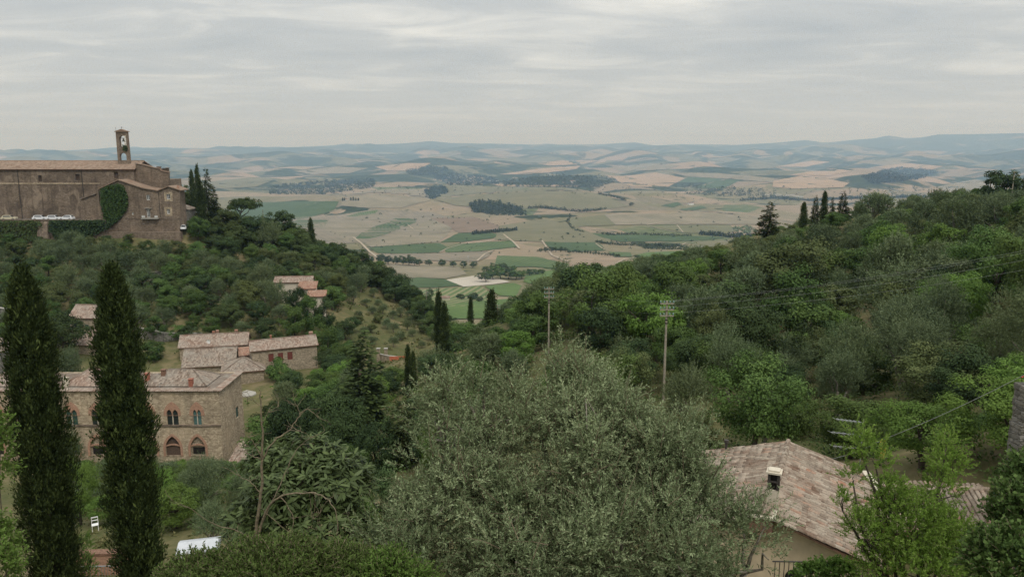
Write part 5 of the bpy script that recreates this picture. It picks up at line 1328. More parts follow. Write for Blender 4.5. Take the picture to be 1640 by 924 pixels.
wall_path('road_wall', [(214,524,184),(240,528,183),(262,533,182),(300,534,184),(335,533,186)], 2.2, 0.5, M['stone_grey'], 'grey road wall with pale coping behind the round green tree')
wall_path('road_wall', [(-30,490,188),(0,493,186),(20,497,185)], 1.8, 0.5, M['stone_grey'], 'grey road wall with pale coping at the left edge behind the first cypress')
wall_path('terrace_wall', [(60,446,221),(90,444,221),(125,442,221)], 2.2, 0.5, M['stone_grey'], 'rough stone terrace wall above the first cypress')
wall_path('terrace_wall', [(200,440,222),(232,438,222),(262,434,223)], 2.0, 0.5, M['stone_grey'], 'rough stone terrace wall right of the second cypress top')
wall_path('terrace_wall', [(498,508,203),(512,506,203)], 2.2, 0.8, M['stone_grey'], 'short pale bank wall below the villa')
wall_path('garden_wall', [(604,566,180),(622,570,178),(640,572,177)], 1.2, 0.4, M['stone_house'], 'low stone garden wall on the bare slope left of the orange netting')
for i, px in enumerate((606, 618)):
    p = W(px, 561, 179); r = empty('gate_pillar', p, 0, ['square stone pillar at the left of the slope gate', 'square stone pillar at the right of the slope gate'][i], 'pillar', 'pillars of the slope gate')
    m_ = MB(); m_.box(-0.35, 0.35, -0.35, 0.35, -3.0, 0.4); m_.build('shaft', M['stone_house'], r)
    m_ = MB(); m_.box(-0.45, 0.45, -0.45, 0.45, 0.403, 0.55); m_.build('cap', M['concrete'], r)
r = empty('orange_netting', W(642, 577, 176), 0.1, 'orange safety netting on the building site at the slope foot', 'netting')
m_ = MB()
for k in range(13): m_.box(-2.6 + k*0.43, -2.56 + k*0.43, -0.02, 0.02, -0.3, 1.0)
m_.build('post', M['iron'], r)
m_ = MB()
for k in range(5): m_.box(-2.6, 2.6, -0.03, -0.022, -0.15 + k * 0.24, 0.03 + k * 0.24)
m_.build('net', M['net_orange'], r)

# ---- garden objects in front of the palazzo, bottom left
def chair(px, py, Y):
    p = W(px, py, Y); r = empty('garden_chair', p, 0.5, 'small white metal garden chair between the two big cypresses', 'chair')
    m_ = MB(); m_.box(-.24, .24, -.22, .22, .42, .46); m_.build('seat', M['white_paint'], r)
    m_ = MB(); m_.box(-.24, -.2, .2, .24, .46, 1.0); m_.box(.2, .24, .2, .24, .46, 1.0); m_.box(-.199, .199, .2, .235, .92, 1.0); m_.box(-.199, .199, .2, .235, .68, .74); m_.build('backrest', M['white_paint'], r)
    for sx in (-1, 1):
        for sy in (-1, 1):
            m_ = MB(); m_.box(sx*.21-.02, sx*.21+.02, sy*.19-.02, sy*.19+.02, -0.05, .419); m_.build('leg', M['white_paint'], r)
chair(153, 848, 57)
p = W(320, 893, 48)
r = empty('gazebo', p, 0.25, 'white canvas gazebo roof in the garden right of the second cypress', 'gazebo')
m_ = MB(); m_.hull([(-1.3,-1.0,.9),(1.3,-1.0,.9),(1.3,1.0,.9),(-1.3,1.0,.9)], [(-1.25,-.05,1.25),(1.25,-.05,1.25),(1.25,.05,1.25),(-1.25,.05,1.25)]); m_.build('roof', M['canvas_white'], r)
m_ = MB(); m_.box(-1.28,1.28,-.98,-.94,.6,.897); m_.box(-1.28,-1.24,-.935,.98,.6,.897); m_.box(1.24,1.28,-.935,.98,.6,.897); m_.build('valance', M['canvas_white'], r)
for sx in (-1, 1):
    for sy in (-1, 1):
        m_ = MB(); m_.tube([(sx*1.2, sy*.9, -2.5), (sx*1.2, sy*.9, .9)], .03, 6); m_.build('pole', M['steel'], r)
r = empty('garden_kerb', W(145, 890, 46), 0.05, 'low brick kerb by the path between the two big cypresses', 'kerb')
m_ = MB(); m_.box(-2.2, 2.2, -.25, .25, -1.2, .16); m_.build('brickwork', M['brick'], r)
m_ = MB(); m_.box(-2.25, 2.25, -.3, .3, .163, .3); m_.build('coping', M['brick_dark'], r)
r = empty('iron_railing', W(148, 922, 40), 0.05, 'grey iron railing at the bottom edge between the two big cypresses', 'railing')
m_ = MB()
for k in range(24): m_.box(-1.8 + k*.155, -1.78 + k*.155, -.012, .012, -1.0, .55)
m_.build('baluster', M['steel'], r)
m_ = MB(); m_.box(-1.82, 1.82, -.03, .03, .553, .6); m_.build('handrail', M['steel'], r)

# ---- the tiled house below on the right (30 m away)
Rn, Rf = W(1232, 826, 29.0), W(1262, 709, 37.0)
Rf = Vector((Rf.x, Rf.y, Rn.z))
ax = (Rf - Rn); HL = ax.length; ax.normalize()
sdv = Vector((ax.y, -ax.x, 0))                 # downhill to the right
HW, PIT = 4.15, 0.285
nh = empty('tiled_house', (Rn.x, Rn.y, Rn.z - 4.6), math.atan2(-ax.x, ax.y), 'ochre plastered house with old barrel tile roof and vented chimney', 'house')
# local frame: y along the ridge (away), x to the right, z=0 ground; ridge at z=RZ
RZ = 4.6 - 0.1
ze = RZ - HW * PIT - 0.12
aw = arch_pts(1.1, 1.35, 0.8, 1.0, 0.55, 6, False)
m_ = MB(); m_.wall([(-HW + .4, -3), (HW - .4, -3), (HW - .4, ze + .02), (0, RZ - 0.2), (-HW + .4, ze + .02)], [aw], lambda a, b, d: (a, 0.35 + d, b), 0.35); m_.build('gable_wall', M['plaster'], nh)
m_ = MB(); m_.wall([(-HW + .4, -3), (HW - .4, -3), (HW - .4, ze + .02), (0, RZ - 0.2), (-HW + .4, ze + .02)], [], lambda a, b, d: (a, HL - 0.7 + d, b), 0.35); m_.build('back_wall', M['plaster'], nh)
m_ = MB(); m_.box(-HW + .4, -HW + .75, 0.71, HL - .71, -3, ze); m_.build('side_wall', M['plaster'], nh)
m_ = MB(); m_.box(HW - .75, HW - .4, 0.71, HL - .71, -3, ze); m_.build('side_wall', M['plaster'], nh)
m_ = MB(); m_.wall(arch_pts(1.1, 1.36, 0.78, 0.98, 0.55, 6, False), [], lambda a, b, d: (a, 0.52 + d, b), 0.04); wn_ = m_.build('window', M['glass'], nh)
m_ = MB(); m_.box(1.08, 1.12, .48, .515, 1.36, 2.3); m_.box(.72, 1.48, .48, .515, 1.72, 1.75); m_.box(.72, 1.48, .48, .515, 2.02, 2.05); m_.build('bar', M['iron'], wn_)
m_ = MB(); m_.wall([(-HW, ze - .05), (0, RZ - 0.05 - .01), (HW, ze - .05), (HW, ze + 0.03), (0, RZ + 0.03), (-HW, ze + 0.03)], [], lambda a, b, d: (a, -0.05 + d, b), HL + .1); deck = m_.build('roof_deck', M['brick_dark'], nh)
def barrel(length, r0, r1, n=5, th=0.018):
    """one tapered half-round roof tile lying along +y (up the slope), hollow side down"""
    V = []; F = []
    for (y, r_) in ((0, r0), (length, r1)):
        for q in (r_, r_ - th):
            for k in range(n + 1):
                a = math.pi * k / n; V.append((q * math.cos(a), y, q * 1.0 * math.sin(a)))
    m = n + 1
    for k in range(n):
        F += [(k, k+1, 2*m+k+1, 2*m+k), (m+k+1, m+k, 3*m+k, 3*m+k+1), (k+1, k, m+k, m+k+1), (2*m+k, 2*m+k+1, 3*m+k+1, 3*m+k)]
    return V, F
TL, TP = 0.46, 0.235
tv, tf = barrel(TL, 0.105, 0.085)
tile_me = []
for k in range(3):
    me = bpy.data.meshes.new('tile'); me.from_pydata([(x * (1 + .05*k), y, z * (1 + .06 * (k-1)) + .008*k*math.sin(x*40)) for x, y, z in tv], [], tf); me.materials.append(M['tile']); me.update(); tile_me.append(me)
trng = random.Random(4)
tiles = []
sl_ang = math.atan(PIT); SLL = HW / math.cos(sl_ang)
def slope_tiles(side, y0, y1, zr, sll, x_off=0.0, pan=False):
    ncol = int((y1 - y0) / TP); nrow = int(sll / 0.36)
    for c in range(ncol + 1):
        for r_ in range(nrow + 1):
            s = sll - r_ * 0.36 + 0.06; s = min(s, sll + 0.05)
            lz = zr - s * math.sin(sl_ang); lx_ = side * (x_off + s * math.cos(sl_ang))
            yy = y0 + (c + (0.5 if pan else 0)) * TP + trng.uniform(-.012, .012)
            if yy > y1: continue
            # tile +y must point up the slope (towards the ridge)
            up = Vector((-side * math.cos(sl_ang), 0, math.sin(sl_ang))); nn = Vector((side * math.sin(sl_ang), 0, math.cos(sl_ang)))
            xx = up.cross(nn)
            mt = Matrix((xx, up, nn)).transposed().to_4x4()
            if pan: mt = mt @ Matrix.Rotation(math.pi, 4, 'Y')
            mt = Matrix.Translation((lx_, yy, lz + (0.035 if not pan else 0.055) + trng.uniform(-.006, .012))) @ mt @ Matrix.Rotation(trng.uniform(-.05, .05), 4, 'Z') @ Matrix.Rotation(0.05 + trng.uniform(-.02, .02), 4, 'X')
            tiles.append(mt)
slope_tiles(1, 0.0, HL, RZ, SLL); slope_tiles(-1, 0.0, HL, RZ, SLL)
base_mw = Matrix.Translation(nh.location) @ Matrix.Rotation(nh.rotation_euler[2], 4, 'Z')
def tile_size(mt):
    p = (base_mw @ mt).translation; q = proj(p); 
    vis = -20 < q[0] < 1660 and q[1] < 930
    hid = q[0] < 1190 or (q[0] > 1330 and q[1] > 800)       # behind the olive crown or the bright tree
    return (p - Vector((0, 0, 0))).length + (0 if vis else 1000) + (40 if hid else 0)
tiles.sort(key=tile_size)
def lay(mts, limit, parent):
    for k, mt in enumerate(mts[:limit]):
        o = link('tile', tile_me[k % 3], parent); o.matrix_local = mt
    if len(mts) <= limit: return None
    V = []; F = []; Rr = []
    for mt in mts[limit:]:
        b = len(V); V += [tuple(mt @ Vector(v)) for v in tv]; F += [tuple(i + b for i in f) for f in tf]; Rr += [trng.random()] * len(tv)
    me = np_mesh('roof_tiles', V, F, M['tile'], Rr); o = link('roof_tiles', me, parent, 'stuff'); return o
lay(tiles, 290, deck)
tiles.clear(); slope_tiles(1, 0.0, HL, RZ, SLL, pan=True); slope_tiles(-1, 0.0, HL, RZ, SLL, pan=True)
lay(tiles, 0, deck).name = 'pan_tiles'
m_ = MB()
rows = int(HL / 0.4)
V = []; F = []; Rr = []
for k in range(rows + 1):
    mt = Matrix.Translation((trng.uniform(-.01, .01), k * 0.4 - 0.03, RZ + 0.05 + trng.uniform(0, .012))) @ Matrix.Rotation(trng.uniform(-.04, .04), 4, 'Z') @ Matrix.Scale(1.35, 4)
    o = link('ridge_tile', tile_me[k % 3], deck); o.matrix_local = mt
# vented chimney and brick stack at the near gable
m_ = MB(); m_.box(-.22, .22, 1.05, 1.45, RZ - .3, RZ + .75); ch = m_.build('chimney', M['plaster_pale'], nh)
m_ = MB()
for sx in (-1, 1):
    for sy in (-1, 1): m_.box(sx*.18-.05, sx*.18+.05, 1.25+sy*.16-.05, 1.25+sy*.16+.05, RZ+.753, RZ+1.45)
m_.box(-.24, .24, 1.03, 1.47, RZ + 1.08, RZ + 1.13)
m_.build('chimney_vent', M['iron'], ch)
m_ = MB(); m_.box(-.12, .12, 1.13, 1.37, RZ+.753, RZ+1.45); m_.build('flue', M['void'], ch)
m_ = MB(); m_.box(-.3, .3, .97, 1.53, RZ + 1.453, RZ + 1.53); m_.box(-.22, .22, 1.05, 1.45, RZ + 1.533, RZ + 1.6); m_.build('chimney_cap', M['plaster_pale'], ch)
m_ = MB(); m_.box(-.75, .15, -.15, .5, RZ - .75, RZ + .02); st_ = m_.build('brick_stack', M['brick_dark'], nh)
m_ = MB(); m_.box(-.85, .25, -.22, .58, RZ + .023, RZ + .12); m_.build('slab', M['plaster_pale'], st_)
for k in range(3):
    o = link('cover_tile', tile_me[k], st_); o.matrix_local = Matrix.Translation((-.62 + .25 * k, -.1, RZ + .14)) @ Matrix.Rotation(.35, 4, 'X') @ Matrix.Scale(1.2, 4)
# pale flashing between the two roofs
# lower wing to the right
wv = W(1492, 780, 34.5)
lw_ = empty('tiled_wing', (wv.x, wv.y, wv.z - 4.0), -0.12, 'lower tiled roof wing right of the ochre house behind the bright tree', 'house')
for (a, b) in ((-2.6, 2.3),):
    m_ = MB(); m_.box(a + .2, b - .2, -2.4, .6, -2, 3.0); m_.build('wall', M['plaster'], lw_)
    m_ = MB(); m_.wall([(-2.9, 3.02), (0.0, 3.95), (0.9, 3.6), (0.9, 3.5), (0.0, 3.83), (-2.9, 2.9)], [], lambda q, z, d: (a + d, q, z), b - a); dk = m_.build('roof_deck', M['brick_dark'], lw_)
sa = math.atan(0.93 / 2.9); tiles.clear()
V = []; F = []; Rr = []; wt = []
for c in range(int(4.9 / TP) + 1):
    for r_ in range(9):
        s = min(3.05 - r_ * .36, 3.05)
        if s < 0.1: continue
        up = Vector((0, math.cos(sa), math.sin(sa))); nn = Vector((0, -math.sin(sa), math.cos(sa))); xx = up.cross(nn)
        mt = Matrix.Translation((-2.55 + c * TP, -s * math.cos(sa), 3.99 - s * math.sin(sa) + .03 + trng.uniform(-.005, .012))) @ Matrix((xx, up, nn)).transposed().to_4x4() @ Matrix.Rotation(trng.uniform(-.05, .05), 4, 'Z') @ Matrix.Rotation(.05, 4, 'X')
        wt.append(mt)
lay(wt, 200, dk)
pn = [mt @ Matrix.Translation((TP * .5, 0, .045)) @ Matrix.Rotation(math.pi, 4, 'Y') for mt in wt]
lay(pn, 0, dk).name = 'pan_tiles'
for k in range(12):
    o = link('ridge_tile', tile_me[k % 3], dk); o.matrix_local = Matrix.Translation((-2.6 + k * .41, 0.02, 4.02)) @ Matrix.Rotation(-math.pi/2, 4, 'Z') @ Matrix.Scale(1.35, 4)
m_ = MB(); m_.box(-2.95, -2.62, -1.9, .8, 3.0, 4.35); m_.build('parapet', M['plaster_pale'], lw_)
m_ = MB(); m_.tube([(2.55, -1.2, 2.6), (2.45, -.6, 3.9)], .05, 8); m_.build('pipe', M['steel'], lw_)
m_ = MB(); m_.tube([(2.55, -1.2, 2.62), (3.1, -1.0, 2.75)], .03, 6); m_.build('bracket', M['steel'], lw_)
# terrace railing in front of the gable
r = empty('iron_railing', W(1330, 922, 25.8), -0.03, 'thin brown iron railing on the terrace below the ochre gable', 'railing')
for k in range(25):
    o_ = MB(); 
    if k == 0: b0 = MB().box(-.012, .012, -.012, .012, -.8, .52).mesh('baluster', M['iron'])
    o = link('baluster', b0, r); o.location = (-2.0 + k * .165, 0, 0)
m_ = MB(); m_.box(-2.1, 2.1, -.025, .025, .523, .56); m_.build('handrail', M['iron'], r)
r = empty('roof_vent', W(1163, 716, 38), 0, 'short dark vent pipe sticking up behind the tiled roof', 'vent')
m_ = MB(); m_.tube([(0, 0, -1.2), (0, 0, .25)], .07, 8); m_.build('pipe', M['iron'], r)
m_ = MB(); m_.tube([(0, 0, .253), (0, 0, .4)], .12, 8); m_.build('cowl', M['iron'], r)

# antenna, washing line with yellow rope
r = empty('tv_antenna', W(1377, 745, 40), 0, 'silver television antenna with three booms behind the tiled roof', 'antenna')
zt = W(1377, 670, 40).z - r.location.z
m_ = MB(); m_.tube([(0, 0, -2), (0, 0, zt)], .03, 6); m_.build('mast', M['steel'], r)
for k, (py, xl_, xr_) in enumerate(((672, 1339, 1379), (693, 1331, 1380), (715, 1334, 1384))):
    a, b = W(xl_, py - 1, 40) - r.location, W(xr_, py + 4, 40) - r.location
    m_ = MB(); m_.tube([a, b], .02, 5); bm_ = m_.build('boom', M['steel'], r)
    m_ = MB()
    for q in range(7):
        c = a.lerp(b, q / 6); m_.tube([c + Vector((0.05, -.35, 0.03)), c + Vector((-.05, .35, -.03))], .008, 4)
    m_.build('element', M['steel'], bm_)
def cable(name, pts, rad, mat, label, cat='cable', group=None, sag=0.0, seg=14):
    m_ = MB()
    for a, b in zip(pts, pts[1:]):
        a = Vector(a); b = Vector(b)
        path = [a.lerp(b, k / seg) - Vector((0, 0, sag * 4 * (k/seg) * (1 - k/seg))) for k in range(seg + 1)]
        m_.tube(path, rad, 4)
    c = Vector(pts[0]); m_.v = [(x - c.x, y - c.y, z - c.z) for x, y, z in m_.v]
    o = m_.build(name, M[mat], None); o.location = c
    return tag(o, label, cat, group)
cable('washing_line', [W(1326, 736, 37), W(1416, 703, 34), W(1660, 590, 28)], .012, 'wire', 'grey cable rising from the tiled roof to the right edge', 'cable', sag=.12)
r = empty('rope_coil', W(1415, 704, 34), 0.2, 'coil of yellow rope hanging from the grey cable', 'rope')
m_ = MB()
for k in range(7):
    rr = .09 + .02 * (k % 3); zl = -.75 - .07 * (k % 4)
    m_.tube([(rr * math.sin(t * 2 * math.pi) * (1 + .15 * k / 7), .03 * (k - 3), zl * (0.5 - .5 * math.cos(t * 2 * math.pi))) for t in [q / 14 for q in range(15)]], .014, 5)
m_.build('loop', M['rope_yellow'], r)

# ---- utility poles and wires
def pole(px, top, base, Y, arms, aw_, label, group='utility poles in the ravine', wood='pole_wood', rad=.105):
    p = W(px, base, Y); zt = W(px, top, Y).z
    root = empty('utility_pole', p, 0, label, 'utility pole', group)
    h = zt - p.z
    m_ = MB(); m_.tube([(0, 0, -2.5), (0, 0, h)], [rad * 1.25, rad * .8], 10); m_.build('post', M[wood], root)
    tips = []
    for k in range(arms):
        z = h - .22 - k * .55
        m_ = MB(); m_.box(-aw_/2, aw_/2, -.17, -.07, z - .05, z + .05); ar = m_.build('crossarm', M['pole_wood'], root)
        for q in (-.46, -.2, .2, .46):
            x = q * aw_
            m_ = MB(); m_.tube([(x, -.12, z + .05), (x, -.12, z + .11), (x, -.12, z + .15), (x, -.12, z + .23), (x, -.12, z + .26)], [.025, .03, .075, .06, .02], 8); m_.build('insulator', M['insulator'], ar)
            tips.append(Vector((p.x + x, p.y - .12, p.z + z + .2)))
    if arms:
        m_ = MB(); z0_ = h - .22 - (arms - 1) * .55
        for z in (z0_ - .45, z0_ - .75): m_.tube([(0, 0, z), (0, 0, z + .12)], rad * 1.25, 10)
        m_.build('clamp', M['iron'], root)
    return tips
t1 = pole(1063, 482, 628, 68, 3, 1.25, 'nearest grey utility pole with three crossarms in the olive grove')
t2 = pole(878.5, 460, 565, 98, 3, 1.25, 'second utility pole with crossarms left of the big round oak')
t3 = pole(797, 488, 540, 175, 2, 1.2, 'small distant utility pole beside the slim valley cypress')
t4 = pole(684, 466, 530, 225, 3, 1.1, 'distant utility pole on the left slope beside the dark trees')
pole(1620, 274, 316, 178, 1, 0.7, 'thin utility pole in front of the dark dome tree on the ridge', rad=.11)
pole(423, 336, 376, 268, 1, 0.6, 'thin utility pole left of the lone skyline tree', rad=.1)
PWL = {(0, 0): 'top arm left end', (0, 3): 'top arm right end', (1, 0): 'middle arm', (2, 0): 'lowest arm'}
far_r = [W(1780, 372 + k * 17, 62) for k in range(3)]
for k in range(3):
    for q in ((0, 3) if k == 0 else (0,)):
        a = t1[k*4 + q]; b = far_r[k] + Vector((q * .3, 0, 0))
        cable('power_line', [a, b], .005, 'wire', 'thin wire running right from the %s of the nearest pole' % PWL[(k, q)], 'power line', 'power lines right of the nearest pole', sag=.7, seg=20)
        cable('power_line', [t2[k*4 + q], a], .005, 'wire_dark', 'thin wire from the %s of the nearest pole to the second' % PWL[(k, q)], 'power line', 'power lines between the two near poles', sag=.5, seg=20)
for k in range(2):
    for q in (0,):
        cable('power_line', [t3[k*4 + q], t2[k*4 + q]], .008, 'wire_dark', 'thin wire from the %s of the second pole down the valley' % PWL[(k, q)], 'power line', 'power lines to the distant pole', sag=.8, seg=16)
# bit of stone wall with geraniums at the right edge
gw = empty('garden_wall', W(1660, 700, 30), 0, 'grey stone garden pillar with red geraniums at the right edge', 'wall')
wz = W(1650, 622, 30).z - gw.location.z
wx = W(1640, 650, 30).x - gw.location.x
rngw = random.Random(3); z = -3.0
while z < wz - .05:
    hh = rngw.uniform(.18, .3); x = wx + rngw.uniform(-.05, .05)
    while x < 1.2:
        ww = rngw.uniform(.3, .55); m_ = MB(); e_ = .03
        m_.hull([(x+e_, rngw.uniform(-.06, .02), z+e_*.5), (x+ww, rngw.uniform(-.06, .02), z+e_*.5), (x+ww, .7, z), (x, .7, z)], [(x+e_, rngw.uniform(-.06, .02), z+hh-e_*.5), (x+ww, rngw.uniform(-.06, .02), z+hh-e_*.5), (x+ww, .7, z+hh-.012), (x, .7, z+hh-.012)])
        m_.build('stone', M['stone_grey'], gw); x += ww + .015
    z += hh
for k in range(2):
    fp = empty('flower_pot', gw.location + Vector((wx + .35 + k * .45, .3, wz + .02)), 0, ['clay pot of red geraniums on the garden pillar, the outer one', 'clay pot of red geraniums on the garden pillar, at the picture edge'][k], 'flower pot', 'flower pots on the garden pillar')
    m_ = MB(); m_.tube([(0,0,0),(0,0,.05),(0,0,.25),(0,0,.3)], [.12,.13,.18,.19], 12); m_.build('pot', M['clay_red'], fp)
    rg = np.random.default_rng(k); n = 160; d = rdir(rg, n); d[:, 2] = np.abs(d[:, 2]); P = d * .24 * rg.random((n, 1)) ** .4 + np.array([0, 0, .3])
    link('foliage', leaf_mesh('foliage', leaf_geo(P, rdir(rg, n), unit(d + UP), np.full(n, .09), np.full(n, .08)), M['leaf_bright'], rg.random(n)), fp)
    n = 60; d = rdir(rg, n); d[:, 2] = np.abs(d[:, 2]); P = d * .3 + np.array([0, 0, .32])
    link('blossom', leaf_mesh('blossom', leaf_geo(P, rdir(rg, n), unit(d + UP), np.full(n, .07), np.full(n, .07)), M['flower_red'], rg.random(n)), fp)
# ------------------------------------------------------------------ foreground plants
def lobe_pts(rng, lobes, n, shell=0.5, low=-0.6):
    """points and outward directions spread through a set of ellipsoids given as (px,py,Y,rx_px,ry_px)"""
    L = []
    for px, py, Y, rx, ry in lobes:
        c = np.array(W(px, py, Y)); k = Y / FPX; a, b = rx * k, ry * k
        L.append((c, np.array([a, (a + b) * 0.5, b]), a * b * (a + b) * 0.5))
    w = np.array([l[2] ** 0.8 for l in L]); w /= w.sum()
    idx = rng.choice(len(L), n, p=w)
    C = np.array([l[0] for l in L])[idx]; Rr = np.array([l[1] for l in L])[idx]
    d = rdir(rng, n); d[:, 2] = np.where(d[:, 2] < low, -d[:, 2], d[:, 2])
    q = (shell ** 3 + (1 - shell ** 3) * rng.random((n, 1))) ** (1 / 3)
    return C + d * Rr * q, d, idx, q[:, 0]
def branches(rng, base, tips, hubs, r0, mb, n=6, wig=0.12):
    """limbs from base to hub points, smaller limbs from hubs to tips"""
    base = np.array(base, dtype=float)
    for h in hubs:
        h = np.array(h); m1 = base + (h - base) * 0.4 + rng.normal(size=3) * wig; m2 = base + (h - base) * 0.75 + rng.normal(size=3) * wig
        mb.tube([base, m1, m2, h], [r0, r0 * .7, r0 * .5, r0 * .3], n)
    for t in tips:
        h = np.array(hubs[int(np.argmin([np.linalg.norm(np.array(q) - t) for q in hubs]))])
        L_ = np.linalg.norm(t - h)
        m1 = h + (t - h) * .35 + rng.normal(size=3) * .1 * L_; m2 = h + (t - h) * .7 + rng.normal(size=3) * .12 * L_ + UP * .06 * L_
        mb.tube([h, m1, m2, t], [r0 * .28, r0 * .2, r0 * .13, r0 * .06], 4)
def shoot_plant(name, base, lobes, ns, nleaf, slen, L, Wd, mat, label, seed, cat='tree', bark='bark_pale', r0=0.09, ntips=60, shell=.45, up=(.1, .9), outw=.75, curve=.3, spread=.9, twig_w=.006, low=-.6, tone_bias=0.0, gap=0.0, sub_r=0.0, sub_n=100, wisps=0):
    rng = np.random.default_rng(seed)
    root = empty(name, base, 0, label, cat)
    B = np.array(base)
    P, d, idx, q = lobe_pts(rng, lobes, ns, shell, low)
    if sub_r:
        nsub = int(sub_n); cs, _, _, _ = lobe_pts(rng, lobes, nsub, .45, low); k_ = rng.integers(0, nsub, ns)
        d = rdir(rng, ns); d[:, 2] = np.where(d[:, 2] < -.5, -d[:, 2], d[:, 2]); q = rng.random(ns) ** .4
        P = cs[k_] + d * (sub_r * rng.uniform(.6, 1.35, nsub)[k_] * q)[:, None] * np.array([1, 1, 1.15])
        shade = (rng.random(nsub) * .4 - .2)[k_] + .22 * np.clip((P[:, 2] - P[:, 2].mean()) / (P[:, 2].std() * 2 + 1e-6), -1, 1)  # random tone per clump, plus painted top light: leaves lighten with height
    elif gap:
        wv = _waves(10, gap, rng); g3 = _wsum(wv, P[:, 0] + P[:, 2] * .7, P[:, 1] * .8 - P[:, 2]); keep = g3 < rng.normal(size=ns) * .25 + .75
        P, d, idx, q = P[keep], d[keep], idx[keep], q[keep]; ns = len(P)
        shade = _wsum(_waves(8, gap * 1.6, rng), P[:, 0] - P[:, 2] * .6, P[:, 1] + P[:, 2]) * .13
    else: shade = 0 * q
    dirs = unit(d * outw + UP * rng.uniform(up[0], up[1], (ns, 1)) + rng.normal(size=(ns, 3)) * .35)
    ln = slen * rng.uniform(.45, 1.45, ns)
    V, path = shoots(rng, P, dirs, ln, nleaf, L, Wd, curve, spread, nb=d if sub_r else None)
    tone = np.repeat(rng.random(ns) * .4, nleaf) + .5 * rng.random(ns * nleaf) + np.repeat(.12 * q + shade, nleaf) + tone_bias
    if wisps:
        hi = np.argsort(-(P[:, 2] + d[:, 2] * .3))[:ns // 3]; fr = np.nonzero((d[:, 1] < -.2) & (q > .7))[0]
        sel = np.concatenate([rng.choice(hi, wisps // 2, replace=False), rng.choice(fr, wisps - wisps // 2, replace=False)])
        wd_ = unit(UP * np.concatenate([np.full((wisps // 2, 1), 1.3), rng.uniform(-.3, .8, (wisps - wisps // 2, 1))]) + d[sel] * np.concatenate([np.zeros((wisps // 2, 1)), np.full((wisps - wisps // 2, 1), .7)]) + rng.normal(size=(wisps, 3)) * .35); wl = rng.uniform(.35, .8, wisps)
        V2, p2 = shoots(rng, P[sel], wd_, wl, 34, L * 1.05, Wd, .25, .85)
        V = np.concatenate([V, V2]); tone = np.concatenate([tone, .35 + .6 * rng.random(wisps * 34)])
        mbw = MB()
        for k_ in range(wisps): mbw.tube([P[sel[k_]], p2[k_, 12], p2[k_, 24], p2[k_, -1]], [.009, .007, .005, .002], 4)
        mbw.build('shoots', M['twig'], root, world=True)['kind'] = 'stuff'
    link('crown', leaf_mesh('crown', V - B, M[mat], np.clip(tone, 0, 1)), root)
    # twigs: one thin strip each way per shoot
    tv_ = []
    for a, b in ((0, nleaf // 2), (nleaf // 2, nleaf - 1)):
        s, e = path[:, a], path[:, b]
        for nn in (np.array([0.3, -1, 0.6]),):
            dd = unit(e - s); tv_.append(leaf_geo(s, dd, unit(np.cross(dd, np.cross(nn + rng.normal(size=(ns, 3)) * .1, dd))), np.linalg.norm(e - s, axis=1) * 1.3, np.full(ns, twig_w * 2)))
    tv_ = np.concatenate(tv_)
    link('twig', leaf_mesh('twig', tv_ - B, M['twig'], np.zeros(len(tv_) // 4)), root)
    hubs = [np.array(W(px, py + ry * .35, Y)) for px, py, Y, rx, ry in lobes]
    tips = P[rng.choice(ns, min(ntips, ns), replace=False)]
    mb = MB(); branches(rng, base, tips, hubs, r0, mb)
    mb.tube([np.array(base) + np.array([0, 0, -.6]), base], [r0 * 1.6, r0 * 1.1], 8)
    mb.build('trunk', M[bark], root, smooth=True, world=True)
    return root

ob = W(930, 1100, 11.8); ob.z = ground(ob.x, ob.y)
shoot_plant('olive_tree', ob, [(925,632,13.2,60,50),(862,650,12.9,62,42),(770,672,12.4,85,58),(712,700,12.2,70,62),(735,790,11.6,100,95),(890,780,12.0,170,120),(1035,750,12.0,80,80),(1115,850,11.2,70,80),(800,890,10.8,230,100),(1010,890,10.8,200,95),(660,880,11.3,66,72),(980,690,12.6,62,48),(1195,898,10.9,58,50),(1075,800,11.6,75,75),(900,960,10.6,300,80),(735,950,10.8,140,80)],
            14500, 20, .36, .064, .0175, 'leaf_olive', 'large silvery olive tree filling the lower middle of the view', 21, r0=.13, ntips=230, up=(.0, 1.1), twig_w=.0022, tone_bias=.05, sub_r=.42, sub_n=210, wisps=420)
# bright feathery tree before the tiled wing
bb = W(1450, 1010, 22); bb.z = ground(bb.x, bb.y)
shoot_plant('ash_tree', bb, [(1378,712,22,22,26),(1402,735,22,28,24),(1366,765,22,18,18),(1350,810,22,12,24),(1515,712,23,18,14),(1516,742,23,26,26),(1508,785,22.5,22,40),(1425,800,22,30,34),(1455,850,22,80,62),(1385,850,21.5,30,30),(1520,870,22,46,54),(1470,910,21.5,105,46)],
            2700, 22, .40, .078, .038, 'leaf_ash', 'bright green feathery tree in front of the tiled roofs', 22, r0=.08, ntips=110, up=(.2, 1.1), shell=.2, bark='bark', twig_w=.006)
fb = W(1600, 1010, 15); fb.z = ground(fb.x, fb.y)
shoot_plant('fig_shrub', fb, [(1630,835,16,32,60),(1612,905,15,58,56),(1644,780,17,26,50)], 1300, 10, .3, .105, .08, 'leaf_broad', 'large leaved dark shrub in the bottom corner beside the tiled wing', 23, 'shrub', 'bark', .05, 40, spread=1.3, curve=.4)
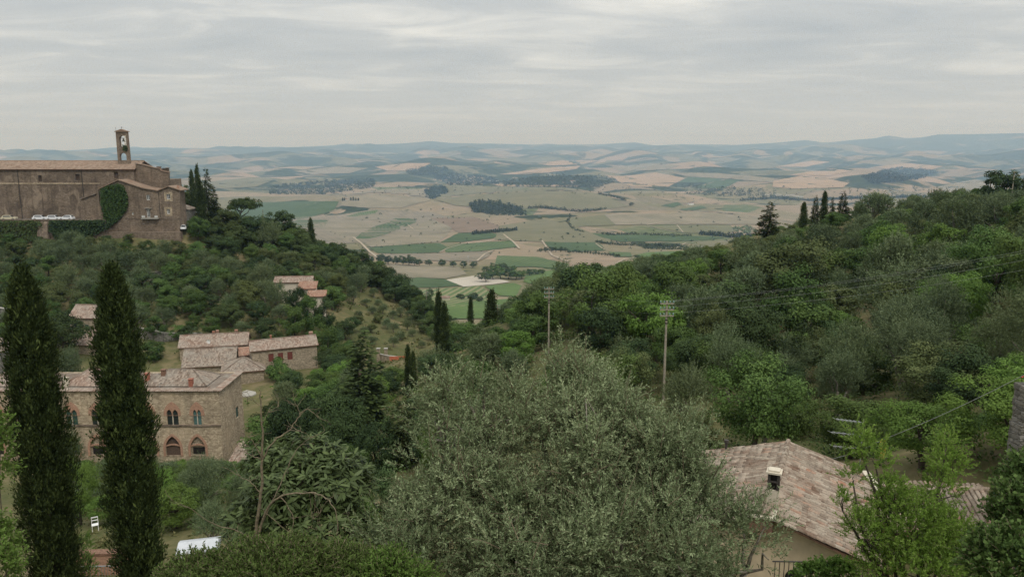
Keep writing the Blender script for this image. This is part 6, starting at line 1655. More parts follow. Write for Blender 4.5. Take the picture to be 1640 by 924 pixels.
# loquat: whorls of long leaves
def loquat():
    base = W(500, 1040, 12.2); base.z = ground(base.x, base.y)
    root = empty('loquat_tree', base, 0, 'loquat tree with whorls of long leaves left of the big olive', 'tree'); B = np.array(base)
    rng = np.random.default_rng(31)
    lobes = [(480,735,12.4,75,40),(520,790,12,85,65),(450,800,11.7,70,60),(560,755,12.6,40,36),(430,740,12.6,40,36),(500,850,11.6,110,60),(400,850,11.5,50,50)]
    ns = 900; P, d, idx, q = lobe_pts(rng, lobes, ns, .55, -.35)
    ax_ = unit(d * .6 + UP * .9 + rng.normal(size=(ns, 3)) * .25); per = 10; n = ns * per
    A = np.repeat(ax_, per, 0); a = rng.uniform(0, 2*np.pi, n)
    s = unit(np.cross(A, np.array([.3, .9, .2]))); t = np.cross(A, s)
    rad = s * np.cos(a)[:, None] + t * np.sin(a)[:, None]
    tilt = rng.uniform(-.35, .95, (n, 1)); D = unit(rad + A * tilt); N = unit(A - D * np.sum(A * D, 1, keepdims=True) + rng.normal(size=(n, 3)) * .12)
    S_ = np.cross(D, N); L = (.165 * rng.uniform(.6, 1.25, n))[:, None]; Wd = L * .27
    p = np.repeat(P, per, 0) + A * rng.uniform(-.05, .02, (n, 1))
    g = -UP * L * .22
    V = np.stack([p, p + D*L*.3 + S_*Wd*.42, p + D*L*.66 + S_*Wd*.5 + g*.4, p + D*L + g, p + D*L*.66 - S_*Wd*.5 + g*.4, p + D*L*.3 - S_*Wd*.42], 1).reshape(-1, 3) - B
    F = np.arange(n * 6, dtype=np.int32).reshape(n, 6)
    tone = np.clip(np.repeat(rng.random(ns) * .35, per) + .3 * rng.random(n) + .35 * np.clip(tilt[:, 0], 0, 1), 0, 1)
    link('crown', np_mesh('crown', V, F, M['leaf_loquat'], np.repeat(tone, 6)), root)
    mb = MB(); branches(rng, base, P[rng.choice(ns, 160, replace=False)], [np.array(W(l[0], l[1] + l[4] * .3, l[2])) for l in lobes], .07, mb); mb.build('trunk', M['bark'], root, smooth=True, world=True)
loquat()
# bare lichen covered tree at the left of the loquat
def bare():
    Y = 11.0; base = W(395, 1010, Y); base.z = ground(base.x, base.y)
    root = empty('bare_tree', base, 0, 'bare thin tree with curved lichen covered branches before the palazzo garden', 'tree')
    rng = np.random.default_rng(8)
    def br(pts, r0, r1, dy=0.0):
        n = len(pts); P = []
        for i in range(n - 1):
            for k in range(5):
                t = k / 5
                p0, p1, p2, p3 = [np.array(pts[min(max(i + j, 0), n - 1)], dtype=float) for j in (-1, 0, 1, 2)]
                P.append(0.5 * (2*p1 + (p2-p0)*t + (2*p0-5*p1+4*p2-p3)*t*t + (3*p1-p0-3*p2+p3)*t**3))
        P.append(np.array(pts[-1], dtype=float))
        Q = [W(p[0], p[1], Y + dy * i / len(P)) + Vector(rng.normal(size=3) * .006) for i, p in enumerate(P)]
        mb.tube(Q, list(np.linspace(r0, r1, len(Q))), 6)
    mb = MB(); mb.tube([base + Vector((0, 0, -.4)), W(402, 930, Y)], [.05, .035], 7)
    br([(402,930),(410,850),(418,790),(420,735),(419,680),(417,640),(416,622)], .030, .006); mb.build('trunk', M['twig'], root, smooth=True, world=True)
    for pts, r0, r1, dy in (
        ([(405,905),(425,820),(450,795),(480,789),(505,790),(525,800),(538,820),(540,860)], .018, .005, -.6),
        ([(412,850),(440,795),(462,745),(482,712),(520,690)], .012, .003, .5),
        ([(420,735),(408,712),(398,700),(385,690)], .010, .003, -.3), ([(420,735),(405,730),(390,722),(372,724)], .009, .002, .3),
        ([(420,735),(440,705),(462,690),(480,665),(492,655),(510,668),(528,676)], .012, .003, .4), ([(480,665),(476,650),(470,640)], .006, .002, 0), ([(462,690),(480,690),(500,700)], .006, .002, .2),
        ([(425,820),(470,855),(510,860),(545,862)], .008, .002, .3), ([(450,795),(470,830),(460,880)], .008, .003, -.3), ([(505,790),(502,830),(490,860)], .006, .002, .2), ([(418,790),(400,770),(384,762),(372,740)], .008, .002, .2), ([(525,800),(512,822),(515,850)], .005, .002, .1), ([(408,870),(380,850),(340,838),(300,812),(275,800)], .010, .002, -.5), ([(419,680),(430,660),(445,652)], .006, .002, .2), ([(417,650),(404,640),(396,628)], .005, .002, -.1)):
        mb = MB(); br(pts, r0, r1, dy)
        for k in range(5):
            a = pts[1 + k % (len(pts) - 1)]; b = (a[0] + rng.normal() * 16, a[1] - abs(rng.normal()) * 14); br([a, ((a[0]+b[0])/2 + rng.normal()*3, (a[1]+b[1])/2), b], .004, .0015, .1)
        mb.build('branch', M['twig'], root, smooth=True, world=True)
bare()
for nm, base_, lobes, ns, nl, sl, L_, w_, mt, lb, sd in (
    ('garden_bush', (430, 1010, 8.6), [(430,925,9,120,48),(550,925,9.4,80,44),(330,930,9,80,38),(480,905,9.2,60,34)], 3000, 16, .16, .045, .02, 'leaf_broad', 'dense small leaved green bush along the bottom edge under the loquat', 41),
    ('garden_bush', (630, 1010, 9.0), [(622,925,9.3,42,40),(590,935,9.2,40,30),(660,935,9.2,40,26)], 900, 16, .15, .045, .022, 'leaf_bright', 'yellow-green bush at the bottom edge under the big olive', 42),
    ('garden_bush', (-10, 960, 19), [(-4,880,19,22,50),(-6,740,20,12,60),(0,690,20,9,30),(2,915,18,26,36)], 700, 14, .3, .085, .05, 'leaf_bright', 'light green climbing bush at the left edge before the cream house', 43),
    ('garden_bush', (130, 985, 34), [(128,925,36,22,40),(135,880,40,12,25)], 260, 14, .4, .1, .05, 'leaf_bright', 'small green shrub at the bottom edge right of the first cypress', 44),
    ('garden_bush', (1330, 1000, 24), [(1318,918,24.3,26,12),(1345,915,24.3,24,14),(1300,922,24,30,12)], 260, 12, .25, .11, .09, 'leaf_bright', 'vine like leaves creeping over the terrace railing', 45)):
    b_ = W(*base_); b_.z = min(b_.z, ground(b_.x, b_.y) + .1) if ground(b_.x, b_.y) < b_.z else b_.z
    shoot_plant(nm, b_, lobes, ns, nl, sl, L_, w_, mt, lb, sd, 'bush', 'bark', .03, 40, shell=.5, twig_w=.004)

# the two big cypresses
def big_cypress(x, y, z0, ztop, r, seed, label):
    rng = np.random.default_rng(seed); h = ztop - z0
    root = empty('cypress_tree', (x, y, z0), 0, label, 'tree', 'two big cypresses')
    qs = [0, .12, .3, .55, .72, .87, .935, .97, 1]; rs_ = [.5, .9, .98, .96, .87, .68, .48, .28, .03]
    prof = lambda q: np.interp(q, qs, rs_)
    V, T = cypress_crown(rng, h, r, 0, 4300, 22, .11, .053, .27, prof)
    link('crown', leaf_mesh('crown', V, M['leaf_cypress'], T), root)
    # looser bright tips breaking the outline
    n = 600; t = rng.random(n) ** .7; a = rng.uniform(0, 2*np.pi, n); rr = prof(t) * r * 1.03
    b = np.stack([rr*np.cos(a), rr*np.sin(a), t*h], 1); o = np.stack([np.cos(a), np.sin(a), np.zeros(n)], 1)
    dirs = unit(UP * 1.2 + o * rng.uniform(.2, .8, (n, 1)) + rng.normal(size=(n, 3)) * .2)
    V, _ = shoots(rng, b, dirs, .34 * rng.uniform(.5, 1.4, n), 12, .09, .025, .2, .5)
    link('shoots', leaf_mesh('shoots', V, M['leaf_pine'], .6 * rng.random(n * 12)), root)
    mb = MB(); mb.tube([(0,0,-.5),(0,0,h*.4),(0,0,h*.9)], [r*.25, r*.18, r*.04], 8); mb.build('trunk', M['bark'], root, smooth=True)
for x, y, pt, r_, sd, lb in ((-21.0, 33, (42, 436), 1.06, 51, 'tall dark cypress in front, the one nearer the left edge'), (-17.15, 33, (187, 433), .98, 52, 'tall dark cypress in front, the one covering the palazzo windows')):
    big_cypress(x, y, ground(x, y), W(*pt, 33).z, r_, sd, lb)

# ------------------------------------------------------------------ trees placed one by one
for a in [
    ('dome', 293, 290, 380, 36, 268, 'dark evergreen oak clump right behind the convent wing'),
    ('cypress', 311.5, 277, 350, 9, 272, 'shorter slim cypress of the pair rising above the convent trees'),
    ('cypress', 320.5, 269, 352, 9, 274, 'tallest slim cypress of the group right of the convent'),
    ('cypress', 326, 294, 384, 13, 255, 'slim dark cypress standing in front of the convent drive'),
    ('conifer', 336, 270, 366, 34, 272, 'broad pointed conifer beside the slim cypresses of the convent'),
    ('conifer', 346, 296, 378, 34, 268, 'lower dark conifer at the right of the convent group'),
    ('dome', 318, 306, 392, 44, 278, 'dark evergreen oak behind the convent cypresses'),
    ('pine', 390, 314, 366, 58, 268, 'domed green pine on the left skyline'),
    ('dome', 374, 330, 396, 46, 262, 'dark tree left beneath the domed skyline pine'),
    ('dome', 452, 330, 392, 58, 270, 'dark loose crowned tree alone on the left skyline'),
    ('cypress', 500, 353, 412, 11, 266, 'small pointed cypress on the descending left skyline'),
    ('conifer', 501, 384, 422, 22, 266, 'dark conifer at the foot of the small skyline cypress'),
    ('pine', 500, 402, 446, 42, 240, 'light green pine above the pale villa'),
    ('broad', 523, 402, 440, 40, 262, 'rounded green tree right of the light green pine'),
    ('cypress', 704, 472, 572, 15, 150, 'left one of the two cypresses standing together in the ravine'),
    ('cypress', 713, 488, 574, 15, 148, 'right one of the two cypresses standing together in the ravine'),
    ('cypress', 787, 468, 545, 19, 165, 'slim dark cypress before the bright vines in the ravine'),
    ('cypress', 754, 478, 520, 8, 210, 'small far cypress between the ravine cypresses'),
    ('cypress', 655, 556, 640, 12, 125, 'left one of the two cypresses below the orange netting'),
    ('cypress', 663, 566, 642, 12, 123, 'right one of the two cypresses below the orange netting'),
    ('conifer', 586, 528, 735, 118, 98, 'big dark conifer right of the stone farmhouse'),
    ('dome', 478, 612, 770, 112, 84, 'dark bushy tree in the hollow below the farmhouse'),
    ('dome', 548, 606, 780, 118, 80, 'dark bushy tree in the hollow left of the big conifer foot'),
    ('dome', 612, 650, 800, 100, 74, 'dark bushy tree in the deep hollow beside the big olive'),
    ('conifer', 652, 616, 800, 110, 74, 'dark wide conifer left of the big olive crown'),
    ('bright', 690, 668, 780, 44, 66, 'green sapling tucked against the left of the big olive crown'),
    ('bush', 447, 572, 604, 50, 158, 'round bush under the red shuttered farmhouse'),
    ('broad', 246, 543, 586, 46, 171, 'round green tree below the grey road wall'),
    ('dark', 100, 492, 570, 66, 168, 'dark tree between the two big cypresses hiding a stone house'),
    ('olive', 112, 560, 620, 56, 150, 'grey olive above the palazzo between the two big cypresses'),
    ('broad', 530, 516, 590, 46, 176, 'leafy green tree close beside the right end of the farmhouse'),
    ('bright', 513, 588, 632, 36, 150, 'bright shrubby tree below the right end of the farmhouse'),
    ('conifer', 1230, 323, 378, 46, 176, 'lone dark fir on the right skyline'),
    ('cypress', 1285.5, 326, 366, 11, 182, 'single slim cypress right of the lone fir'),
    ('conifer', 1304, 312, 366, 21, 184, 'ragged conifer at the left of the skyline cypress group'),
    ('cypress', 1318, 309, 362, 10, 186, 'slim cypress in the middle of the skyline group'),
    ('conifer', 1331, 316, 362, 17, 186, 'short conifer in the skyline cypress group'),
    ('conifer', 1348, 305, 360, 24, 188, 'tallest pointed conifer at the right of the skyline group'),
    ('olive', 1398, 309, 362, 66, 172, 'large olive on the skyline right of the conifer group'),
    ('olive', 1374, 323, 362, 34, 178, 'small olive on the skyline beside the conifer group'),
    ('olive', 1464, 314, 358, 44, 176, 'first of the dark olives in the skyline row towards the ridge'),
    ('olive', 1500, 305, 356, 62, 174, 'biggest dark olive in the skyline row towards the ridge'),
    ('olive', 1548, 310, 352, 56, 172, 'last dark olive in the skyline row below the dome tree'),
    ('dome', 1601, 262, 352, 72, 182, 'dark dome shaped tree on the right skyline'),
    ('dome', 1642, 274, 350, 44, 184, 'dark tree cut by the right edge on the skyline'),
    ('dome', 931, 411, 510, 96, 142, 'big round dark oak behind the second utility pole'),
    ('olive', 986, 436, 510, 92, 128, 'broad pale olive right of the big round oak'),
    ('dome', 1072, 403, 440, 34, 172, 'small dark oak on the skyline in the middle of the right hillside'),
    ('bright', 1112, 470, 540, 88, 104, 'bright green tree right of the nearest utility pole top'),
    ('brown', 1246, 378, 486, 122, 118, 'big dull brownish tree on the right hillside'),
    ('broad', 1340, 395, 480, 110, 128, 'wide leafy tree right of the big brownish tree'),
    ('olive', 1510, 418, 520, 150, 92, 'large silvery olive high on the right hillside'),
    ('olive', 1420, 420, 500, 110, 96, 'feathery silver olive left of the large silvery one'),
    ('olive', 1428, 480, 560, 84, 84, 'small silver olive below the feathery ones'),
    ('broad', 1300, 480, 580, 120, 92, 'leafy tree in the middle of the right hillside'),
    ('broad', 1370, 535, 650, 110, 76, 'leafy tree above the television antenna'),
    ('brown', 1540, 585, 680, 120, 62, 'yellowish brown bushy tree right of the antenna'),
    ('broad', 1590, 500, 620, 130, 66, 'leafy green tree near the right edge above the garden pillar'),
    ('olive', 1250, 560, 660, 90, 72, 'pale olive above the tiled house'),
    ('broad', 1240, 600, 720, 130, 58, 'leafy tree directly behind the tiled house roof'),
    ('brown', 1110, 650, 740, 90, 52, 'yellow tipped bushy tree left of the tiled house'),
    ('bright', 1395, 660, 740, 70, 52, 'bright round shrub behind the television antenna'),
    ('broad', 1590, 640, 760, 110, 42, 'loose leafy tree right of the yellow rope'),
    ('broad', 1620, 700, 860, 100, 30, 'leafy shrub tree below the garden pillar'),
    ('olive', 1100, 590, 700, 110, 60, 'soft grey olive right of the nearest utility pole foot'),
    ('olive', 1010, 540, 620, 90, 86, 'grey olive left of the nearest utility pole'),
    ('olive', 826, 562, 620, 60, 92, 'small grey olive left of the second utility pole foot'),
    ('olive', 330, 740, 850, 90, 66, 'grey olive in the garden before the palazzo arches'),
    ('bright', 250, 735, 850, 80, 70, 'light green tree just right of the second cypress below the palazzo'),
    ('bright', 128, 720, 860, 70, 68, 'light green tree between the two big cypresses below the palazzo'),
    ('olive', 120, 690, 800, 60, 84, 'grey olive between the two big cypresses against the palazzo wall'),
    ('olive', 345, 805, 880, 70, 50, 'pale olive bush behind the white gazebo'),
    ('dark', 268, 768, 850, 40, 72, 'dark small tree right of the second cypress in the garden'),
    ('olive', 390, 770, 870, 60, 58, 'olive bush behind the bare tree'),
    ('dark', 632, 735, 880, 110, 33, 'dark shrub filling the gap between the loquat and the big olive'),
    ('broad', 590, 770, 900, 90, 27, 'leafy shrub right behind the loquat'),
    ('dome', 362, 326, 392, 52, 256, 'dark rounded tree at the right foot of the convent conifers'),
    ('dark', 408, 342, 394, 52, 258, 'dark tree right beneath the domed skyline pine'),
    ('olive', 430, 354, 402, 46, 254, 'olive below the lone loose crowned skyline tree'),
    ('dark', 476, 362, 412, 48, 262, 'dark crest tree left of the small pointed skyline cypress'),
    ('dome', 543, 382, 436, 52, 262, 'first big round oak descending the crest right of the light green pine'),
    ('dome', 574, 392, 450, 54, 258, 'second big round oak descending the left crest'),
    ('dome', 606, 414, 468, 56, 254, 'third big round oak descending the left crest'),
    ('dark', 636, 434, 490, 54, 250, 'fourth big oak descending the left crest'),
    ('dome', 662, 456, 508, 50, 246, 'fifth and lowest big oak on the left crest'),
    ('dark', 686, 478, 528, 40, 240, 'small dark oak ending the left crest by the distant pole'),
    ('dome', 784, 524, 592, 74, 128, 'dark bushy tree at the foot of the slim valley cypress'),
    ('broad', 746, 512, 560, 56, 165, 'leafy tree between the ravine cypresses'),
    ('dark', 736, 530, 580, 50, 148, 'dark bush like tree right of the two ravine cypresses'),
    ('olive', 690, 556, 606, 62, 136, 'grey olive left below the two ravine cypresses'),
    ('dome', 832, 466, 540, 76, 160, 'dark tree at the left end of the right hillside'),
    ('dark', 866, 450, 540, 66, 155, 'dark tree behind the second utility pole top'),
    ('olive', 730, 572, 630, 70, 118, 'grey olive under the ravine before the big olive crown'),
    ('broad', 770, 566, 630, 60, 112, 'leafy tree under the ravine before the big olive crown'),
    ('olive', 447, 450, 504, 46, 198, 'olive hiding the left end of the pale villa'),
    ('dark', 476, 453, 512, 40, 195, 'dark tree standing right before the pale villa'),
    ('broad', 500, 470, 524, 44, 188, 'leafy tree below the red porch roof of the villa'),
    ('dark', 522, 470, 520, 34, 190, 'dark tree right of the red porch roof of the villa'),
    ('broad', 474, 486, 528, 44, 184, 'leafy tree on the slope below the pale villa'),
]:
    tree_px(*a)

# ------------------------------------------------------------------ trees and bushes that cover the two hillsides
PROTECT = [(-20,200,290,370,243),(80,604,392,728,109),(276,530,424,616,156),(398,535,510,590,162),(436,438,522,460,197),(214,522,272,542,181),(108,488,166,520,175),(1054,478,1072,596,72.5),(872,456,886,556,102.5),
           (596,552,664,582,175),(700,470,722,560,146),(648,556,672,612,122),(780,470,796,520,163),(1205,300,1362,352,176),(1562,258,1660,304,180),(548,528,626,700,99)]
LINE_L = [(-50,374),(240,374),(296,352),(350,350),(420,352),(480,374),(520,396),(560,398),(600,422),(650,452),(690,492),(720,524),(760,540)]
LINE_R = [(760,535),(800,510),(830,474),(880,452),(900,430),(1000,428),(1080,414),(1180,392),(1240,376),(1300,358),(1400,338),(1450,326),(1560,312),(1700,308)]
CLEAR = [  # open ground: few trees
    [(590,455),(640,478),(676,520),(690,556),(640,566),(592,560),(570,520)],
    [(385,600),(445,618),(440,690),(392,700)],
    [(110,850),(400,850),(400,930),(110,930)],
    [(560,560),(670,566),(670,592),(560,600)],
]
REG = [  # (polygon of base pixels, kinds with weights, spacing, crown width range, height ratio)
    ('left', [(-60,388),(300,380),(430,372),(520,410),(600,446),(640,478),(590,455),(560,500),(420,520),(300,520),(-60,520)], {'olive': .36, 'dark': .3, 'broad': .26, 'brown': .08}, 4.9, (4.8, 7.4), (.85, 1.3)),
    ('left crest', [(296,372),(430,360),(530,396),(600,436),(660,480),(712,540),(670,520),(600,470),(540,440),(440,410),(330,420)], {'dark': .62, 'broad': .25, 'pine': .08, 'olive': .05}, 4.7, (6, 9), (.9, 1.2)),
    ('left foot', [(-60,520),(300,520),(420,520),(560,500),(570,560),(560,640),(430,640),(400,600),(270,560),(-60,560)], {'broad': .4, 'dark': .25, 'olive': .25, 'bright': .1}, 5.2, (4, 6.5), (.8, 1.1)),
    ('bare slope', CLEAR[0], {'olive': .6, 'brown': .4}, 7.0, (2.5, 4), (.7, 1.0)),
    ('hollow', [(430,640),(560,600),(640,590),(720,560),(780,600),(760,780),(430,800)], {'dark': .45, 'broad': .3, 'olive': .2, 'bright': .05}, 5.4, (5, 7), (.9, 1.2)),
    ('garden', [(90,735),(400,735),(410,850),(90,850)], {'olive': .55, 'bright': .25, 'broad': .2}, 5.5, (3.2, 4.8), (.7, .95)),
    ('ravine', [(640,478),(720,500),(840,480),(860,560),(790,620),(720,570),(690,540)], {'dark': .3, 'broad': .35, 'olive': .3, 'bright': .05}, 5.2, (4.2, 6.4), (.8, 1.1)),
    ('right', [(780,600),(830,500),(900,440),(1000,432),(1090,420),(1200,392),(1300,362),(1400,350),(1560,320),(1700,310),(1700,640),(1560,700),(1420,740),(1200,735),(1060,740),(900,700)], {'olive': .4, 'broad': .36, 'dark': .09, 'brown': .1, 'bright': .05}, 6.5, (4.4, 8.4), (.85, 1.4)),
    ('right low', [(1400,715),(1480,690),(1560,670),(1700,630),(1700,880),(1590,860),(1560,800),(1420,770)], {'broad': .5, 'bright': .15, 'bush': .25, 'brown': .1}, 3.4, (3.2, 5.2), (.75, 1.0)),
    ('church foot', [(-60,376),(300,372),(312,384),(290,398),(-60,402)], {'bush': .35, 'dark': .4, 'broad': .25}, 4.0, (3.4, 5.5), (.7, .95)),
]
def plant_hills():
    rng = np.random.default_rng(77)
    n = 42000
    xs = rng.uniform(-175, 175, n); ys = rng.uniform(27, 282, n)
    zs = height(xs, ys); P = np.stack([xs, ys, zs], 1); Q = proj_np(P)
    reg = np.full(n, -1)
    for i, r_ in enumerate(REG): reg[in_poly(Q, r_[1]) & (reg < 0 if i != 1 and i != 3 else True)] = i
    clear = np.zeros(n, bool)
    for c in CLEAR[1:]: clear |= in_poly(Q, c)
    ok = (reg >= 0) & ~clear & (Q[:, 0] > -40) & (Q[:, 0] < 1680)
    # the hilltop terrace and its buildings
    ok &= ~((ys > 241) & (Q[:, 0] < 300))
    idx = np.nonzero(ok)[0]
    placed = [(t[0].location.x, t[0].location.y, 0.5 * t[5] * t[7] / FPX) for t in TREES]
    cnt = 0
    noise = _wsum(_waves(8, 45, rng), xs, ys)
    for i in idx:
        name, poly, kinds, sp, wr, hr = REG[reg[i]]
        x, y, z = P[i]
        sp2 = sp * (1.0 + .12 * (y > 150) + .05 * (y > 210) * (reg[i] == 0)) if name not in ('right low', 'church foot') else sp
        if any((x - a) ** 2 + (y - b) ** 2 < (sp2 * .5 + min(c * .55, 2.2)) ** 2 * (1.0) for a, b, c in placed): continue
        ks = list(kinds); w = np.array([kinds[k] for k in ks]); 
        w = w * np.array([1.0 + (1.1 * noise[i] if k == 'olive' else -.5 * noise[i] if k in ('broad', 'dark') else 0) for k in ks]).clip(.12, 3)
        k = ks[rng.choice(len(ks), p=w / w.sum())]
        cw = rng.uniform(*wr); h = cw * rng.uniform(*hr) * (1.0 if k != 'pine' else .95)
        q = Q[i]
        line = LINE_L if q[0] < 750 and not (name in ('right',)) else LINE_R
        ly = np.interp(q[0], [a for a, b in line], [b for a, b in line]) + rng.uniform(-13, 5)
        if name == 'garden': ly = 735
        top = proj((x, y, z + h))[1]
        if top < ly:
            zt = W(q[0], ly, y).z; f = (zt - z) / h
            if f < .42: continue
            h *= f; cw *= max(.6, f ** .6)
        wpx = cw / y * FPX; top = proj((x, y, z + h))[1]
        bad = False
        for (x0, y0, x1, y1, Ym) in PROTECT:
            mg = .66 if x1 - x0 < 30 else .42
            if y < Ym and q[0] + wpx * mg > x0 and q[0] - wpx * mg < x1 and top < y1 and q[1] > y0: bad = True; break
        if bad: continue
        # footprints of houses
        if any(abs(x - hx) < rx and abs(y - hy) < ry for hx, hy, rx, ry in FOOT): continue
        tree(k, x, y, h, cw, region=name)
        placed.append((x, y, cw * .5)); cnt += 1
    return cnt
FOOT = []
for o in bpy.data.objects:
    if o.parent is None and o.get('category') in ('house', 'palazzo', 'building', 'church'):
        if o['category'] == 'house': FOOT.append((o.location.x, o.location.y + 3.5, 8, 7) if not o.name.startswith('tiled') else ((o.location.x + 2, o.location.y + 4.5, 5.0, 5.5) if 'house' in o.name else (o.location.x, o.location.y - 1, 3.2, 2.6)))
NH = plant_hills()
print('scattered trees', NH, 'all', len(TREES))

# low plants and dry grass between the trees: uncountable cover
def cover(name, n, per, size, hgt, mat, label, seed, polys=None, thin=None, cat='undergrowth', yr=(26, 285)):
    rng = np.random.default_rng(seed)
    y = yr[0] + (yr[1] - yr[0]) * rng.random(n * 3) ** 1.2; x = rng.uniform(-.78, .78, n * 3) * y
    z = height(x, y); P = np.stack([x, y, z], 1); Q = proj_np(P)
    ok = (Q[:, 0] > -60) & (Q[:, 0] < 1700) & (Q[:, 1] < 980)
    m = np.zeros(len(P), bool)
    for p in polys: m |= in_poly(Q, p)
    if thin is not None:
        for p in thin: m &= ~in_poly(Q, p)
    ok &= m & ~((y > 240) & (Q[:, 0] < 300))
    for hx, hy, rx, ry in FOOT: ok &= ~((np.abs(x - hx) < rx) & (np.abs(y - hy) < ry))
    P = P[ok][:n]; k = len(P)
    sc = np.repeat(rng.uniform(.5, 1.4, k) * (.6 + P[:, 1] / 160), per)
    d = rdir(rng, k * per); d[:, 2] = np.abs(d[:, 2])
    c = np.repeat(P, per, 0) + d * (hgt * sc * rng.random(k * per) ** .4)[:, None] * np.array([1.2, 1.2, 1])
    N = unit(d * .5 + UP * .6 + rng.normal(size=(k * per, 3)) * .5); D = unit(np.cross(N, rng.normal(size=(k * per, 3)))); 
    V = leaf_geo(c, D, N, size * sc * rng.uniform(.6, 1.3, k * per), size * .55 * sc)
    o = link(name, leaf_mesh(name, V, M[mat], np.clip(np.repeat(rng.random(k) * .5, per) + .5 * rng.random(k * per), 0, 1)), None, 'stuff')
    return tag(o, label, cat)
allpoly = [r_[1] for r_ in REG]
cover('undergrowth', 2600, 36, .27, .8, 'leaf_broad', 'low green scrub covering the ground between the hillside trees', 61, allpoly, CLEAR)
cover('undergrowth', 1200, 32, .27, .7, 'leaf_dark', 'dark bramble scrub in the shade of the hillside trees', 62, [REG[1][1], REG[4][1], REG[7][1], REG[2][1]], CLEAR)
cover('dry_grass', 2800, 18, .33, .22, 'grass', 'dry yellow grass on the open terraces of the slopes', 63, [REG[0][1], REG[3][1], REG[5][1], CLEAR[2], CLEAR[3]], None, 'grass')
cover('lawn_grass', 900, 30, .22, .15, 'leaf_bright', 'green lawn at the end of the palazzo', 64, [CLEAR[1]], None, 'grass')
# ------------------------------------------------------------------ far trees, hamlets and sheds on the plain
NUMW = ['first','second','third','fourth','fifth','sixth','seventh','eighth','ninth','tenth','eleventh','twelfth','thirteenth','fourteenth','fifteenth','sixteenth','seventeenth']
frng = np.random.default_rng(101)
def far_tree(kind, px, py, hpx, wpx, label, group, rmin=430):
    p = cast([(px, py)], rmin)[0]; r_ = math.hypot(p[0], p[1])
    return tree(kind, p[0], p[1], hpx * r_ / FPX, wpx * r_ / FPX, label, group, lod='small', z=p[2], region='far', sink=0)
for i, (px, py, h_, w_) in enumerate([(594,421,12,14),(611,422,16,20),(622,423,14,16),(634,424,14,16),(645,425,16,17),(655,425,17,18),(664,426,15,16),(672,426,12,13),(688,426,11,13),(708,427,12,15),(727,428,11,12),(742,429,12,13),(757,429,11,12)]):
    far_tree('dark', px, py, h_, w_, 'round dark tree in the field row, number %s counting from the left hill' % ['one','two','three','four','five','six','seven','eight','nine','ten','eleven','twelve','thirteen'][i], 'row of round trees between the tan fields')
for i in range(24):
    px = 757 + i * 3.05; far_tree('cypress', px, 376 - i * .25 + frng.uniform(-.5, .5), frng.uniform(4.5, 7), 2.4, 'tiny cypress in the avenue above the long vineyards', 'cypress avenue on the plain')
for i, (px, py, h_, w_) in enumerate([(866,404,7,9),(874,404,9,10),(882,404,9,11),(890,404,9,11),(898,404,9,11),(906,404,8,10),(912,406,6,8)]):
    far_tree('dark', px, py, h_, w_, 'dark oak of the small vineyard hill wood, %s from the left' % NUMW[i], 'small oak wood on the vineyard hill')
for i in range(17):
    far_tree('dark', 918 + i * 4.6, 405 + i * .42, frng.uniform(4, 7), frng.uniform(4, 6), 'tiny tree in the row right of the small oak wood, %s from that wood' % NUMW[i], 'row of small trees beside the oak wood')
for i, (px, py, h_, w_) in enumerate([(778,452,18,22),(790,448,20,24),(802,446,20,24),(814,447,18,22),(826,448,17,22),(836,446,14,18),(848,442,12,16),(858,440,10,14),(868,439,9,12),(806,436,16,20),(792,436,15,18),(820,438,13,18),(780,440,14,16)]):
    far_tree('broad' if i % 3 else 'dark', px, py, h_, w_, 'leafy tree of the copse beside the pale bare plot, %s from the left' % NUMW[sorted([778,790,802,814,826,836,848,858,868,806,792,820,780]).index(px)], 'copse beside the pale bare plot')
for px, py, h_, w_, lb in [(738,480,10,18,'leafy tree left of the small red roofed farmhouse on the plain'),(757,482,14,22,'round tree right of the small red roofed farmhouse on the plain'),(768,484,10,14,'smaller round tree near the small red roofed farmhouse on the plain'),(688,482,22,14,'dark tree at the left end of the striped vineyard'),(1022,414,6,12,'lone round tree on the bright green strip'),(894,428,5,6,'lone tiny tree on the sloping vineyard'),(1010,330,6,8,'lone tree on the crest beyond the olive pasture'),(910,376,4,5,'tiny lone tree in the olive pasture'),(742,404,3,4,'tiny lone tree on the flat tan field')]:
    far_tree('dark', px, py, h_, w_, lb, None)

def wood(name, spots, label, per=26, mat='leaf_far', pointy=False, rmin=430):
    """a far wood that reads as one mass; spots = (px,py,height px)"""
    P = cast([(s[0], s[1]) for s in spots], rmin); r_ = np.hypot(P[:, 0], P[:, 1]); h = np.array([s[2] for s in spots]) * r_ / FPX
    n = len(P) * per; hh = np.repeat(h, per); c = np.repeat(P, per, 0)
    d = rdir(frng, n); d[:, 2] = np.abs(d[:, 2])
    t = frng.random(n)
    if pointy: c = c + np.stack([d[:, 0] * (1 - t) * .28, d[:, 1] * (1 - t) * .28, t], 1) * hh[:, None]
    else: c = c + (d * np.array([.62, .62, .85]) * (frng.random((n, 1)) ** .4) + np.array([0, 0, .15])) * hh[:, None]
    N = unit(d + UP * .5 + frng.normal(size=(n, 3)) * .3); D = unit(np.cross(N, frng.normal(size=(n, 3))))
    o = link(name, leaf_mesh(name, leaf_geo(c, D, N, hh * .5, hh * .36), M[mat], frng.random(n)), None, 'stuff')
    return tag(o, label, 'wood')
def line_spots(path, step, h, jit=1.0):
    pts = densify(path, step, False); return [(x + frng.uniform(-jit, jit), y + frng.uniform(-.5, .5), h * frng.uniform(.6, 1.25)) for x, y in pts]
